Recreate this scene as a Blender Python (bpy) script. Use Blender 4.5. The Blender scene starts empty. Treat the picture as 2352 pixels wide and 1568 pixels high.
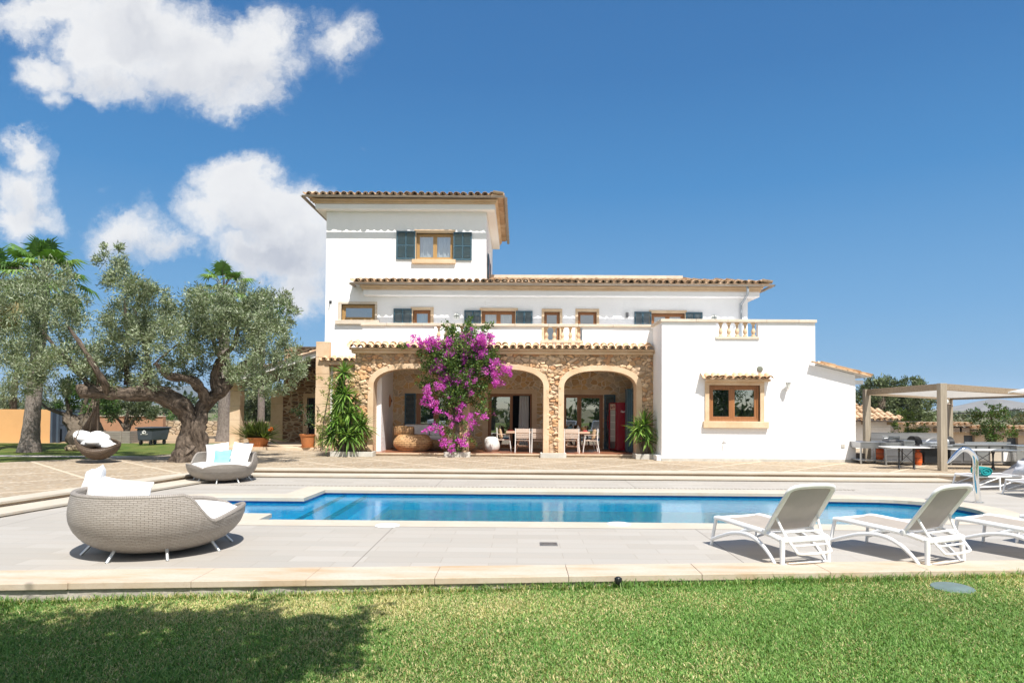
import bpy, bmesh, math, random
import numpy as np
from mathutils import Vector, Matrix, Euler, noise
random.seed(5)
rng = np.random.default_rng(7)
SC = bpy.context.scene
COL = SC.collection
R = math.radians

# ------------------------------------------------------------------ camera
EYE = Vector((0.0, 0.0, 1.94))
FPX, PPX, PPY = 1568.0, 1176.0, 891.3          # focal length and principal point for a 2352 px wide frame
YAW, TILT, ROLL = 0.009, 0.0266, 0.007
FW = Vector((-math.sin(YAW)*math.cos(TILT), math.cos(YAW)*math.cos(TILT), math.sin(TILT)))
RW = Vector((math.cos(YAW), math.sin(YAW), 0.0))
UW = RW.cross(FW)
RC = RW*math.cos(ROLL) + UW*math.sin(ROLL)
UC = UW*math.cos(ROLL) - RW*math.sin(ROLL)
cd = bpy.data.cameras.new('camera')
cam = bpy.data.objects.new('camera', cd); COL.objects.link(cam)
m3 = Matrix((RC, UC, -FW)).transposed()
cam.matrix_world = Matrix.Translation(EYE) @ m3.to_4x4()
cd.sensor_width = 36.0; cd.lens = 24.0; cd.clip_start = 0.1; cd.clip_end = 20000.0
cd.shift_y = (PPY-784.0)/2352.0
SC.camera = cam

def ray(px, py):
    return FW + RC*((px-PPX)/FPX) + UC*((PPY-py)/FPX)
def at(px, py, Y):
    "point on the plane Y = const seen at a measured place of the photograph"
    d = ray(px, py); t = Y/d.y
    return EYE + d*t
def gr(px, py, z=0.0):
    d = ray(px, py); t = (z-EYE.z)/d.z
    return EYE + d*t
def zc(x0, y0, s):
    return lambda x, y: ((x0+x/s)/1.6327, (y0+y/s)/1.6327)

# ------------------------------------------------------------------ light
SUN = Vector((0.48, -1.0, 1.86)).normalized()
ld = bpy.data.lights.new('sun', 'SUN'); ld.energy = 5.0; ld.angle = R(0.5); ld.color = (1.0, 0.955, 0.89)
sun = bpy.data.objects.new('sun', ld); COL.objects.link(sun)
sun.rotation_euler = (-SUN).to_track_quat('-Z', 'Y').to_euler()
sun.location = (6, -12, 18)
SC.view_settings.view_transform = 'Standard'; SC.view_settings.look = 'None'
SC.view_settings.gamma = 1.0
SC.view_settings.exposure = 0.55
SC.cycles.max_bounces = 8; SC.cycles.diffuse_bounces = 4; SC.cycles.glossy_bounces = 4
SC.cycles.transparent_max_bounces = 12; SC.cycles.transmission_bounces = 4
SC.cycles.caustics_reflective = False; SC.cycles.caustics_refractive = False

class NT:
    "small helper to write node trees"
    def __init__(s, nt): s.nt = nt; s.n = nt.nodes; s.l = nt.links
    def new(s, t, **kw):
        n = s.n.new(t)
        for k, v in kw.items(): setattr(n, k, v)
        return n
    def put(s, sock, v):
        if isinstance(v, bpy.types.NodeSocket): s.l.new(v, sock)
        elif v is not None: sock.default_value = v
    def math(s, op, a, b=None, c=None, clamp=False):
        n = s.n.new('ShaderNodeMath'); n.operation = op; n.use_clamp = clamp
        for i, v in enumerate((a, b, c)): s.put(n.inputs[i], v)
        return n.outputs[0]
    def vmath(s, op, a, b=None):
        n = s.n.new('ShaderNodeVectorMath'); n.operation = op
        s.put(n.inputs[0], a); s.put(n.inputs[1], b)
        return n.outputs[0]
    def rng(s, v, a, b, c=0.0, d=1.0, smooth=False):
        n = s.n.new('ShaderNodeMapRange'); n.clamp = True
        if smooth: n.interpolation_type = 'SMOOTHSTEP'
        s.put(n.inputs[0], v)
        for i, x in enumerate((a, b, c, d)): s.put(n.inputs[i+1], x)
        return n.outputs[0]
    def mix(s, f, a, b, mode='MIX'):
        n = s.n.new('ShaderNodeMix'); n.data_type = 'RGBA'; n.blend_type = mode
        s.put(n.inputs[0], f)
        for i, v in ((6, a), (7, b)):
            if isinstance(v, tuple) and len(v) == 3: v = (*v, 1.0)
            s.put(n.inputs[i], v)
        return n.outputs[2]
    def noise(s, vec, scale, detail=3.0, rough=0.55, out=0):
        n = s.n.new('ShaderNodeTexNoise'); s.put(n.inputs['Vector'], vec)
        s.put(n.inputs['Scale'], scale); s.put(n.inputs['Detail'], detail); s.put(n.inputs['Roughness'], rough)
        return n.outputs[out]
    def bump(s, h, strength=0.3, dist=0.02, normal=None):
        n = s.n.new('ShaderNodeBump'); s.put(n.inputs['Height'], h)
        s.put(n.inputs['Strength'], strength); s.put(n.inputs['Distance'], dist); s.put(n.inputs['Normal'], normal)
        return n.outputs[0]
    def scale(s, vec, sc):
        n = s.n.new('ShaderNodeMapping'); s.put(n.inputs[0], vec); n.inputs['Scale'].default_value = sc
        return n.outputs[0]

# ------------------------------------------------------------------ sky
W = bpy.data.worlds.new('World'); SC.world = W; W.use_nodes = True
w = NT(W.node_tree); w.n.clear()
sky = w.new('ShaderNodeTexSky', sky_type='NISHITA', sun_disc=False)
sky.sun_elevation = math.asin(SUN.z); sky.sun_rotation = math.atan2(SUN.x, SUN.y)
sky.air_density = 1.0; sky.dust_density = 0.15; sky.ozone_density = 1.6; sky.altitude = 50
hs = w.new('ShaderNodeHueSaturation'); hs.inputs['Saturation'].default_value = 1.18; hs.inputs['Value'].default_value = 1.0
w.l.new(sky.outputs[0], hs.inputs['Color'])
tc = w.new('ShaderNodeTexCoord')
sep = w.new('ShaderNodeSeparateXYZ'); w.l.new(tc.outputs['Generated'], sep.inputs[0])
rampn = w.new('ShaderNodeValToRGB'); w.l.new(sep.outputs[2], rampn.inputs[0]); el_ = rampn.color_ramp.elements
el_[0].position = 0.0; el_[0].color = (.34,.58,.79,1); el_[1].position = .6; el_[1].color = (.045,.165,.42,1)
for p_, c_ in ((.06, (.255,.50,.77)), (.134, (.185,.425,.735)), (.30, (.080,.285,.61)), (.435, (.055,.208,.495))):
    e_ = el_.new(p_); e_.color = (*c_, 1)
big_ = w.vmath('SCALE', rampn.outputs[0]); big_.node.inputs['Scale'].default_value = 6.4
skymix = w.mix(w.rng(sep.outputs[1], -.55, .05, .38, 1.0), hs.outputs[0], big_)
bgs = w.new('ShaderNodeBackground'); w.l.new(skymix, bgs.inputs[0]); bgs.inputs[1].default_value = 0.105
yy = w.math('MAXIMUM', sep.outputs[1], 0.02)
cu = w.math('DIVIDE', sep.outputs[0], yy); cv = w.math('DIVIDE', sep.outputs[2], yy)
comb = w.new('ShaderNodeCombineXYZ'); w.l.new(cu, comb.inputs[0]); w.l.new(cv, comb.inputs[1])
n1 = w.noise(comb.outputs[0], 5.0, 8.0, 0.62, out=1)
warp = w.vmath('SCALE', w.vmath('SUBTRACT', n1, (0.5, 0.5, 0.5))); warp.node.inputs['Scale'].default_value = 0.20
wv = w.vmath('ADD', comb.outputs[0], warp)
# (photo x, photo y, radius x, radius y, weight) of each bank of cloud
BANKS = [(70,30,190,70,1.0), (300,70,270,110,1.1), (480,110,220,110,1.15), (560,60,150,110,1.0), (540,190,100,80,.85),
         (240,150,130,60,.9), (60,150,90,60,.85), (90,205,60,40,.7), (790,80,85,85,.62), (740,20,60,50,.5), (840,60,40,60,.45),
         (25,340,75,55,.85), (20,430,90,70,.95), (70,480,90,50,.85), (10,500,80,60,.9), (150,490,40,40,.35),
         (560,430,105,85,1.1), (600,500,160,100,1.2), (690,470,70,70,.8), (700,600,90,90,1.0), (480,520,90,80,.95), (700,560,120,70,.95), (280,540,105,70,1.0),
         (330,575,130,50,.85), (620,590,190,65,1.1), (690,670,110,70,.9), (560,400,50,60,.9), (720,640,80,60,.7), (420,560,60,50,.6),
         (820,325,16,14,.3), (245,420,24,22,.3), (700,700,90,60,.5), (60,900,130,30,.3), (330,900,130,26,.35), (430,830,70,24,.3)]
dens = None; top = None
for (bx, by, rx, ry, wt) in BANKS:
    u0, v0 = (bx-1190)/1568, (933-by)/1568
    s1 = w.vmath('SUBTRACT', wv, (u0, v0, 0.0))
    s2 = w.vmath('MULTIPLY', s1, (1568/(rx*1.15), 1568/(ry*1.15), 0.0))
    ln = w.new('ShaderNodeVectorMath', operation='LENGTH'); w.l.new(s2, ln.inputs[0])
    d = w.math('MULTIPLY', w.rng(ln.outputs['Value'], 0.0, 1.45, 1.0, 0.0, True), wt)
    dens = d if dens is None else w.math('SMOOTH_MAX', dens, d, 0.10)
fine = w.noise(wv, 13.0, 10.0, 0.66)
fine2 = w.noise(wv, 4.2, 6.0, 0.6)
gate = w.rng(dens, 0.11, 0.42)
rag = w.math('ADD', w.math('MULTIPLY', w.math('SUBTRACT', fine, 0.5), 1.25), w.math('MULTIPLY', w.math('SUBTRACT', fine2, 0.5), 0.75))
field = w.math('ADD', dens, w.math('MULTIPLY', rag, gate))
cover = w.rng(field, 0.20, 0.92, 0.0, 0.97, True)
cover = w.math('MULTIPLY', cover, w.rng(sep.outputs[1], 0.05, 0.3))
# unseen cloud added behind the viewer, widened to fill the shaded facade and arcade
rear = w.math('MULTIPLY', w.rng(w.noise(tc.outputs['Generated'], 2.6, 8.0, .6), .34, .56, 0, .92), w.rng(sep.outputs[1], .02, -.25))
cover = w.math('MAXIMUM', cover, w.math('MULTIPLY', rear, w.rng(sep.outputs[2], .0, .12)))
core = w.rng(field, 0.66, 1.30, 0.0, 1.0, True)
puff = w.noise(wv, 7.5, 6.0, 0.6)
under = None                                    # grey undersides of the larger banks
for (bx, by, rx, ry, wt) in [(640,600,130,55,1), (570,545,80,38,.8), (320,585,100,30,.8), (470,165,200,55,.8), (200,165,110,34,.7), (40,470,60,45,.7), (330,70,150,45,.6), (600,210,70,45,.6), (700,660,80,40,.7)]:
    s1 = w.vmath('SUBTRACT', wv, ((bx-1190)/1568, (933-by)/1568, 0.0)); s2 = w.vmath('MULTIPLY', s1, (1568/rx, 1568/ry, 0.0))
    ln = w.new('ShaderNodeVectorMath', operation='LENGTH'); w.l.new(s2, ln.inputs[0])
    d = w.math('MULTIPLY', w.rng(ln.outputs['Value'], 0.0, 1.5, 1.0, 0.0, True), wt); under = d if under is None else w.math('MAXIMUM', under, d)
shade = w.math('MULTIPLY', w.math('ADD', w.math('MULTIPLY', core, .35), w.math('MULTIPLY', under, .85)), w.rng(puff, 0.28, 0.66, .25, 1.0), clamp=True)
ccol = w.mix(shade, (1.0, 1.0, 1.0), (0.58, 0.61, 0.69))
bgc = w.new('ShaderNodeBackground'); w.l.new(ccol, bgc.inputs[0]); bgc.inputs[1].default_value = 0.64
mx = w.new('ShaderNodeMixShader'); w.l.new(cover, mx.inputs[0]); w.l.new(bgs.outputs[0], mx.inputs[1]); w.l.new(bgc.outputs[0], mx.inputs[2])
wo = w.new('ShaderNodeOutputWorld'); w.l.new(mx.outputs[0], wo.inputs[0])

# ------------------------------------------------------------------ materials
def new_mat(name):
    m = bpy.data.materials.new(name); m.use_nodes = True
    t = NT(m.node_tree); p = t.n['Principled BSDF']
    return m, t, p
def obj_co(t): return t.new('ShaderNodeTexCoord').outputs['Object']
def uv_co(t): return t.new('ShaderNodeTexCoord').outputs['UV']
def rgb(c, k=1.0): return (min(c[0]*k,1), min(c[1]*k,1), min(c[2]*k,1), 1.0)
def M(name, col, rough=0.6, var=0.12, sc=3.0, bump=0.0, bsc=40.0, metal=0.0, spec=0.5, stretch=None, coat=0.0):
    m, t, p = new_mat(name)
    co = obj_co(t)
    if stretch: co = t.scale(co, stretch)
    n = t.noise(co, sc, 5.0, 0.6)
    p.inputs['Base Color'].default_value = rgb(col)
    if var: t.put(p.inputs['Base Color'], t.mix(t.rng(n, 0.3, 0.7), rgb(col, 1-var), rgb(col, 1+var)))
    p.inputs['Roughness'].default_value = rough; p.inputs['Metallic'].default_value = metal
    p.inputs['Specular IOR Level'].default_value = spec
    if coat: p.inputs['Coat Weight'].default_value = coat
    if bump: t.put(p.inputs['Normal'], t.bump(t.noise(co, bsc, 4.0, 0.6), bump, 0.01))
    return m

def mat_plaster():
    m, t, p = new_mat('white_plaster'); co = obj_co(t)
    n = t.noise(co, 0.5, 4.0); n2 = t.noise(t.scale(co, (1.2, 1.2, .25)), 1.5, 5.0, .65)
    c = t.mix(t.rng(n, .3, .7), (.83,.82,.82), (.88,.875,.875))
    c = t.mix(t.rng(n2, .6, .85, 0, .35), c, (.72,.69,.65))
    t.put(p.inputs['Base Color'], c); p.inputs['Roughness'].default_value = .85
    p.inputs['Specular IOR Level'].default_value = .2
    h = t.math('ADD', t.noise(co, 2.2, 4.0, .6), t.math('MULTIPLY', t.noise(co, 14.0, 3.0), .35))
    t.put(p.inputs['Normal'], t.bump(h, .6, .035)); return m
def mat_sandstone(name='sandstone', k=1.0, a=(.60,.425,.265), b=(.71,.55,.385)):
    m, t, p = new_mat(name); co = obj_co(t)
    n = t.noise(co, 1.3, 5.0, .6); n2 = t.noise(co, 9.0, 6.0, .7)
    c = t.mix(t.rng(n, .35, .65), rgb(a, k), rgb(b, k))
    c = t.mix(t.rng(n2, .5, .75, 0, .4), c, rgb((.50,.33,.19), k))
    t.put(p.inputs['Base Color'], c); p.inputs['Roughness'].default_value = .85
    p.inputs['Specular IOR Level'].default_value = .2
    t.put(p.inputs['Normal'], t.bump(t.noise(co, 25.0, 4.0, .6), .35, .01)); return m
def mat_tile(name='clay_tile', k=1.0, lichen=.5):
    m, t, p = new_mat(name); co = obj_co(t)
    v = t.new('ShaderNodeTexVoronoi'); t.put(v.inputs['Vector'], t.scale(co, (3.7, 2.3, 2.3))); v.inputs['Scale'].default_value = 1.0
    bw = t.new('ShaderNodeSeparateColor'); t.put(bw.inputs[0], v.outputs['Color'])
    c = t.mix(bw.outputs[0], rgb((.46,.30,.18), k), rgb((.62,.46,.31), k))
    n = t.noise(co, 5.0, 6.0, .7)
    c = t.mix(t.rng(n, .45, .7, 0, lichen), c, rgb((.28,.215,.14), k))
    t.put(p.inputs['Base Color'], c); p.inputs['Roughness'].default_value = .9
    p.inputs['Specular IOR Level'].default_value = .15
    t.put(p.inputs['Normal'], t.bump(t.noise(co, 30.0, 4.0), .4, .01)); return m
def mat_rubble(name, sc, stones, mortar, gap=.06, bump=.9, squash=1.35):
    m, t, p = new_mat(name); co = obj_co(t)
    wv = t.vmath('ADD', t.scale(co, (1.0, 1.0, squash)), t.vmath('SCALE', t.noise(co, 2.5, 3.0, out=1)))
    wv.node.inputs[1].links[0].from_node.inputs['Scale'].default_value = .16
    v = t.new('ShaderNodeTexVoronoi', feature='F1'); t.put(v.inputs['Vector'], wv); v.inputs['Scale'].default_value = sc
    e = t.new('ShaderNodeTexVoronoi', feature='DISTANCE_TO_EDGE'); t.put(e.inputs['Vector'], wv); e.inputs['Scale'].default_value = sc
    s = t.new('ShaderNodeSeparateColor'); t.put(s.inputs[0], v.outputs['Color'])
    cr = t.new('ShaderNodeValToRGB'); t.put(cr.inputs[0], s.outputs[0]); cr.color_ramp.interpolation = 'CONSTANT'
    el = cr.color_ramp.elements
    while len(el) < len(stones): el.new(0.5)
    for i, c in enumerate(stones): el[i].position = i/len(stones); el[i].color = (*c, 1)
    n = t.noise(co, 16.0, 5.0, .65)
    c = t.mix(t.rng(n, .3, .7, 0, .55), cr.outputs[0], t.mix(1.0, cr.outputs[0], (.55,.5,.45), 'MULTIPLY'))
    f = t.rng(e.outputs['Distance'], gap*.5, gap*1.3)
    t.put(p.inputs['Base Color'], t.mix(f, mortar, c)); p.inputs['Roughness'].default_value = .9
    p.inputs['Specular IOR Level'].default_value = .15
    h = t.math('ADD', t.rng(e.outputs['Distance'], 0, gap*2.5), t.math('MULTIPLY', n, .35))
    t.put(p.inputs['Normal'], t.bump(h, bump, .04)); return m
def mat_attr(name, rough=.85, spec=.2, bump=.5, bsc=18.0, transl=0.0, attr='tint'):
    "colour comes from the mesh's own per-stone / per-leaf colour"
    m, t, p = new_mat(name)
    a = t.new('ShaderNodeAttribute', attribute_name=attr)
    c = a.outputs['Color']
    p.inputs['Roughness'].default_value = rough; p.inputs['Specular IOR Level'].default_value = spec
    if bump:
        co = obj_co(t); n = t.noise(co, bsc, 5.0, .65)
        c = t.mix(t.rng(n, .3, .7, 0, .45), c, t.mix(1.0, c, (.6,.55,.5), 'MULTIPLY'))
        t.put(p.inputs['Normal'], t.bump(n, bump, .02))
    t.put(p.inputs['Base Color'], c)
    if transl:
        tr = t.new('ShaderNodeBsdfTranslucent'); t.put(tr.inputs[0], t.mix(1.0, c, (1.25,1.3,.7), 'MULTIPLY'))
        mixs = t.new('ShaderNodeMixShader'); mixs.inputs[0].default_value = transl
        t.l.new(p.outputs[0], mixs.inputs[1]); t.l.new(tr.outputs[0], mixs.inputs[2])
        t.l.new(mixs.outputs[0], t.n['Material Output'].inputs[0])
    return m
def mat_deck():
    m, t, p = new_mat('deck_tile'); co = obj_co(t)
    b = t.new('ShaderNodeTexBrick'); t.put(b.inputs['Vector'], co)
    b.offset = .37; b.inputs['Scale'].default_value = 1.0; b.inputs['Brick Width'].default_value = .95; b.inputs['Row Height'].default_value = .315
    b.inputs['Mortar Size'].default_value = .0035; b.inputs['Bias'].default_value = 0
    b.inputs['Color1'].default_value = (.355,.334,.300,1); b.inputs['Color2'].default_value = (.415,.393,.358,1); b.inputs['Mortar'].default_value = (.27,.235,.19,1)
    n = t.noise(t.scale(co, (1.1, 5.0, 1.0)), 1.1, 5.0, .6)
    c = t.mix(t.rng(n, .35, .72, 0, .5), b.outputs[0], (.40,.355,.305))
    st = t.noise(co, .55, 4.0, .6)
    c = t.mix(t.rng(st, .58, .8, 0, .35), c, (.315,.285,.25))
    sx = t.new('ShaderNodeSeparateXYZ'); t.put(sx.inputs[0], co)
    j = None
    for x0 in (-8.15, -1.98, 2.85, 7.9):
        k = t.math('LESS_THAN', t.math('ABSOLUTE', t.math('SUBTRACT', sx.outputs[0], x0)), .006)
        j = k if j is None else t.math('MAXIMUM', j, k)
    c = t.mix(j, c, (.16,.14,.12))
    t.put(p.inputs['Base Color'], c); p.inputs['Roughness'].default_value = .6; p.inputs['Specular IOR Level'].default_value = .35
    t.put(p.inputs['Normal'], t.bump(t.math('SUBTRACT', t.noise(co, 60.0, 3.0), t.math('MULTIPLY', b.outputs['Fac'], 1.5)), .12, .004)); return m
def mat_kerb():
    m, t, p = new_mat('kerb_stone'); co = obj_co(t)
    n = t.noise(t.scale(co, (.8, 3.2, 1)), 1.2, 6.0, .62); n2 = t.noise(co, 26.0, 4.0, .7)
    cr = t.new('ShaderNodeValToRGB'); t.put(cr.inputs[0], n)
    el = cr.color_ramp.elements; el[0].position = .36; el[0].color = (.51,.45,.375,1); el[1].position = .72; el[1].color = (.43,.31,.195,1)
    e2 = el.new(.52); e2.color = (.49,.405,.31,1)
    c = t.mix(t.rng(n2, .5, .8, 0, .45), cr.outputs[0], (.36,.27,.19))
    t.put(p.inputs['Base Color'], c); p.inputs['Roughness'].default_value = .8; p.inputs['Specular IOR Level'].default_value = .25
    t.put(p.inputs['Normal'], t.bump(n2, .25, .008)); return m
def mat_pebble():
    m, t, p = new_mat('pebble_paving'); co = obj_co(t)
    v = t.new('ShaderNodeTexVoronoi', feature='F1'); t.put(v.inputs['Vector'], co); v.inputs['Scale'].default_value = 11.0
    s = t.new('ShaderNodeSeparateColor'); t.put(s.inputs[0], v.outputs['Color'])
    cr = t.new('ShaderNodeValToRGB'); t.put(cr.inputs[0], s.outputs[0])
    el = cr.color_ramp.elements; el[0].color = (.20,.15,.10,1); el[1].color = (.52,.45,.36,1)
    e2 = el.new(.4); e2.color = (.40,.29,.18,1); e3 = el.new(.7); e3.color = (.36,.315,.26,1)
    c = t.mix(t.rng(v.outputs['Distance'], .25, .6), cr.outputs[0], (.30,.24,.17))
    # pale stone bands laid in a diamond lattice
    rot = t.new('ShaderNodeMapping'); t.put(rot.inputs[0], co); rot.inputs['Rotation'].default_value = (0, 0, R(45))
    sx = t.new('ShaderNodeSeparateXYZ'); t.put(sx.inputs[0], rot.outputs[0])
    j = None
    for k in (0, 1):
        w1 = t.math('PINGPONG', sx.outputs[k], 1.05)
        l1 = t.math('LESS_THAN', w1, .045); j = l1 if j is None else t.math('MAXIMUM', j, l1)
    big = t.noise(co, .35, 4.0)
    c = t.mix(t.rng(big, .35, .7, 0, .35), c, (.47,.39,.29))
    c = t.mix(t.math('MULTIPLY', j, .85), c, (.56,.47,.36))
    t.put(p.inputs['Base Color'], c); p.inputs['Roughness'].default_value = .9; p.inputs['Specular IOR Level'].default_value = .2
    t.put(p.inputs['Normal'], t.bump(t.math('SUBTRACT', 1.0, v.outputs['Distance']), .6, .02)); return m
def mat_wicker(name, a, b, bw=.5, rh=.25, dark=(.05,.04,.035), bump=1.0):
    m, t, p = new_mat(name); co = uv_co(t)
    k = t.new('ShaderNodeTexBrick'); t.put(k.inputs['Vector'], co); k.offset = .5
    k.inputs['Scale'].default_value = 1.0; k.inputs['Brick Width'].default_value = bw; k.inputs['Row Height'].default_value = rh
    k.inputs['Mortar Size'].default_value = rh*.11; k.inputs['Mortar Smooth'].default_value = .6
    k.inputs['Color1'].default_value = (*a, 1); k.inputs['Color2'].default_value = (*b, 1); k.inputs['Mortar'].default_value = (*dark, 1)
    n = t.noise(co, 1.7, 4.0)
    c = t.mix(t.rng(n, .35, .7, 0, .3), k.outputs[0], rgb(a, .75))
    t.put(p.inputs['Base Color'], c); p.inputs['Roughness'].default_value = .55
    t.put(p.inputs['Normal'], t.bump(t.math('SUBTRACT', 1.0, k.outputs['Fac']), bump, .012)); return m
def mat_wood(name, a, b, sc=2.0, axis=2, rough=.7):
    m, t, p = new_mat(name); co = obj_co(t)
    s = [9.0, 9.0, 9.0]; s[axis] = .7
    n = t.noise(t.scale(co, tuple(s)), sc, 5.0, .65)
    t.put(p.inputs['Base Color'], t.mix(t.rng(n, .3, .7), rgb(a), rgb(b))); p.inputs['Roughness'].default_value = rough
    t.put(p.inputs['Normal'], t.bump(n, .25, .006)); return m
def mat_bark(name, a, b, sc=5.0):
    m, t, p = new_mat(name); co = uv_co(t)
    n = t.noise(t.scale(co, (3.0, .8, 1)), sc, 7.0, .7); o = t.noise(obj_co(t), 4.0, 5.0, .6)
    c = t.mix(t.rng(n, .35, .65), rgb(a), rgb(b)); c = t.mix(t.rng(o, .45, .75, 0, .5), c, rgb(a, .6))
    t.put(p.inputs['Base Color'], c); p.inputs['Roughness'].default_value = .95; p.inputs['Specular IOR Level'].default_value = .1
    t.put(p.inputs['Normal'], t.bump(n, 1.0, .07)); return m
def mat_glass(name, refl=.30, tint=(.75,.8,.8)):
    m, t, p = new_mat(name); t.n.remove(p)
    g = t.new('ShaderNodeBsdfGlossy'); g.inputs['Roughness'].default_value = .012; g.inputs[0].default_value = (.9,.93,.95,1)
    t.put(g.inputs['Normal'], t.bump(t.noise(obj_co(t), 1.1, 2.0), .03, .02))
    tr = t.new('ShaderNodeBsdfTransparent'); tr.inputs[0].default_value = (*tint, 1)
    x = t.new('ShaderNodeMixShader'); x.inputs[0].default_value = refl
    t.l.new(tr.outputs[0], x.inputs[1]); t.l.new(g.outputs[0], x.inputs[2]); t.l.new(x.outputs[0], t.n['Material Output'].inputs[0]); return m
def mat_water():
    m, t, p = new_mat('pool_water'); t.n.remove(p); co = obj_co(t)
    h = t.math('ADD', t.noise(t.scale(co, (1.0, 2.2, 1)), 5.0, 4.0, .55), t.math('MULTIPLY', t.noise(co, 1.1, 2.0), .9))
    nm = t.bump(h, .10, .03)
    g = t.new('ShaderNodeBsdfGlossy'); g.inputs['Roughness'].default_value = .02; t.put(g.inputs['Normal'], nm)
    tr0 = t.new('ShaderNodeBsdfTransparent'); tr0.inputs[0].default_value = (.62,.88,.96,1)
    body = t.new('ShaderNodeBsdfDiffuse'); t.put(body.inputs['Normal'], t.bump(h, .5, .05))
    t.put(body.inputs[0], t.mix(t.rng(t.noise(t.scale(co, (1.0, 1.6, 1)), 9.0, 4.0, .65), .38, .64), t.mix(t.rng(t.noise(co, .35, 3.0), .3, .7), (.001,.17,.46), (.002,.26,.55)), (.020,.52,.74)))  # ripple sparkle painted into the body colour as bright and dark mottling
    tr = t.new('ShaderNodeMixShader'); tr.inputs[0].default_value = .38
    t.l.new(tr0.outputs[0], tr.inputs[1]); t.l.new(body.outputs[0], tr.inputs[2])
    f = t.new('ShaderNodeFresnel'); f.inputs['IOR'].default_value = 1.33; t.put(f.inputs['Normal'], nm)
    x = t.new('ShaderNodeMixShader'); t.put(x.inputs[0], t.math('MULTIPLY', f.outputs[0], .84))
    t.l.new(tr.outputs[0], x.inputs[1]); t.l.new(g.outputs[0], x.inputs[2]); t.l.new(x.outputs[0], t.n['Material Output'].inputs[0]); return m
def mat_mosaic():
    m, t, p = new_mat('pool_mosaic'); co = obj_co(t)
    v = t.new('ShaderNodeTexVoronoi'); v.distance = 'CHEBYCHEV'; t.put(v.inputs['Vector'], co); v.inputs['Scale'].default_value = 26.0; v.inputs['Randomness'].default_value = 0.0
    s = t.new('ShaderNodeSeparateColor'); t.put(s.inputs[0], v.outputs['Color'])
    c = t.mix(s.outputs[0], (.015,.30,.58), (.045,.42,.72))
    # tile blues vary here; the ripple light is painted into the water colour
    n = t.noise(co, .6, 3.0); c = t.mix(t.rng(n, .35, .7, 0, .4), c, (.03,.42,.66))
    t.put(p.inputs['Base Color'], c); p.inputs['Roughness'].default_value = .35; return m
def mat_lawn():
    m, t, p = new_mat('lawn_soil'); co = obj_co(t)
    n = t.noise(co, 1.1, 5.0, .6); n2 = t.noise(co, 45.0, 5.0, .7)
    c = t.mix(t.rng(n, .38, .64), (.085,.15,.025), (.20,.20,.06))
    c = t.mix(t.rng(n2, .35, .7, 0, .7), c, (.04,.075,.012))
    t.put(p.inputs['Base Color'], c); p.inputs['Roughness'].default_value = .9; p.inputs['Specular IOR Level'].default_value = .15
    t.put(p.inputs['Normal'], t.bump(n2, .8, .03)); return m
def mat_sling(name, col):
    m, t, p = new_mat(name); co = obj_co(t)
    n = t.noise(co, 3.0, 3.0)
    wv = t.new('ShaderNodeTexVoronoi'); wv.distance = 'CHEBYCHEV'; t.put(wv.inputs['Vector'], co); wv.inputs['Scale'].default_value = 240.0; wv.inputs['Randomness'].default_value = 0.0
    c = t.mix(t.rng(n, .3, .7), rgb(col, .93), rgb(col, 1.07))
    t.put(p.inputs['Base Color'], c); p.inputs['Roughness'].default_value = .75
    tr = t.new('ShaderNodeBsdfTranslucent'); t.put(tr.inputs[0], c)
    x = t.new('ShaderNodeMixShader'); x.inputs[0].default_value = .3
    t.l.new(p.outputs[0], x.inputs[1]); t.l.new(tr.outputs[0], x.inputs[2]); t.l.new(x.outputs[0], t.n['Material Output'].inputs[0]); return m

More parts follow.
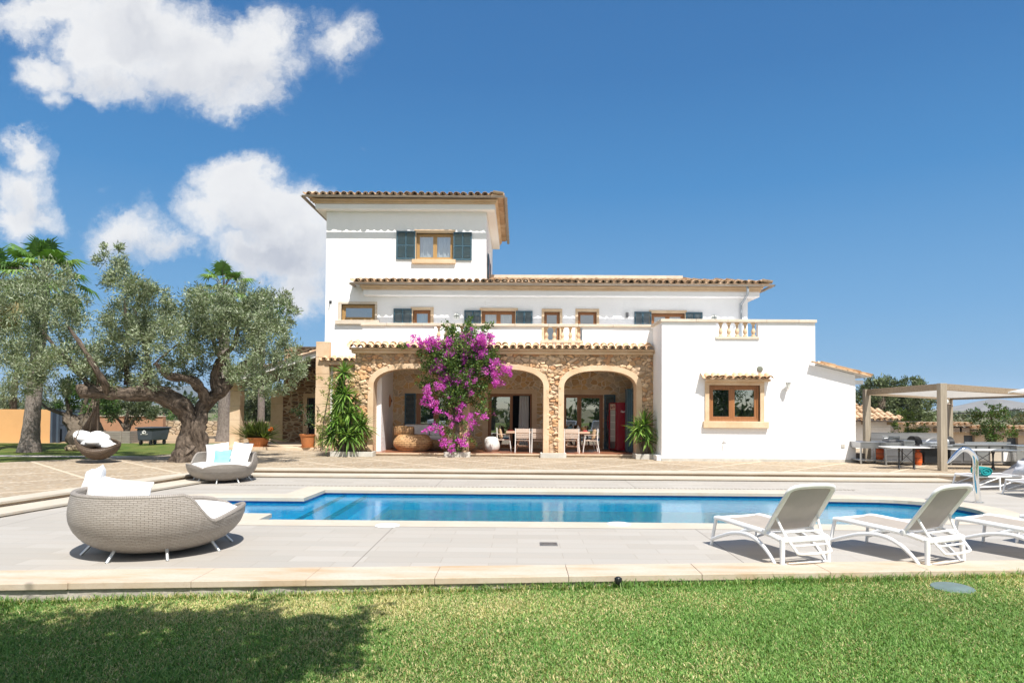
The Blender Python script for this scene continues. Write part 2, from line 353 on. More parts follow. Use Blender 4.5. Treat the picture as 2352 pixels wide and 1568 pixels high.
MT = dict(
 plaster=mat_plaster(), sand=mat_sandstone(), cap=mat_sandstone('worn_capstone', 1.0, (.58,.50,.40), (.68,.60,.50)),
 tile=mat_tile(), tile_new=mat_tile('clay_tile_fresh', 1.25, .25), deck=mat_deck(), kerb=mat_kerb(), pebble=mat_pebble(),
 facade=mat_attr('facade_stone', bump=.8, bsc=22.0),
 rubble=mat_rubble('porch_stone', 3.6, [(.68,.50,.31),(.58,.38,.20),(.72,.58,.40),(.60,.49,.36),(.72,.48,.25)], (.74,.62,.47), .05, .5),
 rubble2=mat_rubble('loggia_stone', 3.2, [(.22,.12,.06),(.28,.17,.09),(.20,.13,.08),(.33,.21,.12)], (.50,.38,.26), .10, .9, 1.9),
 drystone=mat_rubble('dry_stone', 3.0, [(.50,.40,.28),(.42,.33,.22),(.56,.47,.35),(.46,.36,.26)], (.16,.12,.08), .05, 1.0, 1.6),
 wood_frame=mat_wood('varnished_wood', (.26,.105,.035), (.36,.155,.055), rough=.45), wood_gold=mat_wood('golden_wood', (.38,.22,.075), (.46,.28,.11), rough=.45),
 wood_grey=mat_wood('weathered_timber', (.27,.225,.165), (.42,.36,.275), axis=2), wood_beam=mat_wood('weathered_beam', (.22,.16,.10), (.36,.28,.19), axis=0),
 wood_old=mat_wood('silvered_boards', (.22,.19,.16), (.33,.29,.25), axis=0), wood_soffit=mat_wood('soffit_boards', (.16,.11,.08), (.26,.19,.14), axis=0),
 shutter=M('shutter_paint', (.045,.100,.135), .5, .08), glass=mat_glass('window_glass', .34), glass_dark=mat_glass('door_glass', .40, (.5,.55,.55)),
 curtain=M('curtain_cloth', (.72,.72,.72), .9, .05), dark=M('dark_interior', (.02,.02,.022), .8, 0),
 gutter=M('zinc_gutter', (.33,.28,.23), .5, .15, metal=.35), pipe=M('grey_pipe', (.33,.36,.39), .5, .1),
 terracotta_floor=M('terracotta_floor', (.26,.105,.055), .35, .15), step_stone=mat_sandstone('step_stone', 1.0, (.55,.42,.29), (.66,.53,.39)),
 concrete=M('pale_concrete', (.50,.48,.43), .85, .15, 4, .3), rough_concrete=M('rough_concrete', (.33,.30,.26), .95, .25, 9, 1.0, 22),
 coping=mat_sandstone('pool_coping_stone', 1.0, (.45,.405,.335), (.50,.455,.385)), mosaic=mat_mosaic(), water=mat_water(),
 tileband=M('blue_tile_band', (.012,.13,.38), .25, .2, 20), stepline=M('dark_tile_line', (.002,.004,.012), .4, 0),
 lawn=mat_lawn(), grass=mat_attr('grass_blade', .6, .25, 0, transl=.3), leaf=mat_attr('leaf', .5, .35, 0, transl=.28), leaf_olive=mat_attr('olive_leaf', .5, .4, 0, transl=.18),
 bract=mat_attr('bract', .7, .2, 0, transl=.45),
 bark_olive=mat_bark('olive_bark', (.035,.027,.021), (.235,.185,.145)), bark=mat_bark('tree_bark', (.10,.08,.06), (.22,.18,.14)), bark_palm=mat_bark('palm_bark', (.17,.14,.12), (.32,.28,.25), 9.0),
 limewash=M('limewash', (.62,.60,.55), .9, .1),
 white_metal=M('white_resin', (.80,.80,.80), .38, .03), white_fabric=M('white_fabric', (.80,.80,.80), .9, .04, 5, .35, 7), aqua=M('aqua_fabric', (.22,.52,.56), .9, .05, 6, .3, 9),
 sling=mat_sling('taupe_sling', (.47,.415,.36)), sling_grey=mat_sling('grey_sling', (.33,.32,.33)),
 rattan=mat_wicker('taupe_rattan', (.35,.31,.27), (.41,.37,.33), .078, .022, (.17,.147,.122)), cane=mat_wicker('honey_cane', (.46,.26,.11), (.66,.42,.21), .16, .065, (.15,.075,.03)),
 dark_wicker=mat_wicker('dark_wicker', (.10,.065,.04), (.16,.11,.07), .06, .05, (.02,.014,.01)),
 alu=M('brushed_leg', (.62,.64,.64), .35, .05, metal=.6), chrome=M('chrome', (.78,.79,.80), .08, 0, metal=1.0), steel=M('brushed_steel', (.44,.45,.46), .30, .12, 2, 0, 40, .9, stretch=(1, 1, 12)),
 steel_dark=M('dull_steel', (.20,.20,.205), .4, .15, metal=.6), iron=M('cast_iron', (.03,.032,.035), .5, .1), black=M('black_paint', (.012,.013,.015), .4, .1),
 orange=M('orange_paint', (.62,.115,.02), .45, .08), red=M('red_enamel', (.20,.004,.012), .22, .05), marble=M('white_table_top', (.78,.78,.77), .3, .05),
 pot=M('terracotta_pot', (.52,.195,.065), .75, .12, 4, .2), ochre=M('ochre_render', (.66,.36,.15), .9, .06, 1.0, .15, 20), brown=M('brown_render', (.34,.19,.11), .9, .08),
 gate=M('blue_grey_paint', (.055,.075,.105), .5, .1), bin=M('grey_plastic', (.055,.065,.08), .5, .08), bin_dark=M('black_rubber', (.015,.015,.017), .7, .1),
 dry_ground=M('dry_ground', (.36,.255,.15), .95, .3, .8, .4, 8), path=M('path_concrete', (.50,.46,.42), .9, .12, 2),
 cream=M('cream_render', (.50,.44,.36), .9, .12, .8), canvas=mat_sling('white_canvas', (.80,.79,.76)), white_paint=M('white_paint', (.80,.79,.77), .6, .05),
 turquoise=M('turquoise_towel', (.01,.26,.27), .95, .12, 9, .5, 30), grey_fabric=M('grey_fabric', (.55,.56,.60), .9, .05), green_plastic=M('green_plastic', (.125,.175,.17), .6, .15, 5),
 rope=M('rope', (.10,.075,.05), .9, .1), beige=M('beige_slat', (.56,.45,.37), .6, .06), tan=M('tan_cushion', (.52,.37,.23), .9, .08), scrub=M('field_scrub', (.13,.125,.06), .95, .45, .25, .5, 3), hill=M('hill_scrub', (.075,.085,.06), .95, .35, .004), hill_rock=M('hill_rock', (.22,.20,.17), .95, .25, .02),
 knit=M('white_knit', (.70,.69,.66), .95, .06, 12, .8, 26), table_wood=mat_wood('pale_table_wood', (.50,.33,.22), (.60,.42,.30), axis=0), clay=M('clay_plaque', (.42,.19,.09), .8, .1), lamp_glass=M('lamp_glass', (.70,.72,.68), .2, .05),
 blue_box=M('blue_tin', (.10,.22,.27), .5, .05), pink=M('pink_paint', (.65,.10,.13), .5, .05), lamp_dark=M('grey_lamp', (.19,.20,.16), .35, .1), mint=M('pale_glass_ware', (.45,.48,.48), .2, .05), shelf_inside=M('fridge_inside', (.42,.47,.45), .6, .03))

def mat_haze():
    m, t, p = new_mat('summer_air'); t.n.remove(p)
    v = t.new('ShaderNodeVolumePrincipled'); v.inputs['Color'].default_value = (.62,.76,.95,1); v.inputs['Density'].default_value = 2.0e-4; v.inputs['Anisotropy'].default_value = .1
    t.l.new(v.outputs[0], t.n['Material Output'].inputs['Volume']); return m
MT['haze'] = mat_haze()
# ------------------------------------------------------------------ mesh helpers
def root_of(o):
    while o.parent is not None: o = o.parent
    return o
def tag(o, label=None, cat=None, group=None, kind=None):
    if label: o['label'] = label
    if cat: o['category'] = cat
    if group: o['group'] = group
    if kind: o['kind'] = kind
    return o
def thing(name, label, cat, loc=(0, 0, 0), group=None):
    o = bpy.data.objects.new(name, None); o.empty_display_size = .2; COL.objects.link(o); o.location = loc
    return tag(o, label, cat, group)
def structure(o): o['kind'] = 'structure'; return o
def link(name, me, mat, parent, smooth, bevel=0.0, angle=40):
    me.materials.append(MT[mat] if isinstance(mat, str) else mat)
    if smooth:
        me.polygons.foreach_set('use_smooth', np.ones(len(me.polygons), dtype=bool))
        me.set_sharp_from_angle(angle=R(angle))
    me.update()
    o = bpy.data.objects.new(name, me); COL.objects.link(o)
    if parent is not None: o.parent = parent
    if bevel:
        b = o.modifiers.new('soft_edge', 'BEVEL'); b.width = bevel; b.segments = 2; b.limit_method = 'ANGLE'; b.angle_limit = R(50)
        b.harden_normals = False
    return o
def copy_tree(o, parent=None, loc=None, rz=None, label=None, group=None):
    c = o.copy(); COL.objects.link(c); c.parent = parent
    if loc is not None: c.location = loc
    if rz is not None: c.rotation_euler = (0, 0, rz)
    if label: c['label'] = label
    if group: c['group'] = group
    for ch in list(o.children): copy_tree(ch, c)
    return c
def frame_of(d):
    d = Vector(d).normalized(); a = Vector((0, 0, 1)) if abs(d.z) < .95 else Vector((1, 0, 0))
    u = a.cross(d).normalized(); return u, d.cross(u).normalized()

class MB:
    def __init__(s): s.v = []; s.f = []; s.uv = []; s.c = []
    def add(s, vs, fs, uvs=None, col=None):
        n = len(s.v); s.v.extend(Vector(x) for x in vs); s.f.extend([i+n for i in f] for f in fs)
        s.uv.extend(uvs if uvs is not None else [(0.0, 0.0)]*len(vs))
        s.c.extend([col]*len(vs) if not isinstance(col, list) else col)
        return s
    def box(s, x0, x1, y0, y1, z0, z1, mtx=None):
        vs = [Vector((x, y, z)) for z in (z0, z1) for y in (y0, y1) for x in (x0, x1)]
        if mtx is not None: vs = [mtx @ p for p in vs]
        return s.add(vs, [[0,2,3,1],[4,5,7,6],[0,1,5,4],[1,3,7,5],[3,2,6,7],[2,0,4,6]])
    def bar(s, a, b, wd, th, up=(0, 0, 1)):
        "rectangular bar from a to b, wd sideways, th along up"
        a, b = Vector(a), Vector(b); d = b-a; L = d.length; d.normalize()
        u = Vector(up).cross(d)
        if u.length < 1e-4: u = Vector((1, 0, 0)).cross(d)
        u.normalize(); v = d.cross(u)
        m = Matrix((u, d, v)).transposed().to_4x4(); m.translation = a
        return s.box(-wd/2, wd/2, 0, L, -th/2, th/2, m)
    def tube(s, pts, rad, seg=8, caps=True, flat=1.0):
        pts = [Vector(p) for p in pts]; n = len(pts)
        if not hasattr(rad, '__len__'): rad = [rad]*n
        vs, fs, uvs = [], [], []; u = None; L = 0
        for i, p in enumerate(pts):
            d = (pts[min(i+1, n-1)]-pts[max(i-1, 0)])
            if d.length < 1e-9: d = Vector((0, 0, 1))
            d.normalize()
            if u is None: u, v = frame_of(d)
            else:
                u = (u - d*u.dot(d))
                if u.length < 1e-6: u, _ = frame_of(d)
                u.normalize(); v = d.cross(u)
            if i: L += (p-pts[i-1]).length
            for k in range(seg+1):
                a = 2*math.pi*k/seg
                vs.append(p + (u*math.cos(a) + v*math.sin(a)*flat)*rad[i]); uvs.append((k/seg, L))
        for i in range(n-1):
            for k in range(seg):
                a = i*(seg+1)+k; fs.append([a, a+1, a+seg+2, a+seg+1])
        if caps:
            fs.append([k for k in range(seg)][::-1]); fs.append([(n-1)*(seg+1)+k for k in range(seg)])
        return s.add(vs, fs, uvs)
    def lathe(s, prof, c, seg=20, sx=1.0, sy=1.0, uvs=(1, 1)):
        c = Vector(c); vs, fs, uv = [], [], []; L = 0
        for i, (r, z) in enumerate(prof):
            if i: L += math.hypot(r-prof[i-1][0], z-prof[i-1][1])
            for k in range(seg+1):
                a = 2*math.pi*k/seg; vs.append(c+Vector((r*math.cos(a)*sx, r*math.sin(a)*sy, z))); uv.append((k/seg*uvs[0], L*uvs[1]))
        for i in range(len(prof)-1):
            for k in range(seg):
                a = i*(seg+1)+k; fs.append([a, a+1, a+seg+2, a+seg+1])
        return s.add(vs, fs, uv)
    def grid(s, P, uvs=None, close_u=False):
        "P[i][j] of points"
        nu, nv = len(P), len(P[0]); vs = [p for row in P for p in row]; fs = []
        for i in range(nu-1):
            for j in range(nv-1):
                a = i*nv+j; fs.append([a, a+nv, a+nv+1, a+1])
        return s.add(vs, fs, [q for row in uvs for q in row] if uvs else None)
    def prism(s, poly, off):
        "closed polygon (list of 3d points, any plane) pushed along off"
        n = len(poly); off = Vector(off); a = [Vector(p) for p in poly]; b = [p+off for p in a]
        return s.add(a+b, [list(range(n))[::-1], [n+i for i in range(n)]] + [[i, (i+1) % n, n+(i+1) % n, n+i] for i in range(n)])
    def build(s, name, mat, parent=None, smooth=False, bevel=0.0, angle=40, uv=False, fix=False):
        off = root_of(parent).location if parent is not None else Vector((0, 0, 0))
        me = bpy.data.meshes.new(name)
        me.from_pydata([p-off for p in s.v], [], s.f)
        if uv:
            l = me.uv_layers.new(name='UVMap'); idx = np.empty(len(me.loops), dtype=np.int32); me.loops.foreach_get('vertex_index', idx)
            l.data.foreach_set('uv', np.array(s.uv, dtype=np.float32)[idx].ravel())
        if s.c and s.c[0] is not None:
            a = me.color_attributes.new('tint', 'FLOAT_COLOR', 'POINT')
            a.data.foreach_set('color', np.array([(*c, 1.0) for c in s.c], dtype=np.float32).ravel())
        if fix:
            bm = bmesh.new(); bm.from_mesh(me); bmesh.ops.recalc_face_normals(bm, faces=bm.faces); bm.to_mesh(me); bm.free()
        return link(name, me, mat, parent, smooth, bevel, angle)

def np_mesh(name, V, F, mat, parent=None, col=None, smooth=False):
    "V (n,3), F (m,k) arrays -> one mesh object"
    off = np.array(root_of(parent).location) if parent is not None else np.zeros(3)
    me = bpy.data.meshes.new(name); n, (m, k) = len(V), F.shape
    me.vertices.add(n); me.vertices.foreach_set('co', (V-off).astype(np.float32).ravel())
    me.loops.add(m*k); me.loops.foreach_set('vertex_index', F.astype(np.int32).ravel())
    me.polygons.add(m); me.polygons.foreach_set('loop_start', np.arange(0, m*k, k, dtype=np.int32))
    me.update(calc_edges=True)
    if col is not None:
        a = me.color_attributes.new('tint', 'FLOAT_COLOR', 'POINT')
        a.data.foreach_set('color', np.concatenate([col, np.ones((n, 1))], 1).astype(np.float32).ravel())
    return link(name, me, mat, parent, smooth)

def unit(a): return a/np.maximum(np.linalg.norm(a, axis=-1, keepdims=True), 1e-9)
def leaves(name, P, D, length, width, mat, parent, cols, spread=.35, bend=.15):
    "one diamond-shaped leaf per point P, pointing along D"
    n = len(P); L = length*rng.uniform(.65, 1.3, (n, 1)); Wd = width*rng.uniform(.7, 1.25, (n, 1))
    d = unit(D); s = unit(np.cross(d, unit(rng.normal(size=(n, 3))))); up = np.cross(s, d)
    A = P; B = P + d*L*.45 + s*Wd*.5 + up*bend*L*.3; Cc = P + d*L - up*bend*L*.3; E = P + d*L*.45 - s*Wd*.5 + up*bend*L*.3
    V = np.stack([A, B, Cc, E], 1).reshape(-1, 3); F = np.arange(4*n).reshape(n, 4)
    cols = np.asarray(cols, float)
    c = cols[rng.integers(0, len(cols), n)]*rng.uniform(1-spread, 1+spread, (n, 1))
    return np_mesh(name, V, F, mat, parent, np.repeat(np.clip(c, 0, 1), 4, 0))
def clump_points(clumps, per, k=11, sub=.34, shell=.62, up=.25, flat=.85):
    "clumps: (centre, radius). Leaves gather in small tufts so that gaps stay open."
    PP, DD = [], []
    for c, r in clumps:
        c = np.array(c); kk = max(4, int(k*(r/1.0)**.9)) if r > .5 else max(4, int(k*.55))
        dirs = unit(rng.normal(size=(kk, 3))); rad = r*(shell + (1-shell)*rng.random((kk, 1))**.6)
        sc = c + dirs*rad*np.array([1, 1, flat])
        n = int(per*r*r)
        idx = rng.integers(0, kk, n)
        q = rng.normal(size=(n, 3))*r*sub*.55
        P = sc[idx]+q
        DD.append(unit((P-c)*.6/r + rng.normal(size=(n, 3))*.6 + np.array([0, 0, up]))); PP.append(P)
    return np.concatenate(PP), np.concatenate(DD)

def wobble(pts, rad, amp=.12, sub=4):
    "catmull-rom resample of a limb with a little knottiness"
    pts = [Vector(p) for p in pts]; out, ro = [], []
    n = len(pts)
    for i in range(n-1):
        p0, p1, p2, p3 = pts[max(i-1, 0)], pts[i], pts[i+1], pts[min(i+2, n-1)]
        for k in range(sub):
            t = k/sub
            q = .5*((2*p1)+(p2-p0)*t+(2*p0-5*p1+4*p2-p3)*t*t+(3*p1-p0-3*p2+p3)*t**3)
            r = rad[i]*(1-t)+rad[i+1]*t
            out.append(q + Vector(rng.normal(size=3))*r*amp); ro.append(r*(1+rng.normal()*amp*.6))
    out.append(pts[-1]); ro.append(rad[-1]); return out, ro
def limb(mb, pts, rad, amp=.10, seg=12, sub=4):
    p, r = wobble(pts, rad, amp, sub); return mb.tube(p, r, seg)
def gnarl(o, amp, sc):
    "push bark in and out"
    for v in o.data.vertices:
        n = noise.noise(Vector((v.co.x*sc, v.co.y*sc, v.co.z*sc*.35)))+.5*noise.noise(v.co*sc*2.6)
        v.co += v.normal*n*amp

def wall_holes(mb, x0, x1, z0, z1, holes, y0, y1, trim=True):
    "wall slab between y0 (front) and y1 with rectangular holes (hx0,hx1,hz0,hz1)"
    xs = sorted({x0, x1, *[h[i] for h in holes for i in (0, 1) if x0 < h[i] < x1]}); zs = sorted({z0, z1, *[h[i] for h in holes for i in (2, 3) if z0 < h[i] < z1]})
    def solid(i, j):
        if not (0 <= i < len(xs)-1 and 0 <= j < len(zs)-1): return False
        cx, cz = (xs[i]+xs[i+1])/2, (zs[j]+zs[j+1])/2
        return not any(h[0] < cx < h[1] and h[2] < cz < h[3] for h in holes)
    for i in range(len(xs)-1):
        for j in range(len(zs)-1):
            if not solid(i, j): continue
            a, b, c, d = xs[i], xs[i+1], zs[j], zs[j+1]
            mb.add([(a,y0,c),(b,y0,c),(b,y0,d),(a,y0,d)], [[0,1,2,3]]); mb.add([(a,y1,c),(b,y1,c),(b,y1,d),(a,y1,d)], [[3,2,1,0]])
            if not solid(i-1, j): mb.add([(a,y0,c),(a,y0,d),(a,y1,d),(a,y1,c)], [[0,1,2,3]])
            if not solid(i+1, j): mb.add([(b,y0,c),(b,y1,c),(b,y1,d),(b,y0,d)], [[0,1,2,3]])
            if not solid(i, j-1): mb.add([(a,y0,c),(a,y1,c),(b,y1,c),(b,y0,c)], [[0,1,2,3]])
            if not solid(i, j+1): mb.add([(a,y0,d),(b,y0,d),(b,y1,d),(a,y1,d)], [[0,1,2,3]])
    return mb
def sheet(name, outer, hole, z, mat, parent=None, zf=None):
    "flat polygon with an optional hole"
    bm = bmesh.new(); eds = []
    for loop in [outer]+([hole] if hole else []):
        vs = [bm.verts.new((p[0], p[1], zf(p[0], p[1]) if zf else z)) for p in loop]
        eds += [bm.edges.new((vs[i], vs[(i+1) % len(vs)])) for i in range(len(vs))]
    bmesh.ops.triangle_fill(bm, use_beauty=True, use_dissolve=False, edges=eds)
    for f in bm.faces:
        if f.normal.z < 0: f.normal_flip()
    me = bpy.data.meshes.new(name); bm.to_mesh(me); bm.free()
    return link(name, me, mat, parent, False)
def offset_loop(loop, d):
    "loop (counter-clockwise) moved outwards by d"
    out = []; n = len(loop)
    for i in range(n):
        p0, p1, p2 = Vector(loop[i-1]), Vector(loop[i]), Vector(loop[(i+1) % n])
        a = (p1-p0).normalized(); b = (p2-p1).normalized(); na = Vector((a.y, -a.x)); nb = Vector((b.y, -b.x))
        k = (na+nb)/max(1+na.dot(nb), .35); q = p1+k*d; out.append((q.x, q.y))
    return out

def tile_field(mb, o, u, v, ncol, rows, sp=.27, tl=.42, r=.10, jit=.012, seg=7, rowmax=None):
    """barrel tiles: o = eave corner, u along the eave, v up the slope; covers over channels.
    rowmax(i) limits the rows of column i (hips)."""
    o, u, v = Vector(o), Vector(u).normalized(), Vector(v).normalized(); nrm = u.cross(v).normalized()
    if nrm.z < 0: nrm = -nrm
    for i in range(ncol):
        nr = rows if rowmax is None else min(rows, rowmax(i))
        for k in range(nr):
            for kind in (1, -1):
                base = o + u*(sp*(i+(.5 if kind > 0 else 0))) + v*(tl*.86*k - (0 if kind > 0 else .0)) + nrm*(k*.004)
                base += u*random.gauss(0, jit)+nrm*random.gauss(0, jit*.4) + v*random.gauss(0, jit)
                rr = r*random.uniform(.95, 1.05); P = []
                for (t, rs) in ((0, 1.08), (1, .86)):
                    row = []
                    for j in range(seg+1):
                        a = math.pi*j/seg
                        row.append(base + v*(t*tl) + u*(math.cos(a)*rr*rs) + nrm*(math.sin(a)*rr*rs*.85*kind + (.02 if kind > 0 else .075) - t*.012))
                    P.append(row)
                th = .016
                mb.grid(P)
                mb.grid([[p - nrm*th*kind for p in row] for row in P])
                mb.grid([P[0], [p - nrm*th*kind for p in P[0]]])

def blade_rosette(P, c, axis, n, length, width, droop, lo=-.55, hi=1.0, cols=((.06,.12,.02),)):
    "stiff sword leaves round a point; appended to lists P = (verts, faces, cols)"
    c = Vector(c); axis = Vector(axis).normalized(); u, v = frame_of(axis)
    for i in range(n):
        a = random.uniform(0, 2*math.pi); e = math.asin(min(1, max(-1, random.uniform(lo, hi))))
        d = (u*math.cos(a)+v*math.sin(a))*math.cos(e)+axis*math.sin(e)
        L = length*random.uniform(.75, 1.15); s = d.cross(Vector((0, 0, 1)))
        if s.length < .05: s = u.copy()
        s.normalize(); nn = s.cross(d); col = random.choice(cols); k = random.uniform(.7, 1.35)
        col = tuple(min(1, q*k) for q in col); b = len(P[0])
        for t, wd in ((0, .55), (.3, 1.0), (.65, .8), (1.0, .03)):
            p = c + d*(L*t) - Vector((0, 0, 1))*(droop*L*t*t*(1-.5*abs(d.z)))
            P[0] += [p - s*width*wd*.5 + nn*width*wd*.22, p, p + s*width*wd*.5 + nn*width*wd*.22]; P[2] += [col]*3
        for r_ in range(3):
            for q in (0, 1):
                j = b+r_*3+q; P[1].append([j, j+1, j+4, j+3])
def build_list(P, name, mat, parent):
    mb = MB(); mb.v = [Vector(p) for p in P[0]]; mb.f = P[1]; mb.uv = [(0, 0)]*len(P[0]); mb.c = P[2]
    return mb.build(name, mat, parent)
# ------------------------------------------------------------------ ground, deck, pool
LZ = lambda x, y=0: max(-.22, min(.02, -.118+.0105*x))       # the lawn falls a little to the left
def X_of(px, Y): return at(px, 933, Y).x
KB0, KB1 = gr(0, 1308.5, .03), gr(2352, 1285, .03)           # back edge of the kerb
KF0, KF1 = gr(0, 1340, .03), gr(2352, 1307.5, .03)           # front edge
def ext(a, b, xx):
    t = (xx-a.x)/(b.x-a.x); return Vector((xx, a.y+(b.y-a.y)*t, 0))
kb = lambda x: ext(KB0, KB1, x).y
kf = lambda x: ext(KF0, KF1, x).y

gz = lambda x, y: 0.0
structure(sheet('ground', [(-900,-700),(900,-700),(900,4500),(-900,4500)], None, -.45, 'scrub'))
lawn_poly = [(-16, -14), (16, -14)] + [(x, kf(x)+.05) for x in (16, 10, 5, 0, -5, -10, -16)]
bm_l = MB(); nx = 33; xs = [-16+i for i in range(nx)]
rowA = [Vector((x, -30, LZ(x))) for x in xs]; rowB = [Vector((x, kf(x)+.06, LZ(x))) for x in xs]
bm_l.grid([rowA, rowB]); structure(bm_l.build('lawn', 'lawn', fix=True))

# kerb: big weathered slabs on a rough concrete footing
mb = MB(); mf = MB(); x = -13.0
while x < 14:
    L = random.uniform(.85, 1.15)*1.35; a, b = x, x+L-.0035
    j0 = random.uniform(-.003, .003)
    top = [(a, kb(a)-.0), (b, kb(b)), (b, kf(b)+j0), (a, kf(a)+j0)]
    lo = [Vector((p[0], p[1], -.045)) for p in top]; mb.prism(lo[::-1], (0, 0, .075+random.uniform(-.0015, .0015)))
    x += L
structure(mb.build('kerb', 'kerb', bevel=.008, fix=True))
P = []
for k, dz in enumerate((-.4, -.047)):
    P.append([Vector((-13+.1*i, kf(-13+.1*i)+.035+.025*noise.noise(Vector((i*.37, k*3, 0)))+(.0 if k else -.05), dz)) for i in range(270)])
mf.grid(P); structure(mf.build('kerb_footing', 'rough_concrete', fix=True))

# pool outline, counter-clockwise
def arc(cx, cy, r, a0, a1, n=14, ry=None): return [(cx+r*math.cos(R(a0+(a1-a0)*i/n)), cy+(ry or r)*math.sin(R(a0+(a1-a0)*i/n))) for i in range(n+1)]
POOL = [(-4.42, 11.55), (6.15, 11.55), (6.15, 12.2), (6.75, 12.2)] + arc(7.52, 13.55, 1.45, -90, 90, 16, 1.35)[0:] + [(6.75, 14.95), (6.15, 15.76), (-4.45, 15.76), (-4.50, 14.35)] + arc(-6.2, 13.27, 1.05, 90, 270, 14, 1.07) + [(-4.42, 12.2)]
COPE = offset_loop(POOL, .56)
deck_outer = [(x_, kb(x_)-.02) for x_ in (-13, -6, 0, 6, 14, 22)] + [(22, 21), (-13, 21)]
structure(sheet('deck', deck_outer, POOL, 0.0, 'deck'))
# coping: slab with a rounded nose standing over the water
def ring(mb, A, za, B, zb):
    n = len(A)
    for i in range(n):
        j = (i+1) % n; mb.add([(*A[i], za), (*A[j], za), (*B[j], zb), (*B[i], zb)], [[0, 1, 2, 3]])
NOSE = offset_loop(POOL, -.03); mb = MB()
ring(mb, COPE, .004, POOL, .006); ring(mb, POOL, .006, NOSE, -.006); ring(mb, NOSE, -.006, NOSE, -.075); ring(mb, NOSE, -.075, POOL, -.076)
structure(mb.build('pool_coping', 'coping', fix=False))
mb = MB(); ring(mb, POOL, -.076, POOL, -.20); structure(mb.build('pool_tile_band', 'tileband'))
mb = MB(); ring(mb, POOL, -.20, POOL, -1.5); structure(mb.build('pool_wall', 'mosaic'))
structure(sheet('pool_floor', POOL, None, -1.5, 'mosaic'))
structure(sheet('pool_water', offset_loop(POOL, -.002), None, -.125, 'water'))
mb = MB(); ml = MB()
for k, (xa, zt) in enumerate(((-3.95, -.15), (-3.45, -.155), (-2.95, -.36))):        # steps down into the water on the left
    mb.box(-4.49, xa, 11.56, 15.75, -1.49, zt-.001*k)
    ml.box(xa-.08, xa+.004, 11.565, 15.745, zt-.02, -.129) if k < 2 else None
mb.box(-7.3, -4.5, 12.21, 14.34, -1.49, -.42); mb.box(6.2, 9.2, 12.21, 14.94, -1.49, -.5)
structure(mb.build('pool_steps', 'mosaic')); structure(ml.build('pool_step_edge', 'stepline'))
mb = MB()                                                                          # slotted drain behind the pool
for i in range(150): mb.box(-6.9+i*.1, -6.9+i*.1+.055, 16.42, 16.50, .003, .009)
structure(mb.build('drain_channel', 'rough_concrete'))

# raised terrace with two steps along its edge
TZ = .155
EDGE = [(-9.75, 9.0), (-9.3, 12.2), (-8.3, 17.1), (-7.55, 18.87), (11.55, 18.87), (13.4, 18.1), (20, 15.6)]
def off_open(pts, d):
    out = []
    for i, p in enumerate(pts):
        a = Vector(pts[i])-Vector(pts[i-1]) if i else Vector(pts[1])-Vector(pts[0]); b = Vector(pts[i+1])-Vector(p) if i < len(pts)-1 else a
        a.normalize(); b.normalize(); k = (Vector((a.y, -a.x))+Vector((b.y, -b.x)))/max(1+a.dot(b), .4); out.append((p[0]+k.x*d, p[1]+k.y*d))
    return out
back = [(20, 60), (-60, 60), (-60, 22.0), (-22, 18.5), (-14.2, 13.0), (-13.6, 9.0)]
COPB = off_open(EDGE, -.5)
structure(sheet('terrace', COPB+[(20, 34), (-11.9, 34), (-11.9, 25.5), (-12.6, 23.6), (-16.8, 18.9), (-17.5, 12.0), (-14.5, 9.0)], None, TZ, 'pebble'))
mb = MB(); st = MB()
def strip(mb, A, B, z0, z1):
    "solid band between polylines A (front) and B (back)"
    for i in range(len(A)-1):
        mb.prism([(*A[i], z0), (*A[i+1], z0), (*B[i+1], z0), (*B[i], z0)], (0, 0, z1-z0))
strip(mb, EDGE, COPB, TZ-.035, TZ+.005)
strip(st, off_open(EDGE, -.075), off_open(EDGE, -.5), -.02, TZ-.036)
structure(mb.build('terrace_edge', 'coping', fix=True)); structure(st.build('terrace_riser', 'step_stone', fix=True))
TR = off_open(EDGE[:5], .66); mb = MB(); strip(mb, TR, off_open(EDGE[:5], -.02), .022, .062); structure(mb.build('step_tread', 'coping', fix=True))
mb = MB(); strip(mb, off_open(EDGE[:5], .60), off_open(EDGE[:5], 0), -.02, .0215); structure(mb.build('step_riser', 'step_stone', fix=True))
# lawn and path left of the terrace
structure(sheet('back_lawn', [(-60, 5), (-9.9, 5), (-14.4, 9.0), (-17.4, 12.0), (-16.7, 18.95), (-12.5, 23.7), (-11.9, 25.4), (-11.9, 45), (-60, 45)], None, .10, 'lawn'))
structure(sheet('path', [(-60, 21.6), (-40, 22.3), (-22, 22.9), (-13.2, 23.35), (-12.7, 23.85), (-22, 23.7), (-40, 23.1), (-60, 22.4)], None, .112, 'path'))
structure(sheet('dirt', [(-60, 31.3), (-40, 31.0), (-22, 31.2), (-12, 32.5), (-5, 37), (-5, 70), (-60, 70)], None, .106, 'dry_ground'))
structure(sheet('yard', [(11.3, 23.2), (60, 20), (60, 70), (9, 70), (9, 34)], None, .12, 'dry_ground'))

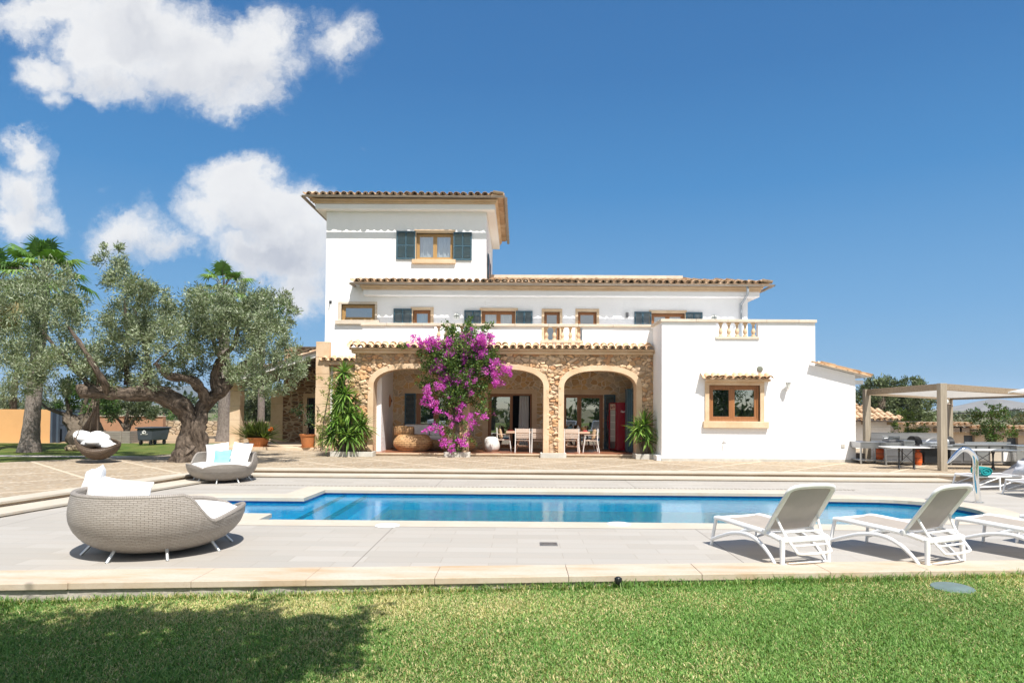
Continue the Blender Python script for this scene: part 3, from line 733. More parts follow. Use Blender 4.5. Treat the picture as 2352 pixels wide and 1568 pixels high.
# foreground grass: separate bent blades
def blades(n, x0, x1, y0, y1, seed, hmin=.02, hmax=.042, edge=False):
    g = np.random.default_rng(seed)
    X = g.uniform(x0, x1, n); kfx = KF0.y + (KF1.y-KF0.y)*(X-KF0.x)/(KF1.x-KF0.x)
    Y = y0 + (kfx-y0)*g.random(n) if not edge else kfx - np.abs(g.normal(0, .05, n))
    Z = np.clip(-.118+.0105*X, -.22, .02)
    def vn(sx, sy, seed2):
        k = np.random.default_rng(seed2); t = np.zeros(n)
        for a in range(5):
            th = k.uniform(0, 2*math.pi); f = k.uniform(.6, 1.6); t += np.sin((X*math.cos(th)*sx+Y*math.sin(th)*sy)*f*6.0+k.uniform(0, 6))
        return t/5
    dry = vn(.16, .22, 3)*.55 + vn(.9, 1.0, 4)*.45 + np.exp(-((Y-kfx+.55)/.55)**2)*1.1*(np.clip(1-np.abs(X+.9)/5.0, .2, 1)) + .06
    straw = g.random(n) < np.clip(.19+.58*dry, .05, .87)
    h = g.uniform(hmin, hmax, n)*np.where(straw, .75, 1.0)*(1+.25*vn(.5, .5, 9))
    if edge: h *= g.uniform(.7, 2.4, n)
    th = g.uniform(0, 2*math.pi, n); lean = g.uniform(.25, 1.5, n)*h*np.where(straw, 1.5, 1.0)
    wd = g.uniform(.0022, .0052, n)
    b = np.stack([X, Y, Z], 1); dv = np.stack([np.cos(th), np.sin(th), np.zeros(n)], 1); sv = np.stack([-np.sin(th), np.cos(th), np.zeros(n)], 1)
    up = np.array([0, 0, 1.0])
    a0 = b - sv*wd[:, None]; a1 = b + sv*wd[:, None]
    mid = b + dv*lean[:, None]*.35 + up*h[:, None]*.62; m0 = mid - sv*wd[:, None]*.8; m1 = mid + sv*wd[:, None]*.8
    tip = b + dv*lean[:, None] + up*h[:, None]*.92; t1 = tip + sv*wd[:, None]*.15
    V = np.stack([a0, a1, m1, m0, t1, tip], 1).reshape(-1, 3)
    i = np.arange(n)*6; F = np.stack([np.stack([i, i+1, i+2, i+3], 1), np.stack([i+3, i+2, i+4, i+5], 1)], 1).reshape(-1, 4)
    gp = np.array([(.12,.26,.05), (.16,.305,.064), (.21,.355,.09), (.095,.215,.044), (.275,.40,.13)]); sp = np.array([(.56,.50,.23), (.46,.44,.17), (.66,.58,.32)])
    c = np.where(straw[:, None], sp[g.integers(0, 3, n)], gp[g.integers(0, 5, n)])*g.uniform(.75, 1.25, (n, 1))*(1+.15*vn(.3, .3, 21))[:, None]
    return V, F, np.repeat(np.clip(c, 0, 1), 6, 0)
parts_ = [blades(300000, -4.9, 7.4, 4.75, 8, 11, .014, .034), blades(9000, -6.2, 7.4, 7, 8, 12, .03, .055, True), blades(26000, -8, -4.9, 4.75, 8, 13)]
V, F, Cc, o_ = [], [], [], 0
for a, b, c in parts_: V.append(a); F.append(b+o_); Cc.append(c); o_ += len(a)
gobj = np_mesh('grass', np.concatenate(V), np.concatenate(F), 'grass', None, np.concatenate(Cc))
tag(gobj, 'short green lawn grass with straw coloured patches in front of the kerb', 'grass', None, 'stuff')
# mountains
def ridge(name, pts, Y, depth, mat, seed):
    "a real ridge: crest heights along x, falling away front and back"
    mb = MB(); n = 90; m = 14; P = []
    for i in range(n):
        x_ = pts[0][0]+(pts[-1][0]-pts[0][0])*i/(n-1)
        for (a, b) in zip(pts, pts[1:]):
            if a[0] <= x_ <= b[0]: t = (x_-a[0])/(b[0]-a[0]); t = t*t*(3-2*t); H = a[1]*(1-t)+b[1]*t
        row = []
        for j in range(m):
            s_ = j/(m-1); k = math.sin(math.pi*s_)**1.2; nn = noise.fractal(Vector((x_*.006, s_*3.0, seed)), 1, 2, 5)
            row.append(Vector((x_, Y+depth*(s_-.5), max(-2, H*k*(1+.28*nn*(1 if s_ != .5 else 1))-2))))
        P.append(row)
    mb.grid(P); return structure(mb.build(name, mat, None, smooth=True, angle=60, fix=True))
def crest(l, Y): return [(at(a, b, Y).x, at(a, b, Y).z) for a, b in l]
ridge('mountains', crest([(-700,915),(-250,900),(-60,905),(60,912),(200,915),(300,912),(380,893),(420,884),(455,892),(500,905),(560,912),(640,915),(760,925)], 2600), 2600, 900, 'hill', 1.7)
ridge('hills', crest([(1990,950),(2100,944),(2190,940),(2240,930),(2268,921),(2290,918),(2315,927),(2345,938),(2420,940),(2600,932),(2900,936)], 1500), 1500, 420, 'hill_rock', 4.1)

# the far woods that close the horizon, and the air in front of the mountains
def woods(name, label, rows, n, ll, cols):
    P = []
    for (x0, x1, Y, hmax) in rows:
        for k in range(n):
            x = rng.uniform(x0, x1); y = Y+rng.uniform(-8, 8); h = hmax*rng.uniform(.35, 1.0); r = hmax*rng.uniform(.35, .7)
            P.append(((x, y, -.4+h*.55), r))
    pts, D = clump_points(P, 40, 6, .5, .3, .3, .8); pts[:, 2] = np.maximum(pts[:, 2], -.4)
    return tag(leaves(name, pts, D, ll, ll*.5, 'leaf', None, cols, .3), label, 'woods', None, 'stuff')
woods('far_woods', 'low hazy belt of trees across the plain in front of the mountains', [(-150, -30, 110, 3.2), (-260, 0, 190, 4.5), (30, 140, 140, 1.3), (40, 260, 220, 2.2), (60, 300, 300, 3.0), (-90, 90, -48, 3.4), (-45, 45, -17, 2.1)], 46, .9, [(.075,.10,.045), (.10,.13,.06), (.055,.08,.035)])
# ------------------------------------------------------------------ the villa
YW, YF, YG = 27.4, 24.5, 23.0            # main wall, arcade front, kitchen wing front
PF = .26                                  # arcade floor
z1 = zc(0, 880, 1.782); z2 = zc(1100, 660, 2.352); z3 = zc(2000, 960, 2.352); z4 = zc(1100, 1260, 2.94); z5 = zc(1800, 1260, 2.94); z6 = zc(2400, 1160, 2.6133); z7 = zc(3100, 1360, 3.1365); z8 = zc(2600, 1760, 1.897)
def rect(zf, x0, x1, y0, y1, Y):
    "(x0,x1,z0,z1) in the plane Y of a rectangle measured in the photograph"
    a, b = zf(x0, (y0+y1)/2), zf(x1, (y0+y1)/2); c, d = zf((x0+x1)/2, y0), zf((x0+x1)/2, y1)
    return (at(*a, Y).x, at(*b, Y).x, at(*d, Y).z, at(*c, Y).z)
villa = thing('villa', 'white two storey villa with square tower, stone arcade and clay tile roofs behind the pool', 'house', (0, YW, TZ))
XL, XR, XT = X_of(744, YW), X_of(1718, YW), X_of(1114, YW)
XPL, XPR = X_of(815, YF), X_of(1520, YG)
TOPT, TOPM = 10.0, 6.66

# windows: openings first, so that the walls can be cut
WIN = dict(
 tower=rect(z2, 1085, 1410, 505, 738, YW), small=rect(z2, 425, 720, 1130, 1272, YW), bath=rect(z2, 1055, 1210, 1182, 1500, YW), pair=rect(z2, 1662, 1955, 1190, 1500, YW),
 door_a=rect(z3, 95, 232, 492, 800, YW), door_b=rect(z3, 393, 557, 492, 800, YW), right=rect(z3, 1042, 1335, 505, 800, YW))
for k in ('bath', 'pair', 'door_a', 'door_b', 'right'): WIN[k] = (WIN[k][0], WIN[k][1], 3.79, WIN[k][3])
LOW = dict(d1=rect(z4, 1355, 1790, 632, 1240, YW), d2=rect(z5, 88, 572, 635, 1240, YW), d3=rect(z5, 915, 1355, 645, 1240, YW))
for k in LOW: LOW[k] = (LOW[k][0], LOW[k][1], PF+(.75 if k == 'd1' else .02), LOW[k][3])
mb = MB(); wall_holes(mb, XL, XT, TZ-.1, TOPT, [WIN['tower'], WIN['small'], WIN['bath'], WIN['pair']] + [(XPL+.7, XT+1, PF, 3.4)], YW, YW+.35)
mb.box(XL, XL+.3, YW+.35, 33.6, 0, TOPT); mb.box(XT-.3, XT, YW+.35, 33.6, 5.5, TOPT); mb.box(XL, XT, 33.6, 33.9, 0, TOPT)
mb.box(XL+.3, XT-.3, YW+.35, 33.6, 6.5, 6.7)
tower_wall = mb.build('tower_wall', 'plaster', villa, fix=True)
mb = MB(); wall_holes(mb, XT+.002, XR, 3.4, TOPM, [(WIN['pair'][0]-5, WIN['pair'][1], 3.79, WIN['pair'][3])] + [WIN['door_a'], WIN['door_b'], WIN['right']], YW, YW+.35)
mb.box(XR-.3, XR, YW+.35, 35, .1, TOPM); mb.box(XT, XR-.3, 34.7, 35, .1, TOPM); mb.box(XT-.1, XR-.3, YW+.35, 34.7, 3.42, 3.6)
mb.build('upper_wall', 'plaster', villa, fix=True)
mb = MB(); mb.box(X_of(1120, 30.5), X_of(1566, 30.5), 30.5, 33, 6.3, at(1300, 632.5, 30.5).z-.14); mb.build('roof_parapet', 'plaster', villa)
mb = MB(); zt = at(1300, 632.5, 30.5).z; mb.box(X_of(1118, 30.5), X_of(1567, 30.5), 30.4, 33.05, zt-.14, zt); mb.build('parapet_cap', 'cap', villa)

# eaves: white cove box, sandstone moulding, gutter, tiles
def eave_loop(mb, x0, x1, yb, o, za, zb, left=True, right=True, yback=33.8):
    "box ring sticking out by o from the walls"
    mb.box(x0-(o if left else 0), x1+(o if right else 0), yb-o, yb-.001, za, zb)
    if left: mb.box(x0-o, x0-.001, yb, yback+o, za, zb)
    if right: mb.box(x1+.001, x1+o, yb, yback+o, za, zb)
def eaves(x0, x1, zg, left, right, yback, tag_):
    c = MB(); eave_loop(c, x0, x1, YW, .36, zg-.42, zg-.20, left, right, yback)
    # sloping cove beneath
    def cove(pa, pb, qa, qb): c.add([pa, pb, qb, qa], [[0, 1, 2, 3]])
    c.build('cornice', 'plaster', villa, bevel=.03)
    s = MB(); eave_loop(s, x0, x1, YW, .40, zg-.20, zg-.11, left, right, yback); eave_loop(s, x0, x1, YW, .46, zg-.11, zg-.02, left, right, yback)
    s.build('eave_moulding', 'sand', villa, bevel=.015)
    g = MB(); b = g; o = .745; xa, xb = x0-(o+.03 if left else .35), x1+(o+.03 if right else 0)
    def half(p0, p1, out):
        p0, p1, out = Vector(p0), Vector(p1), Vector(out); P = []
        for p in (p0, p1): P.append([p + out*(.065*math.cos(a)) - Vector((0, 0, .065*math.sin(a))) for a in [math.pi*k/8 for k in range(9)]])
        g.grid(P); g.grid([[q + Vector((0, 0, .006)) + (-out*.003) for q in r_] for r_ in P])
    half((xa, YW-o, zg), (xb, YW-o, zg), (0, -1, 0))
    if right: half((xb, YW-o, zg), (xb, yback+o, zg), (1, 0, 0))
    if left: half((xa, YW-o, zg), (xa, yback+o, zg), (-1, 0, 0))
    x = xa+.25
    while x < xb: b.tube([(x, YW-o-.072, zg+.01), (x, YW-o-.06, zg-.045), (x, YW-o, zg-.075), (x, YW-o+.1, zg-.03)], .008, 4); x += .72
    if right:
        y = YW-o+.4
        while y < yback: b.tube([(xb+.072, y, zg+.01), (xb+.06, y, zg-.045), (xb, y, zg-.075)], .008, 4); y += .72
    g.build('gutter', 'gutter', villa, smooth=True)
ZGT = at(*z2(900, 178), YW-.7).z; ZGM = at(*z3(900, 250), YW-.7).z
eaves(XL, XT, ZGT, True, True, 33.6, 't'); eaves(XL+1.95, XR, ZGM, True, True, 34.7, 'm')
def hip_roof(name, x0, x1, y0, y1, z, slope, left, right, mat='tile', rows=9, under=True):
    "tiles on the front slope and the hipped ends over a closed roof body"
    body = MB(); D = (y1-y0)/2; H = D*slope
    a, b = (x0+D if left else x0), (x1-D if right else x1)
    vs = [(x0, y0, z), (x1, y0, z), (x1, y1, z), (x0, y1, z), (a, y0+D, z+H), (b, y0+D, z+H)]
    body.add(vs, [[0, 1, 5, 4], [1, 2, 5], [2, 3, 4, 5], [3, 0, 4], [3, 2, 1, 0]])
    rf = body.build(name, mat, villa)
    t = MB(); sp = .275; cl = math.hypot(1, slope); tl = .42
    def lim(n, l, r_):
        def f(i):
            d = 1e9
            if l: d = min(d, (i+.7)*sp)
            if r_: d = min(d, (n-i-.3)*sp)
            return max(1, int(min(d, D)*cl/(tl*.86)+.6))
        return f
    n = int((x1-x0)/sp); tile_field(t, (x0, y0-.04, z+.02), (1, 0, 0), (0, 1, slope), n, rows, (x1-x0)/n, tl, .105, rowmax=lim(n, left, right))
    m_ = int((y1-y0)/sp)
    if right: tile_field(t, (x1+.04, y0, z+.02), (0, 1, 0), (-1, 0, slope), m_, rows, (y1-y0)/m_, tl, .105, rowmax=lim(m_, True, True))
    if left: tile_field(t, (x0-.04, y1, z+.02), (0, -1, 0), (1, 0, slope), m_, min(rows, 4), (y1-y0)/m_, tl, .105, rowmax=lim(m_, True, True))
    t.build('roof_tile_row', mat, rf, smooth=True, angle=50)
hip_roof('tower_roof', XL-.66, XT+.66, YW-.65, 34.3, ZGT+.06, .20, True, True, rows=7)
hip_roof('main_roof', XL+1.27, XR+.66, YW-.65, 35.4, ZGM+.06, .20, False, True, rows=8)
# the wall of the tower stands in front of part of that roof's left end: its soffit box stays outside

# terrace slab, parapet, cap stones and balusters
g1 = (at(*z2(1238, 1400), YF+.1).x, at(*z2(1585, 1400), YF+.1).x); g2 = (at(*z3(72, 690), YF+.1).x, at(*z3(433, 690), YF+.1).x); g3 = (at(*z3(1614, 650), YG).x, at(*z3(1983, 650), YG).x)
CT = 4.92; CB = 4.82; BZ0, BZ1 = 4.25, 4.34; XPA = X_of(830, YF+.1)
mb = MB(); mb.box(XPA+.01, XPR+.2, YF+.32, YW-.002, 3.40, 3.75); mb.build('terrace_slab', 'plaster', villa)
mb = MB(); wall_holes(mb, XPA, XPR+.2, 3.6, CB, [(*g1, BZ0+.04, CB+1), (*g2, BZ0+.04, CB+1)], YF+.1, YF+.30)
mb.box(XPA, XPA+.2, YF+.301, YW-.001, 3.6, CB); mb.build('parapet', 'plaster', villa, fix=True)
def stones(mb, x0, x1, y0, y1, z0, z1, L=1.1):
    x = x0
    while x < x1-.02:
        b = min(x1, x+L*random.uniform(.8, 1.2)); b = x1 if x1-b < .3 else b
        d = random.uniform(-.006, .006); mb.box(x+.002, b-.002, y0+d, y1, z0, z1+d*.5); x = b
cap = MB(); stones(cap, XPA-.06, XPR-.05, YF+.04, YF+.36, CB+.001, CT); stones(cap, XPR-.05, X_of(1874, YG)+.03, YG-.06, YG+.26, CB+.001, CT)
cap.box(XPR-.06, XPR+.24, YG+.261, YF+.039, CB+.001, CT); cap.box(XPA-.06, XPA+.24, YF+.361, YW-.01, CB+.001, CT)
cap.build('cap_stone', 'cap', villa, bevel=.012)
BAL = [(.075, 0), (.075, .05), (.045, .07), (.052, .10), (.072, .15), (.074, .19), (.055, .25), (.036, .31), (.034, .335), (.052, .345), (.052, .365), (.036, .38), (.05, .41), (.075, .43), (.075, .48)]
for (ga, gb, yy_) in ((g1[0], g1[1], YF+.2), (g2[0], g2[1], YF+.2), (g3[0], g3[1], YG+.1)):
    s = MB(); s.box(ga-.03, gb+.03, yy_-.14, yy_+.12, BZ0, BZ1); s.build('balustrade_sill', 'cap', villa, bevel=.01)
    for i in range(5):
        x = ga+(gb-ga)*(i+.62)/5.1
        b = MB(); b.lathe([(r_*1.0, z_) for r_, z_ in BAL], (x, yy_-.01, BZ1), 14); b.build('baluster', 'sand', villa, smooth=True, angle=45)

# kitchen wing on the right
XGR = X_of(1873, YG); XLR = X_of(1965, YG); wz = rect(z6, 676, 1174, 742, 1096, YG)
mb = MB(); wall_holes(mb, XPR, XGR, TZ+.09, CB, [(*g3, BZ0+.04, CB+1), wz], YG, YG+.2)
mb.box(XPR, XPR+.2, YG+.201, YF+.6, TZ-.1, CB); mb.box(XGR-.2, XGR, YG+.201, 31, 3.0, CB); mb.box(XPR+.2, XGR-.2, YG+.21, YW, 3.55, 3.75)
lz0, lz1 = at(1875, 838, YG).z, at(1966, 861, YG).z
mb.prism([(XGR+.001, YG, TZ+.09), (XLR, YG, TZ+.09), (XLR, YG, lz1), (XGR+.001, YG, lz0)], (0, .2, 0)); mb.box(XLR-.2, XLR, YG+.201, 31, TZ-.1, lz1-.03)
mb.box(XPR+.2, XLR-.2, 30.8, 31, TZ-.1, 3.6)
mb.build('wing_wall', 'plaster', villa, fix=True)
mb = MB(); mb.box(XPR-.004, XLR+.004, YG-.012, YG+.1, TZ-.1, TZ+.088); mb.build('plinth', 'concrete', villa)
mb = MB(); sl = (lz1-lz0)/(XLR-XGR); ov = .42
mb.prism([(XGR, YG-.12, lz0+.02), (XLR+ov, YG-.12, lz1+ov*sl+.02), (XLR+ov, YG-.12, lz1+ov*sl+.06), (XGR, YG-.12, lz0+.06)], (0, 8.2, 0)); lr = mb.build('lean_to_roof', 'white_paint', villa, fix=True)
t = MB(); tile_field(t, (XLR+ov+.05, YG-.1, lz1+ov*sl+.05), (0, 1, 0), (-1, 0, -sl), 28, 4, .285, .5, .10)
t.box(XGR, XLR+ov, YG-.15, YG-.13, lz1, lz1+.01) if False else None
for i in range(5): t.bar((XLR+ov-.38*i, YG-.14, lz1+ov*sl-.38*i*sl*-1*-1+.06+.015*i*0), (XLR+ov-.38*i-.42, YG-.14, lz1+(ov-.38*i-.42)*sl+.065), .16, .03)
t.build('roof_tile_row', 'tile_new', lr, smooth=True)
for y_ in (.2, 1.6): mb = MB(); mb.box(XLR+.01, XLR+ov-.05, YG+y_, YG+y_+.12, lz1-.30, lz1-.17); mb.build('rafter', 'white_paint', villa)

# window maker
def window(parent, r_, y, wood, sashes=2, curtain=False, fw=.07, glass='glass', mull=None, open_right=False, name='window'):
    x0, x1, za, zb = r_; f = MB()
    f.box(x0, x1, y, y+.09, zb-fw, zb); f.box(x0, x1, y, y+.09, za, za+fw); f.box(x0, x0+fw, y, y+.09, za+fw, zb-fw); f.box(x1-fw, x1, y, y+.09, za+fw, zb-fw)
    xs = [x0+fw] + [x0+fw+(x1-x0-2*fw)*(mull[i] if mull else (i+1)/sashes) for i in range(sashes-1)] + [x1-fw]
    for xm in xs[1:-1]: f.box(xm-.025, xm+.025, y+.012, y+.088, za+fw, zb-fw)
    w_ = f.build(name, wood, parent, bevel=.006)
    for i in range(sashes):
        if open_right and i == sashes-1: continue
        a, b = xs[i]+(.026 if i else .002), xs[i+1]-(.026 if i < sashes-1 else .002); g = MB(); s = fw*.85
        g.box(a, b, y+.02, y+.075, zb-fw-s, zb-fw-.001); g.box(a, b, y+.02, y+.075, za+fw+.001, za+fw+s); g.box(a, a+s, y+.02, y+.075, za+fw+s, zb-fw-s); g.box(b-s, b, y+.02, y+.075, za+fw+s, zb-fw-s)
        g.build('sash', wood, w_, bevel=.005)
        p = MB(); p.add([(a+s, y+.05, za+fw+s), (b-s, y+.05, za+fw+s), (b-s, y+.05, zb-fw-s), (a+s, y+.05, zb-fw-s)], [[0, 1, 2, 3]]); p.build('pane', glass, w_)
    if curtain:
        c = MB(); n = 60; P = []
        for i in range(n):
            t_ = i/(n-1); x = x0+fw+.01+(x1-x0-2*fw-.02)*t_; d = .03*math.sin(t_*38+1)+.02*math.sin(t_*91)
            gap = .0
            P.append([Vector((x, y+.2+d, za+.02)), Vector((x, y+.2+d, zb-.03))])
        c.grid(P); c.build('curtain', 'curtain', w_, smooth=True, angle=80)
    return w_
def surround(r_, y, tk, sill=None, mat='sand', out=.035, parent=villa):
    x0, x1, za, zb = r_; xa, xb, zt_ = tk; s = MB()
    s.box(x0-xa, x1+xb, y-out, y+.12, zb, zb+zt_); s.box(x0-xa, x0, y-out, y+.12, za, zb-.001); s.box(x1, x1+xb, y-out, y+.12, za, zb-.001)
    s.build('window_surround', mat, parent, bevel=.008)
    if sill:
        a, b, h, o = sill; q = MB(); q.box(a, b, y-o, y+.15, za-h, za-.001); q.build('window_sill', mat, parent, bevel=.012)
def shutter(r_, y, depth=.035, parent=villa, slats=None, rails=(0.5,), cols=2, folded=0):
    x0, x1, za, zb = r_; f = MB(); s = .055
    f.box(x0, x0+s, y-depth, y, za, zb); f.box(x1-s, x1, y-depth, y, za, zb); f.box(x0+s, x1-s, y-depth, y, zb-s, zb); f.box(x0+s, x1-s, y-depth, y, za, za+s*1.2)
    for q in rails: z_ = za+(zb-za)*q; f.box(x0+s, x1-s, y-depth+.002, y-.002, z_-s*.5, z_+s*.5)
    if cols == 2: xm = (x0+x1)/2; f.box(xm-.03, xm+.03, y-depth+.001, y-.001, za+s, zb-s)
    n = int((zb-za)/.052)
    for i in range(n):
        z_ = za+s+(zb-za-2*s)*(i+.5)/n
        m_ = Matrix.Translation((0, y-depth*.5, z_)) @ Matrix.Rotation(R(38), 4, 'X')
        f.box(x0+s*.8, x1-s*.8, -.024, .024, -.004, .004, m_)
    return f.build('shutter', 'shutter', parent)
yw = YW+.09
window(villa, WIN['tower'], yw, 'wood_gold', 2, True, .065)
r = WIN['tower']; rs = rect(z2, 1068, 1425, 478, 505, YW); surround(r, YW, (r[0]-rs[0], rs[1]-r[1], .14), (at(*z2(1048, 750), YW).x, at(*z2(1432, 750), YW).x, .17, .11))
shutter(rect(z2, 910, 1078, 487, 736, YW), YW-.02); shutter(rect(z2, 1412, 1575, 497, 745, YW), YW-.02)
window(villa, WIN['small'], yw, 'wood_gold', 1, False, .075); r = WIN['small']
surround(r, YW, (.13, .09, .10), (at(*z2(375, 1290), YW).x, at(*z2(758, 1290), YW).x, .17, .12), 'cap')
window(villa, WIN['bath'], yw, 'wood_frame', 1, True, .07); surround(WIN['bath'], YW, (.1, .12, .12))
shutter((*rect(z2, 885, 1045, 1170, 1300, YW)[:2], 3.8, at(*z2(960, 1170), YW).z), YW-.02)
window(villa, WIN['pair'], yw, 'wood_frame', 2, True, .07); surround(WIN['pair'], YW, (.09, .11, .12))
a = rect(z2, 1508, 1655, 1185, 1300, YW); shutter((a[0], a[1], 3.8, a[3]), YW-.02); a = rect(z2, 1962, 2110, 1190, 1300, YW); shutter((a[0], a[1], 3.8, a[3]), YW-.02)
window(villa, WIN['door_a'], yw, 'wood_frame', 1, False, .06, name='balcony_door'); surround(WIN['door_a'], YW, (.1, .1, .12))
window(villa, WIN['door_b'], yw, 'wood_frame', 1, False, .06, name='balcony_door'); surround(WIN['door_b'], YW, (.1, .1, .12))
window(villa, WIN['right'], yw, 'wood_frame', 2, True, .07); surround(WIN['right'], YW, (.1, .08, .12))
a = rect(z3, 890, 1040, 492, 650, YW); shutter((a[0], a[1], 3.8, a[3]), YW-.02); a = rect(z3, 1342, 1490, 497, 650, YW); shutter((a[0], a[1], 3.8, a[3]), YW-.02)
# shuttered window on the tower's side wall, seen edge on
for (ya, yb_) in ((28.3, 28.9), (30.3, 30.9)): mb = MB(); mb.box(XT+.02, XT+.06, ya, yb_, 6.9, 8.3); mb.build('side_shutter', 'shutter', villa)
mb = MB(); mb.box(XT+.001, XT+.05, 28.95, 30.25, 6.85, 8.35); mb.build('side_window_frame', 'wood_frame', villa)
# kitchen wing window with its tiled hood
window(villa, wz, YG+.06, 'wood_frame', 2, False, .085, 'glass_dark', mull=[.46])
surround(wz, YG, (.10+wz[0]-at(*z6(676, 900), YG).x+.04, .14, .13), (at(*z6(615, 1135), YG).x, at(*z6(1253, 1135), YG).x, .22, .12), 'sand', .05)
hx0, hx1 = at(*z6(636, 690), YG).x, at(*z6(1262, 690), YG).x; hz = at(*z6(900, 706), YG).z
mb = MB(); mb.box(hx0, hx1, YG-.20, YG-.001, hz, hz+.085); mb.build('hood_ledge', 'sand', villa, bevel=.015)
t = MB(); tile_field(t, (hx0-.06, YG-.30, hz+.09), (1, 0, 0), (0, 1, .42), 10, 1, (hx1-hx0+.12)/10, .40, .105); t.build('window_hood', 'tile_new', villa, smooth=True)
mb = MB(); mb.box(wz[0]-.4, wz[1]+.4, YG+1.2, YG+1.25, 1.2, 3.4); mb.build('dark_room_panel', 'dark', villa)  # near-black panel standing in for the unlit kitchen behind the glass
# vent, lantern, tap, socket, floodlights, small hook
p = at(*z6(1175, 584), YG); mb = MB(); mb.lathe([(.0, .05), (.075, .045), (.10, .02), (.105, 0)], (0, 0, 0), 24)
m_ = Matrix.Translation((p.x, YG, p.z)) @ Matrix.Rotation(R(90), 4, 'X')
mb.v = [m_ @ q for q in mb.v]; mb.build('vent', 'lamp_dark', villa, smooth=True)
p = at(*z6(1453, 735), YG-.2); lp = MB()
lp.lathe([(.045, -.11), (.08, .06), (.075, .065)], (p.x, YG-.2, p.z), 8); wl = lp.build('wall_lantern', 'lamp_glass', villa)
lp = MB(); lp.lathe([(.105, .066), (.10, .085), (.05, .14), (.018, .155), (.012, .19), (0, .2)], (p.x, YG-.2, p.z), 8); lp.lathe([(0, -.15), (.04, -.13), (.055, -.11), (.045, -.108)], (p.x, YG-.2, p.z), 8)
lp.tube([(p.x, YG-.2, p.z-.14), (p.x, YG-.12, p.z-.19), (p.x, YG-.03, p.z-.12)], .014, 6); lp.box(p.x-.035, p.x+.035, YG-.025, YG, p.z-.2, p.z-.05)
for k in range(6): a = k*math.pi/3; lp.tube([(p.x+.05*math.cos(a), YG-.2+.05*math.sin(a), p.z-.11), (p.x+.085*math.cos(a), YG-.2+.085*math.sin(a), p.z+.066)], .007, 4)
lp.build('lantern_cage', 'white_paint', wl)
p = at(*z6(825, 1280), YG); mb = MB(); mb.tube([(p.x, YG, p.z), (p.x, YG-.09, p.z), (p.x, YG-.12, p.z-.04), (p.x, YG-.12, p.z-.12)], .014, 6); mb.bar((p.x-.05, YG-.07, p.z+.03), (p.x+.05, YG-.07, p.z+.035), .02, .012); mb.tube([(p.x, YG-.07, p.z), (p.x, YG-.07, p.z+.03)], .01, 6); mb.build('tap', 'steel', villa)
p = at(*z6(1988, 1337), YG); mb = MB(); mb.box(p.x-.06, p.x+.06, YG-.02, YG, p.z-.06, p.z+.06); mb.build('socket', 'concrete', villa, bevel=.008)
for (q, yy_) in ((z2(1442, 1237), YW), (z3(1592, 547), YW)):
    p = at(*q, yy_); mb = MB(); mb.lathe([(.12, 0), (.12, .03), (.10, .05), (.085, .06)], (0, 0, 0), 20); mb.lathe([(.085, .055), (.05, .08), (0, .09)], (0, 0, 0), 20); m_ = Matrix.Translation((p.x, yy_, p.z)) @ Matrix.Rotation(R(90), 4, 'X'); mb.v = [m_ @ u for u in mb.v]; mb.build('bulkhead_lamp', 'lamp_glass', villa, smooth=True)
    mb = MB()
    for k in range(2): mb.bar((p.x-.1*(1-k), yy_-.085, p.z-.1*k), (p.x+.1*(1-k), yy_-.085, p.z+.1*k), .018, .012, (0, 1, 0))
    mb.build('lamp_guard', 'lamp_dark', villa)
p = at(*z3(825, 520), YW); mb = MB(); mb.box(p.x-.05, p.x+.05, YW-.12, YW, p.z-.11, p.z+.10); mb.build('wall_light', 'steel_dark', villa, bevel=.01)
p = at(*z2(328, 1112), YW); mb = MB(); mb.tube([(p.x, YW, p.z), (p.x, YW-.12, p.z+.01), (p.x, YW-.13, p.z-.07)], .02, 6); mb.box(p.x-.05, p.x+.05, YW-.02, YW, p.z-.05, p.z+.06); mb.build('awning_hook', 'iron', villa)
# downpipes
p = at(*z3(1888, 270), YW-.62); zd = p.z; x = at(*z3(1830, 450), YW-.07).x; x2 = at(*z3(1888, 330), YW-.66).x
mb = MB(); pp, rr_ = wobble([(x2, YW-.66, zd), (x2, YW-.66, zd-.3), (x, YW-.12, zd-.62), (x, YW-.09, zd-.8), (x, YW-.09, 3.76)], [.05]*5, 0); mb.tube(pp, .048, 10); mb.build('downpipe', 'pipe', villa, smooth=True)
xd = at(*z5(1946, 700), YF-.25).x; ztop = at(*z5(1946, 195), YF-.25).z
mb = MB(); mb.tube([(xd, YF-.25, .5), (xd, YF-.25, ztop)], .05, 12); dpp = mb.build('downpipe', 'pipe', villa, smooth=True)
mb = MB(); mb.box(xd-.09, xd+.09, YF-.36, YF-.14, ztop, ztop+.13); mb.build('rainwater_head', 'tile', dpp, bevel=.01)
mb = MB()
for z_ in (.62, 1.35, 2.9): mb.lathe([(.056, 0), (.056, .03)], (xd, YF-.25, z_), 12)
mb.build('pipe_clip', 'concrete', dpp)
bx = gr(*z5(1930, 1388), TZ); mb = MB(); b0, b1 = at(*z5(1930, 1340), YG+.3).x, XPR+.03; mb.box(b0, b1, YG+.02, YG+.9, TZ-.02, at(*z5(1960, 1312), YG+.1).z); mb.build('pipe_base', 'plaster', villa, bevel=.01)

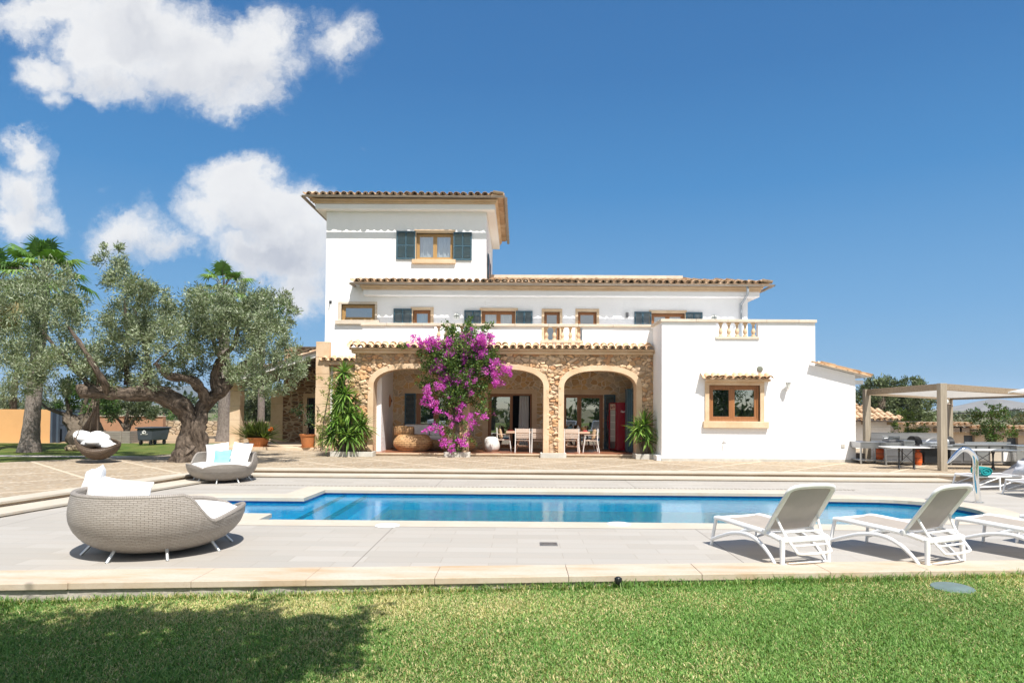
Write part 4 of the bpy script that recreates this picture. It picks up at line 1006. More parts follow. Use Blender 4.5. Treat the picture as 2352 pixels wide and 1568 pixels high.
# ---- the arcade
def arch(cx, a, zs, b, n=2.35, m=28):
    pts = [(cx-a, PF)]
    for k in range(m+1):
        t_ = math.pi*(1-k/m); c, s_ = math.cos(t_), math.sin(t_)
        pts.append((cx+a*math.copysign(abs(c)**(2/n), c), zs+b*abs(s_)**(2/n)))
    return pts+[(cx+a, PF)]
A1 = (X_of(858, YF), X_of(1030, YF)); A2 = (X_of(1076, YF), X_of(1248, YF)); A3 = (X_of(1295, YF), X_of(1461, YF))
ARCH = [((p+q)/2, (q-p)/2, 2.62, h) for (p, q), h in ((A1, .65), (A2, .65), (A3, .62))]
RW_ = .20
def in_arch(x, z, extra):
    for (cx, a, zs, b) in ARCH:
        aa, bb = a+extra, b+extra
        if abs(x-cx) < aa and z < zs: return True
        if abs(x-cx) < aa and z >= zs and (abs(x-cx)/aa)**2.35+((z-zs)/bb)**2.35 < 1: return True
    return False
# stone by stone: a displaced skin, each stone with its own colour
FZ0, FZ1 = TZ-.03, 3.93
def stone_skin(name, x0, x1, za, zb, y, skip, scale, parent, pal, step=.026, out=.065):
    nx_, nz_ = int((x1-x0)/step), int((zb-za)/step); V = {}; vs, fs, cs = [], [], []
    def vert(i, j):
        if (i, j) in V: return V[(i, j)]
        x, z = x0+i*step, za+j*step
        q = Vector((x*.92+.10*noise.noise(Vector((x*2.1, z*2.1, 3))), z*1.45+.10*noise.noise(Vector((x*2.1, z*2.1, 9))), 0))*scale; q.z = .5
        d, pt = noise.voronoi(q, distance_metric='DISTANCE'); e = d[1]-d[0]
        h = abs(math.sin(pt[0].x*12.9898+pt[0].y*78.233)*43758.5453) % 1; h2 = (h*17.3) % 1
        k = min(1, max(0, (e-.01)/.12)); k = k*k*(3-2*k)
        rough = noise.fractal(Vector((x*9, z*9, h*9)), 1, 2, 4)
        yy_ = y - k*(out*(.45+.75*h2)) - k*.035*rough
        base = pal[int(h*len(pal)) % len(pal)]; br = .90+.42*h2+.2*rough
        c = [base[t]*br*k + (.42, .315, .22)[t]*(1-k) for t in range(3)]
        vs.append((x, yy_, z)); cs.append(tuple(min(1, max(.01, t)) for t in c)); V[(i, j)] = len(vs)-1; return V[(i, j)]
    for i in range(nx_):
        for j in range(nz_):
            if skip(x0+(i+.5)*step, za+(j+.5)*step): continue
            fs.append([vert(i, j), vert(i+1, j), vert(i+1, j+1), vert(i, j+1)])
    mb = MB(); mb.add(vs, fs, None, cs); return mb.build(name, 'facade', parent, smooth=True, angle=75)
PAL = [(.60,.40,.24), (.56,.34,.18), (.63,.46,.30), (.52,.29,.15), (.59,.43,.29), (.65,.46,.29), (.50,.34,.20)]
stone_skin('arcade_wall', XPL, X_of(1511, YF), FZ0, FZ1, YF, lambda x, z: in_arch(x, z, RW_*.55), 5.0, villa, PAL)
XSL = X_of(752, YW-1.2)
# body behind the skin, with the reveals of the arches
back_ = MB(); DP = .55
for (cx, a, zs, b) in ARCH:
    pts = arch(cx, a, zs, b); P = [[Vector((x, YF-.03, z)), Vector((x, YF+DP, z))] for x, z in pts]; back_.grid(P)
back_.build('arch_reveal', 'sand', villa, smooth=True, angle=50)
for (cx, a, zs, b) in ARCH:
    inn, ou = arch(cx, a, zs, b), arch(cx, a+RW_, zs, b+RW_*.95); s = MB(); f = YF-.075
    for i in range(len(inn)-1):
        s.add([(inn[i][0], f, inn[i][1]), (inn[i+1][0], f, inn[i+1][1]), (ou[i+1][0], f, ou[i+1][1]), (ou[i][0], f, ou[i][1])], [[0, 1, 2, 3]])
        s.add([(ou[i][0], f, ou[i][1]), (ou[i+1][0], f, ou[i+1][1]), (ou[i+1][0], YF+.03, ou[i+1][1]), (ou[i][0], YF+.03, ou[i][1])], [[0, 1, 2, 3]])
        s.add([(inn[i][0], f, inn[i][1]), (inn[i][0], YF-.03, inn[i][1]), (inn[i+1][0], YF-.03, inn[i+1][1]), (inn[i+1][0], f, inn[i+1][1])], [[0, 1, 2, 3]])
    s.build('arch_surround', 'sand', villa, fix=True)
# inner face of the arcade wall, ceiling, side walls, floor, back wall
inner = MB(); edges = [XPL]; 
for (cx, a, zs, b) in ARCH:
    edges += [cx-a-.01, cx+a+.01]
edges.append(XPR)
for i in range(0, len(edges), 2): inner.box(edges[i], edges[i+1], YF+.03, YF+DP, PF-.2, 3.4)
for (cx, a, zs, b) in ARCH:
    pts = arch(cx, a, zs, b)[1:-1]
    for i in range(len(pts)-1): inner.add([(pts[i][0], YF+DP, pts[i][1]), (pts[i+1][0], YF+DP, pts[i+1][1]), (pts[i+1][0], YF+DP, 3.4), (pts[i][0], YF+DP, 3.4)], [[0, 1, 2, 3]])
inner.box(XPL, -5.02, YF+DP, YW-.03, PF-.2, 3.398)
inner.build('arcade_inner_wall', 'plaster', villa)
mb = MB(); mb.box(XPL-.02, XPR-.001, YF-.18, YW-.02, PF-.04, PF); mb.build('arcade_floor', 'terracotta_floor', villa)
mb = MB(); stones(mb, XPL+.75, XPR-.25, YF-.22, YF-.181, PF-.045, PF+.004, 1.4); mb.build('floor_nosing', 'step_stone', villa, bevel=.006)
mb = MB(); stones(mb, XPL+.75, XPR-.25, YF-.17, YF-.02, TZ-.05, PF-.046, .62); mb.build('floor_riser', 'step_stone', villa, bevel=.004)
mb = MB(); wall_holes(mb, XPL+.281, XPR-.01, PF, 3.399, list(LOW.values()), YW-.025, YW+.3); mb.build('arcade_back_wall', 'rubble', villa, fix=True)
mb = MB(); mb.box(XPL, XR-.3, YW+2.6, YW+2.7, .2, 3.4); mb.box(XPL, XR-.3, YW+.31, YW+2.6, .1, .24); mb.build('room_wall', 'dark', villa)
# doors and the low window under the arcade
window(villa, LOW['d1'], YW+.02, 'wood_frame', 2, False, .09, 'glass_dark', name='window')
mb = MB(); a = LOW['d1']; mb.box(a[0]-.55, a[1]+.15, YW-.045, YW+.1, a[3], a[3]+.2); mb.build('door_lintel', 'sand', villa)
d2 = LOW['d2']; window(villa, d2, YW+.02, 'wood_frame', 2, False, .07, 'glass_dark', mull=[.55], open_right=True, name='patio_door')
mb = MB(); mb.box(d2[0]-.22, d2[1]+.2, YW-.045, YW+.1, d2[3], d2[3]+.19); mb.box(d2[0]-.22, d2[0], YW-.045, YW+.1, PF, d2[3]-.001); mb.box(d2[1], d2[1]+.2, YW-.045, YW+.1, PF, d2[3]-.001); mb.build('door_surround', 'sand', villa)
c = MB(); P = []
for i in range(24): t_ = i/23; P.append([Vector((d2[1]-.55+.42*t_, YW+.25+.04*math.sin(t_*30), PF+.05)), Vector((d2[1]-.50+.37*t_, YW+.25+.04*math.sin(t_*30), d2[3]-.08))])
c.grid(P); c.build('curtain', 'curtain', villa, smooth=True, angle=80)
d3 = LOW['d3']; window(villa, d3, YW+.02, 'wood_frame', 2, False, .07, 'glass_dark', mull=[.40], name='patio_door')
mb = MB(); mb.box(d3[0]-.1, d3[1]+.26, YW-.045, YW+.1, d3[3], d3[3]+.2); mb.build('door_lintel', 'sand', villa)
shutter(rect(z5, 1368, 1492, 645, 1245, YW-.06), YW-.05, rails=(.48,), cols=1); a = rect(z4, 1226, 1348, 630, 1240, YW-.06); shutter((a[0], a[1], PF+.7, a[3]), YW-.05, rails=(.2,), cols=1)
# folded shutters against the right jamb
mb = MB(); xa = A3[1]
for k in range(3): mb.box(xa-.06-.06*k, xa-.015-.06*k, YF+.62+.1*k, YF+1.15+.1*k, PF+.03, 2.62)
mb.build('folded_shutter', 'shutter', villa, bevel=.006)
# eave over the arcade
ez = at(*z5(1000, 208), YF-.12).z
mb = MB(); mb.box(X_of(803, YF-.3), XPR-.012, YF-.16, YF+.35, ez+.02, ez+.13); mb.box(X_of(799, YF-.3), XPR-.013, YF-.24, YF+.35, ez+.131, ez+.215); mb.build('arcade_moulding', 'sand', villa, bevel=.02)
t = MB(); xe0, xe1 = X_of(801, YF-.34), XPR-.02; n = int((xe1-xe0)/.268)
tile_field(t, (xe0, YF-.36, ez+.225), (1, 0, 0), (0, 1, .32), n, 2, (xe1-xe0)/n, .42, .105); t.build('arcade_eave', 'tile_new', villa, smooth=True)
# lower part of the tower front, left of the arcade: stone with a tiled ledge
xs0, xs1 = X_of(749, YW-.12), XPL+.05; stone_skin('tower_base', xs0+.28, XPL+.3, TZ-.03, 3.56, YW-.10, lambda x, z: False, 4.1, villa, PAL, .035)
lz = at(*z4(500, 318), YW-.2).z
mb = MB(); mb.box(xs0-.12, XPL-.02, YW-.28, YW-.001, lz, lz+.17); mb.build('ledge', 'sand', villa, bevel=.02)
t = MB(); n = int((XPL-xs0+.1)/.27); tile_field(t, (xs0-.15, YW-.38, lz+.18), (1, 0, 0), (0, 1, .4), n, 1, (XPL-xs0+.13)/n, .42, .105); t.build('ledge_tiles', 'tile_new', villa, smooth=True)

# ---- side loggia on the left
def block_pillar(x0, x1, y0, y1, za, zb, hs=.62, name='pillar'):
    mb = MB(); z = za; k = 0
    while z < zb-.01:
        h = min(hs*random.uniform(.85, 1.1), zb-z); d = random.uniform(-.008, .008); mb.box(x0+d, x1+d, y0+abs(d), y1, z, z+h-.006); z += h; k += 1
    return mb.build(name, 'sand', villa, bevel=.012)
YL = 27.9
pz = at(736, 776, YW-.2).z
block_pillar(X_of(724, YW-.25), X_of(749, YW-.25)+.1, YW-.26, YW+.4, TZ-.02, at(736, 785, YW).z)
px0, px1 = X_of(527.5, YL), X_of(551, YL); block_pillar(px0, px1, YL, YL+.45, TZ-.02, at(540, 868, YL).z)
YB = 31.0
block_pillar(X_of(622, YB), X_of(650, YB), YB-.02, YB+.5, TZ-.02, at(636, 895, YB).z)
q0, q1 = X_of(650, YB), X_of(760, YB)
aw = rect(z1, 2050, 2110, 1090, 1400, YB)
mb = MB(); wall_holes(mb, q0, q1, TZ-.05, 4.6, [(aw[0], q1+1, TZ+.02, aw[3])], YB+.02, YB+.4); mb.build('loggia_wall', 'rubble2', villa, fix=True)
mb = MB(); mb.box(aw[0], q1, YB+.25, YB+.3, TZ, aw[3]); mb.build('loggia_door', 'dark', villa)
mb = MB(); mb.box(aw[0]-.18, aw[0], YB-.0, YB+.1, TZ, aw[3]+.2); mb.box(aw[0]+.001, q1, YB-.0, YB+.1, aw[3], aw[3]+.2); mb.build('door_surround', 'sand', villa)
# lean-to roof sloping down to the left
rh = at(741, 800, YW-.1); rl_x = X_of(500, YL); rl_z = at(553, 862, YL).z; sl2 = (rh.z-rl_z)/(XL-X_of(553, YL)); zr = lambda x: rh.z-(XL-x)*sl2
mb = MB(); xa = rl_x; y0_, y1_ = YW-.15, 31.6
mb.prism([(xa, y0_, zr(xa)-.26), (XL, y0_, zr(XL)-.26), (XL, y0_, zr(XL)-.06), (xa, y0_, zr(xa)-.06)], (0, .22, 0)); lg = mb.build('loggia_beam', 'white_paint', villa, fix=True)
mb = MB(); mb.prism([(xa, y0_-.1, zr(xa)-.058), (XL-.002, y0_-.1, zr(XL)-.058), (XL-.002, y0_-.1, zr(XL)), (xa, y0_-.1, zr(xa))], (0, 4.4, 0)); lro = mb.build('loggia_roof', 'wood_soffit', villa, fix=True)
for i in range(14): mb = MB(); x = xa+.25+(XL-xa-.3)*i/13; mb.bar((x, y0_+.23, zr(x)-.14), (x, y1_, zr(x)-.14), .09, .15); mb.build('rafter', 'wood_soffit', lro)
t = MB(); n = 16; tile_field(t, (xa-.05, y1_+.9-.1, zr(xa)+.02), (0, -1, 0), (1, 0, sl2), n, 12, 4.5/n, .42, .10); t.build('roof_tile_row', 'tile_new', lro, smooth=True)
fz = gr(620, 1034, TZ); mb = MB(); mb.box(X_of(520, 28), XL+.35, 27.0, 31.0, TZ-.02, TZ+.10); mb.build('loggia_floor', 'step_stone', villa, bevel=.01)
# ------------------------------------------------------------------ trees and plants
OLIVE = [(.165,.215,.105), (.22,.265,.15), (.28,.325,.205), (.12,.17,.068), (.34,.38,.265)]
GREEN = [(.055,.115,.022), (.08,.155,.03), (.04,.09,.018), (.11,.19,.045)]
DULL = [(.075,.10,.045), (.10,.13,.06), (.055,.08,.035), (.13,.155,.08)]
YO = 21.2
def q1_(x, y, dy=0.0): return at(*z1(x, y), YO+dy)
b0 = gr(435, 1061, TZ)
olive = thing('olive_tree', 'big old olive tree with a thick twisted forked trunk by the terrace steps', 'tree', (b0.x, b0.y, TZ))
mb = MB()
limb(mb, [q1_(1250, 1545), q1_(1246, 1420), q1_(1262, 1310, .05), q1_(1262, 1230), q1_(1215, 1150, -.1), q1_(1130, 1095, -.2), q1_(1000, 1055, -.3), q1_(850, 1062, -.4), q1_(720, 1052, -.5), q1_(560, 1045, -.6), q1_(540, 1000, -.6)], [.38, .29, .27, .27, .31, .28, .26, .22, .19, .17, .09], .05, 18)
limb(mb, [q1_(1325, 1530, .1), q1_(1338, 1400, .1), q1_(1318, 1290, .0), q1_(1345, 1180, .2), q1_(1400, 1100, .3), q1_(1470, 1045, .4), q1_(1520, 985, .5), q1_(1590, 915, .6), q1_(1680, 830, .7), q1_(1760, 720, .8)], [.32, .25, .24, .23, .21, .18, .18, .15, .09, .04], .05, 16)
limb(mb, [q1_(1380, 1120, .2), q1_(1345, 1040, 0), q1_(1300, 985, -.3), q1_(1220, 955, -.5), q1_(1120, 940, -.8), q1_(1040, 860, -1.0)], [.2, .16, .14, .11, .09, .04], .08, 12)
limb(mb, [q1_(1450, 1060, .3), q1_(1440, 960, .3), q1_(1462, 870, .2), q1_(1500, 810, .1), q1_(1560, 740, 0), q1_(1590, 620, 0)], [.2, .17, .14, .10, .07, .03], .08, 12)
limb(mb, [q1_(1500, 1010, .5), q1_(1540, 930, .9), q1_(1500, 840, 1.2), q1_(1440, 760, 1.4), q1_(1400, 620, 1.5)], [.15, .12, .10, .07, .03], .08, 10)
limb(mb, [q1_(990, 1060, -.3), q1_(965, 985, -.3), q1_(985, 930, -.2), q1_(995, 840, 0), q1_(960, 700, .2), q1_(900, 500, .3)], [.23, .17, .13, .09, .06, .03], .08, 12)
limb(mb, [q1_(720, 1060, -.5), q1_(690, 980, -.9), q1_(640, 900, -1.1), q1_(560, 760, -1.1), q1_(440, 600, -.8)], [.14, .10, .08, .06, .03], .08, 10)
limb(mb, [q1_(620, 1050, -.5), q1_(560, 960, -.1), q1_(470, 860, .3), q1_(380, 760, .5), q1_(240, 600, .6)], [.13, .10, .08, .06, .03], .08, 10)
limb(mb, [q1_(850, 1000, 0), q1_(845, 860, .1), q1_(850, 690, .3), q1_(830, 420, .3)], [.09, .07, .05, .02], .06, 8)
limb(mb, [q1_(1030, 870, -.9), q1_(1100, 800, -.7), q1_(1200, 720, -.4)], [.06, .05, .03], .06, 8)
for (x_, y_, a_) in ((1110, 1545, .2), (1190, 1560, .5), (1330, 1555, .2), (1400, 1545, -.1)):      # flaring roots
    limb(mb, [q1_(1262, 1430), q1_((1262+x_)/2, 1500, -a_*.4), q1_(x_, y_, -a_)], [.34, .24, .07], .05, 10)
tr = mb.build('trunk', 'bark_olive', olive, smooth=True, uv=True, angle=70); gnarl(tr, .075, 3.2)
CL = [(40,690,70),(100,655,62),(25,780,70),(120,740,78),(70,830,62),(160,820,62),(60,880,40),(120,885,45),(170,690,34),(225,815,40),
 (262,600,40),(285,640,52),(262,575,24),(310,680,58),(345,720,55),(300,740,60),(362,680,40),
 (300,800,66),(375,775,64),(255,850,60),(325,865,52),(205,880,44),(390,725,30),(250,770,36),(280,890,36),
 (435,720,55),(490,690,55),(545,700,55),(590,690,45),(640,685,32),(655,720,36),(455,780,66),(540,770,70),(615,770,60),(650,800,42),(672,845,34),(615,850,52),(545,840,48),(430,830,50),(400,870,30),(640,880,34),(590,895,32),(500,730,60),(470,860,34),(575,740,55),(690,830,22),(560,870,36)]
pts = []
for (x_, y_, r_) in CL:
    dy = rng.uniform(-1.5, 1.5); c = at(x_, y_, YO+dy); pts.append(((c.x, c.y, c.z), r_/1568*YO*.92))
    if r_ > 48: dy2 = -dy+rng.uniform(-.5, .5); c = at(x_+rng.uniform(-20, 20), y_+rng.uniform(-15, 15), YO+dy2); pts.append(((c.x, c.y, c.z), r_/1568*YO*.8))
P, D = clump_points(pts, 2900, 14, .30, .45, .35)
leaves('crown', P, D, .12, .033, 'leaf_olive', olive, OLIVE, .3)

def fan_palm(name, label, base, top, tr_, n, L, seed, lean=0.0, group=None):
    "tapering ringed trunk and a head of pleated fan leaves"
    st = random.getstate(); random.seed(seed)
    o = thing(name, label, 'palm tree', base, group); mb = MB(); b, t_ = Vector(base), Vector(top); H = (t_-b).length
    pp, rr = [], []
    for i in range(26):
        s = i/25; pp.append(b.lerp(t_, s)); rr.append(tr_*(1.0+.55*math.exp(-s*H/.5)-.22*s)*(1+.035*(i % 2)))
    mb.tube(pp, rr, 16); mb.build('trunk', 'bark_palm', o, smooth=True, uv=True, angle=70)
    V = [[], [], []]; stem = MB()
    for i in range(n):
        a = 2.399*i+random.uniform(-.2, .2); e = R(80)-R(125)*(i/(n-1))+random.uniform(-.1, .1)
        d = Vector((math.cos(a)*math.cos(e), math.sin(a)*math.cos(e), math.sin(e))); pl = L*random.uniform(.75, 1.05)
        p0 = t_ + d*.05; p1 = t_+d*pl*.55+Vector((0, 0, .08)); p2 = t_+d*pl - Vector((0, 0, .12*pl))
        stem.tube([p0, p1, p2], [.03, .022, .014], 5, False)
        ax = (p2-p1).normalized(); s_ = ax.cross(Vector((0, 0, 1)));
        if s_.length < .1: s_ = Vector((1, 0, 0))
        s_.normalize(); nn = s_.cross(ax); k = 26; col = random.choice([(.08,.17,.025), (.115,.225,.04), (.16,.27,.06), (.055,.12,.02)]); 
        if i > n*.85: col = (.22,.18,.08)
        for j in range(k):
            f = R(-118+236*j/(k-1)); dd = ax*math.cos(f)+s_*math.sin(f); Lf = L*.62*(1-.25*abs(f)/2)*random.uniform(.9, 1.1); sd = nn.cross(dd).normalized()*(.030*L)
            b_ = len(V[0]); q0, q1__, q2 = p2, p2+dd*Lf*.6+nn*.05*L, p2+dd*Lf - Vector((0, 0, .22*Lf*random.uniform(.5, 1.6)))
            V[0] += [q0-sd*.3, q0+sd*.3, q1__+sd, q1__-sd, q2+sd*.1, q2-sd*.1]; V[1] += [[b_, b_+1, b_+2, b_+3], [b_+3, b_+2, b_+4, b_+5]]
            kk = random.uniform(.75, 1.3); V[2] += [tuple(c*kk for c in col)]*6
    build_list(V, 'crown', 'leaf', o); stem.build('leaf_stalk', MT['bark'], o); random.setstate(st)
    return o
Yp = 24.5; pb = gr(67, 1038, .10); fan_palm('fan_palm', 'fan palm with a bare grey trunk on the lawn by the orange wall', (pb.x, pb.y, .10), (at(93, 660, pb.y).x, pb.y+.2, at(93, 640, pb.y).z), .27, 26, 1.35, 3)
fan_palm('fan_palm', 'fan palm whose head shows above the middle of the olive tree', (at(516, 1012, 34).x, 34, .1), (at(512, 664, 34).x, 34.1, at(512, 664, 34).z), .30, 20, 1.15, 8)
fan_palm('fan_palm', 'fan palm at the edge of the photo behind the olive, only fronds showing', (at(-30, 1010, 26).x, 26, .1), (at(-14, 665, 26).x, 26, at(-14, 665, 26).z), .27, 20, 1.3, 5)
mb = MB(); xx = at(599, 1000, 38).x; mb.tube([(xx, 38, .1), (xx, 38, 6.5)], [.2, .17], 12); pt = thing('bare_trunk', 'pale bare trunk seen through the loggia opening', 'tree', (xx, 38, .1)); mb.build('trunk', 'bark_palm', pt, smooth=True, uv=True)
mb = MB(); leaf_pts = [((xx+rng.normal()*1.0, 38, 7+rng.normal()*.4), .8) for _ in range(5)]; P, D = clump_points(leaf_pts, 500); leaves('crown', P, D, .35, .08, 'leaf', pt, GREEN)

def tree(name, label, base, limbs, clumps, per, ll, lw, cols, bark='bark', group=None, cat='tree', leafmat='leaf', **kw):
    o = thing(name, label, cat, base, group); mb = MB()
    for l in limbs: limb(mb, l[0], l[1], .07, 9)
    if limbs: mb.build('trunk', bark, o, smooth=True, uv=True, angle=70)
    P, D = clump_points(clumps, per, **kw); leaves('crown', P, D, ll, lw, leafmat, o, cols, .3); return o
def cl(Y, lst, jit=.6, k=1.0):
    out = []
    for (x_, y_, r_) in lst:
        c = at(x_, y_, Y+rng.uniform(-jit, jit)); out.append(((c.x, c.y, c.z), r_*k/1568*Y))
    return out
Y_ = 27.0; g_ = lambda x, y, Y=Y_: at(x, y, Y)
zl = zc(0, 1400, 3.675)
gg = lambda x, y, Y=27.0: at(*zl(x, y), Y)
tree('stumpy_tree', 'hollow old tree with limewashed limbs behind the hanging seat', (gg(1100, 950).x, 27, .1),
  [([gg(1180, 960), gg(1130, 830), gg(1060, 720), gg(960, 640), gg(930, 560)], [.62, .50, .36, .25, .15]), ([gg(1250, 960), gg(1240, 780), gg(1230, 640), gg(1290, 470), gg(1340, 420)], [.5, .42, .34, .22, .1]),
   ([gg(930, 600), gg(960, 500), gg(925, 380), gg(930, 240)], [.14, .11, .08, .05]), ([gg(900, 570), gg(740, 510), gg(640, 470), gg(550, 385)], [.09, .07, .05, .03]),
   ([gg(1110, 610), gg(1150, 480), gg(1190, 360), gg(1200, 260)], [.11, .09, .07, .04]), ([gg(1290, 470), gg(1290, 350), gg(1270, 200)], [.10, .08, .05]), ([gg(1330, 440), gg(1390, 350), gg(1460, 305)], [.08, .06, .03])],
  cl(27, [(150, 905, 30), (185, 895, 36), (215, 925, 30), (160, 935, 22), (240, 900, 30), (255, 930, 24), (185, 870, 30)], .9) + cl(27, [(172, 912, 10)], .2), 2200, .14, .05, GREEN)
Yt = 33.0
tree('round_tree', 'small round crowned tree beside the timber planter', (at(290, 1010, Yt).x, Yt, .1),
  [([at(288, 1012, Yt), at(289, 985, Yt), at(290, 965, Yt), at(296, 940, Yt)], [.13, .12, .10, .06]), ([at(288, 985, Yt), at(276, 968, Yt), at(262, 955, Yt)], [.09, .07, .04]), ([at(290, 1008, Yt), at(300, 975, Yt), at(318, 950, Yt)], [.09, .07, .04])],
  cl(Yt, [(245, 940, 26), (270, 930, 30), (300, 930, 30), (330, 945, 26), (350, 950, 18), (285, 945, 26), (315, 925, 24), (262, 950, 20), (340, 960, 14)], .9), 1700, .16, .06, DULL)
Yt = 36.0
tree('drooping_tree', 'tree with thin drooping pale branches behind the fan palm trunk', (at(30, 1000, Yt).x, Yt, .1),
  [([at(30, 1010, Yt), at(32, 900, Yt), at(45, 820, Yt)], [.2, .15, .06])],
  cl(Yt, [(20, 860, 40), (60, 870, 36), (90, 880, 30), (40, 905, 36), (75, 915, 28), (10, 920, 30), (55, 940, 20), (100, 910, 20), (105, 850, 24)], 1.0), 800, .20, .04, OLIVE, up=-.8)
tree('screen_tree', 'dense grey green tree behind the loggia', (at(590, 1000, 44).x, 44, .1), [([at(590, 1010, 44), at(590, 940, 44)], [.3, .2])],
  cl(44, [(560, 900, 45), (600, 890, 45), (635, 910, 40), (570, 950, 45), (610, 950, 45), (640, 960, 35), (580, 985, 36), (620, 990, 36), (540, 960, 30)], 1.2), 1100, .22, .07, DULL)
tree('far_hedge', 'low green hedge far behind the trunk of the olive', (at(440, 1000, 60).x, 60, .1), [], cl(60, [(385, 960, 14), (405, 955, 12), (430, 960, 14), (470, 955, 16), (500, 962, 14), (455, 968, 14)], 1.0), 300, .3, .1, GREEN, cat='hedge')
# trees behind the outbuildings on the right
Yr = 40.0
tree('olive_tree', 'tall grey green olive rising behind the small white outbuilding, nearest the villa', (at(2020, 985, Yr).x, Yr, .1), [([at(2025, 1000, Yr), at(2022, 940, Yr), at(2028, 900, Yr)], [.4, .3, .15]), ([at(2022, 950, Yr), at(2000, 920, Yr)], [.2, .1])],
  cl(Yr, [(1985, 930, 32), (2010, 895, 30), (2035, 885, 22), (2040, 920, 34), (2000, 955, 34), (2050, 950, 30), (1980, 905, 22), (2022, 935, 36), (2068, 930, 18), (2058, 885, 12), (1975, 955, 24), (2025, 970, 26), (2040, 900, 26)], 1.0), 2300, .20, .06, OLIVE[:2]+DULL)
tree('olive_tree', 'broad grey green olive behind the pergola roof, further from the villa', (at(2100, 985, Yr).x, Yr, .1), [([at(2100, 1000, Yr), at(2100, 940, Yr), at(2092, 905, Yr)], [.35, .25, .12])],
  cl(Yr, [(2090, 885, 20), (2110, 895, 24), (2075, 905, 22), (2100, 925, 34), (2085, 955, 32), (2120, 950, 28), (2125, 915, 18), (2140, 962, 14), (2150, 952, 12), (2110, 970, 20), (2098, 905, 24)], 1.0), 2300, .20, .06, OLIVE[:2]+DULL)
Yb_ = 27.5
tree('shrub', 'yellow green leafy shrub beside the small white outbuilding', (at(2088, 1005, Yb_).x, Yb_, .12), [([at(2085, 1020, Yb_), at(2085, 970, Yb_)], [.06, .03])],
  cl(Yb_, [(2068, 975, 16), (2085, 960, 18), (2100, 980, 18), (2078, 990, 18), (2108, 998, 16), (2072, 945, 9), (2095, 1000, 18), (2122, 985, 9), (2060, 1000, 14)], .4), 3000, .09, .045, [(.11,.17,.03), (.16,.22,.05), (.07,.12,.025)], cat='shrub')
Yb_ = 29.0
tree('pomegranate_bush', 'spiky dark green bush in front of the long low outbuilding', (at(2282, 1010, Yb_).x, Yb_, .12), [([at(2285, 1022, Yb_), at(2283, 985, Yb_), at(2275, 950, Yb_)], [.08, .06, .03])],
  cl(Yb_, [(2262, 965, 22), (2290, 965, 24), (2275, 945, 16), (2300, 950, 12), (2282, 985, 26), (2310, 990, 20), (2255, 990, 18), (2245, 955, 12), (2240, 945, 7), (2325, 1000, 12), (2270, 930, 7), (2298, 938, 8), (2275, 1005, 20), (2330, 985, 8)], .5), 2800, .09, .045, GREEN+[(.10,.09,.03)], cat='shrub', up=.6)
tree('bush', 'dull green bush at the photo edge behind the tiled outbuilding roof', (at(2345, 985, 46).x, 46, .12), [], cl(46, [(2335, 965, 12), (2352, 958, 16), (2370, 960, 20), (2340, 975, 14), (2390, 965, 20), (2325, 972, 8)], .8), 1200, .2, .07, DULL+[(.16,.12,.06)], cat='shrub')
tree('bush', 'small pale bush on the hillside beyond the outbuilding roofs', (at(2215, 960, 52).x, 52, .12), [], cl(52, [(2205, 958, 8), (2215, 950, 8), (2225, 962, 10), (2195, 965, 7)], .5), 1200, .2, .07, DULL, cat='shrub')

# the tree behind the camera that throws the shadow on the lawn
def over(px, py, h):
    g = gr(px, py, LZ(X_of(px, 6))); t_ = (h-g.z)/SUN.z; return g+SUN*t_
SH = [(30,1500,.75,6.2), (140,1470,.7,6.6), (60,1560,.9,6.3), (260,1440,.55,6.0), (330,1400,.45,6.2), (380,1480,.75,6.6), (430,1425,.5,6.2), (520,1400,.42,6.4), (600,1392,.22,6.3), (545,1396,.2,6.3), (560,1460,.6,6.8), (660,1455,.42,6.5), (740,1410,.27,6.4), (800,1391,.18,6.5), (845,1380,.11,6.5), (700,1480,.42,6.3), (620,1530,.6,6.6), (470,1540,.75,6.8), (300,1550,.9,6.4), (780,1445,.24,6.4), (200,1620,1.1,6.8), (500,1640,1.0,7.0), (-150,1480,1.0,6.8), (-120,1620,1.2,6.9), (820,1435,.12,6.4)]
SH = [(a, b+(24 if b < 1432 else 0), r_, h) for a, b, r_, h in SH if (a, b) not in ((600, 1392), (545, 1396), (520, 1400))]
SH += [(470, 1432, .34, 6.2), (520, 1412, .24, 6.3), (560, 1396, .17, 6.3), (600, 1382, .12, 6.3), (640, 1371, .08, 6.3), (850, 1398, .07, 6.5), (880, 1390, .05, 6.5), (790, 1462, .2, 6.4)]; pts = []
for (a, b, r_, h) in SH: c = over(a, b, h); pts.append(((c.x, c.y, c.z), r_*.92))
cc = over(300, 1640, 6.2)
P, D = clump_points(pts, 1700, 12, .40, .35)
shade = thing('shade_tree', 'leafy tree standing on the lawn behind the viewer', 'tree', (-2.2, -3.6, -.14)); mb = MB()
limb(mb, [(-2.2, -3.6, -.2), (-2.1, -3.5, 1.5), (-1.9, -3.2, 3.0), (cc.x, cc.y-.5, cc.z-1.2), (cc.x, cc.y, cc.z)], [.24, .19, .16, .13, .06], .05, 12)
for (a, b, r_, h) in SH[::3]: c = over(a, b, h); limb(mb, [(-1.9, -3.2, 3.0), ((c.x-1.9)/2, (c.y-3.2)/2-.2, (c.z+3)/2+.4), (c.x, c.y, c.z)], [.09, .06, .02], .05, 7)
mb.build('trunk', 'bark', shade, smooth=True, uv=True); leaves('crown', P, D, .16, .07, 'leaf', shade, GREEN, .3)
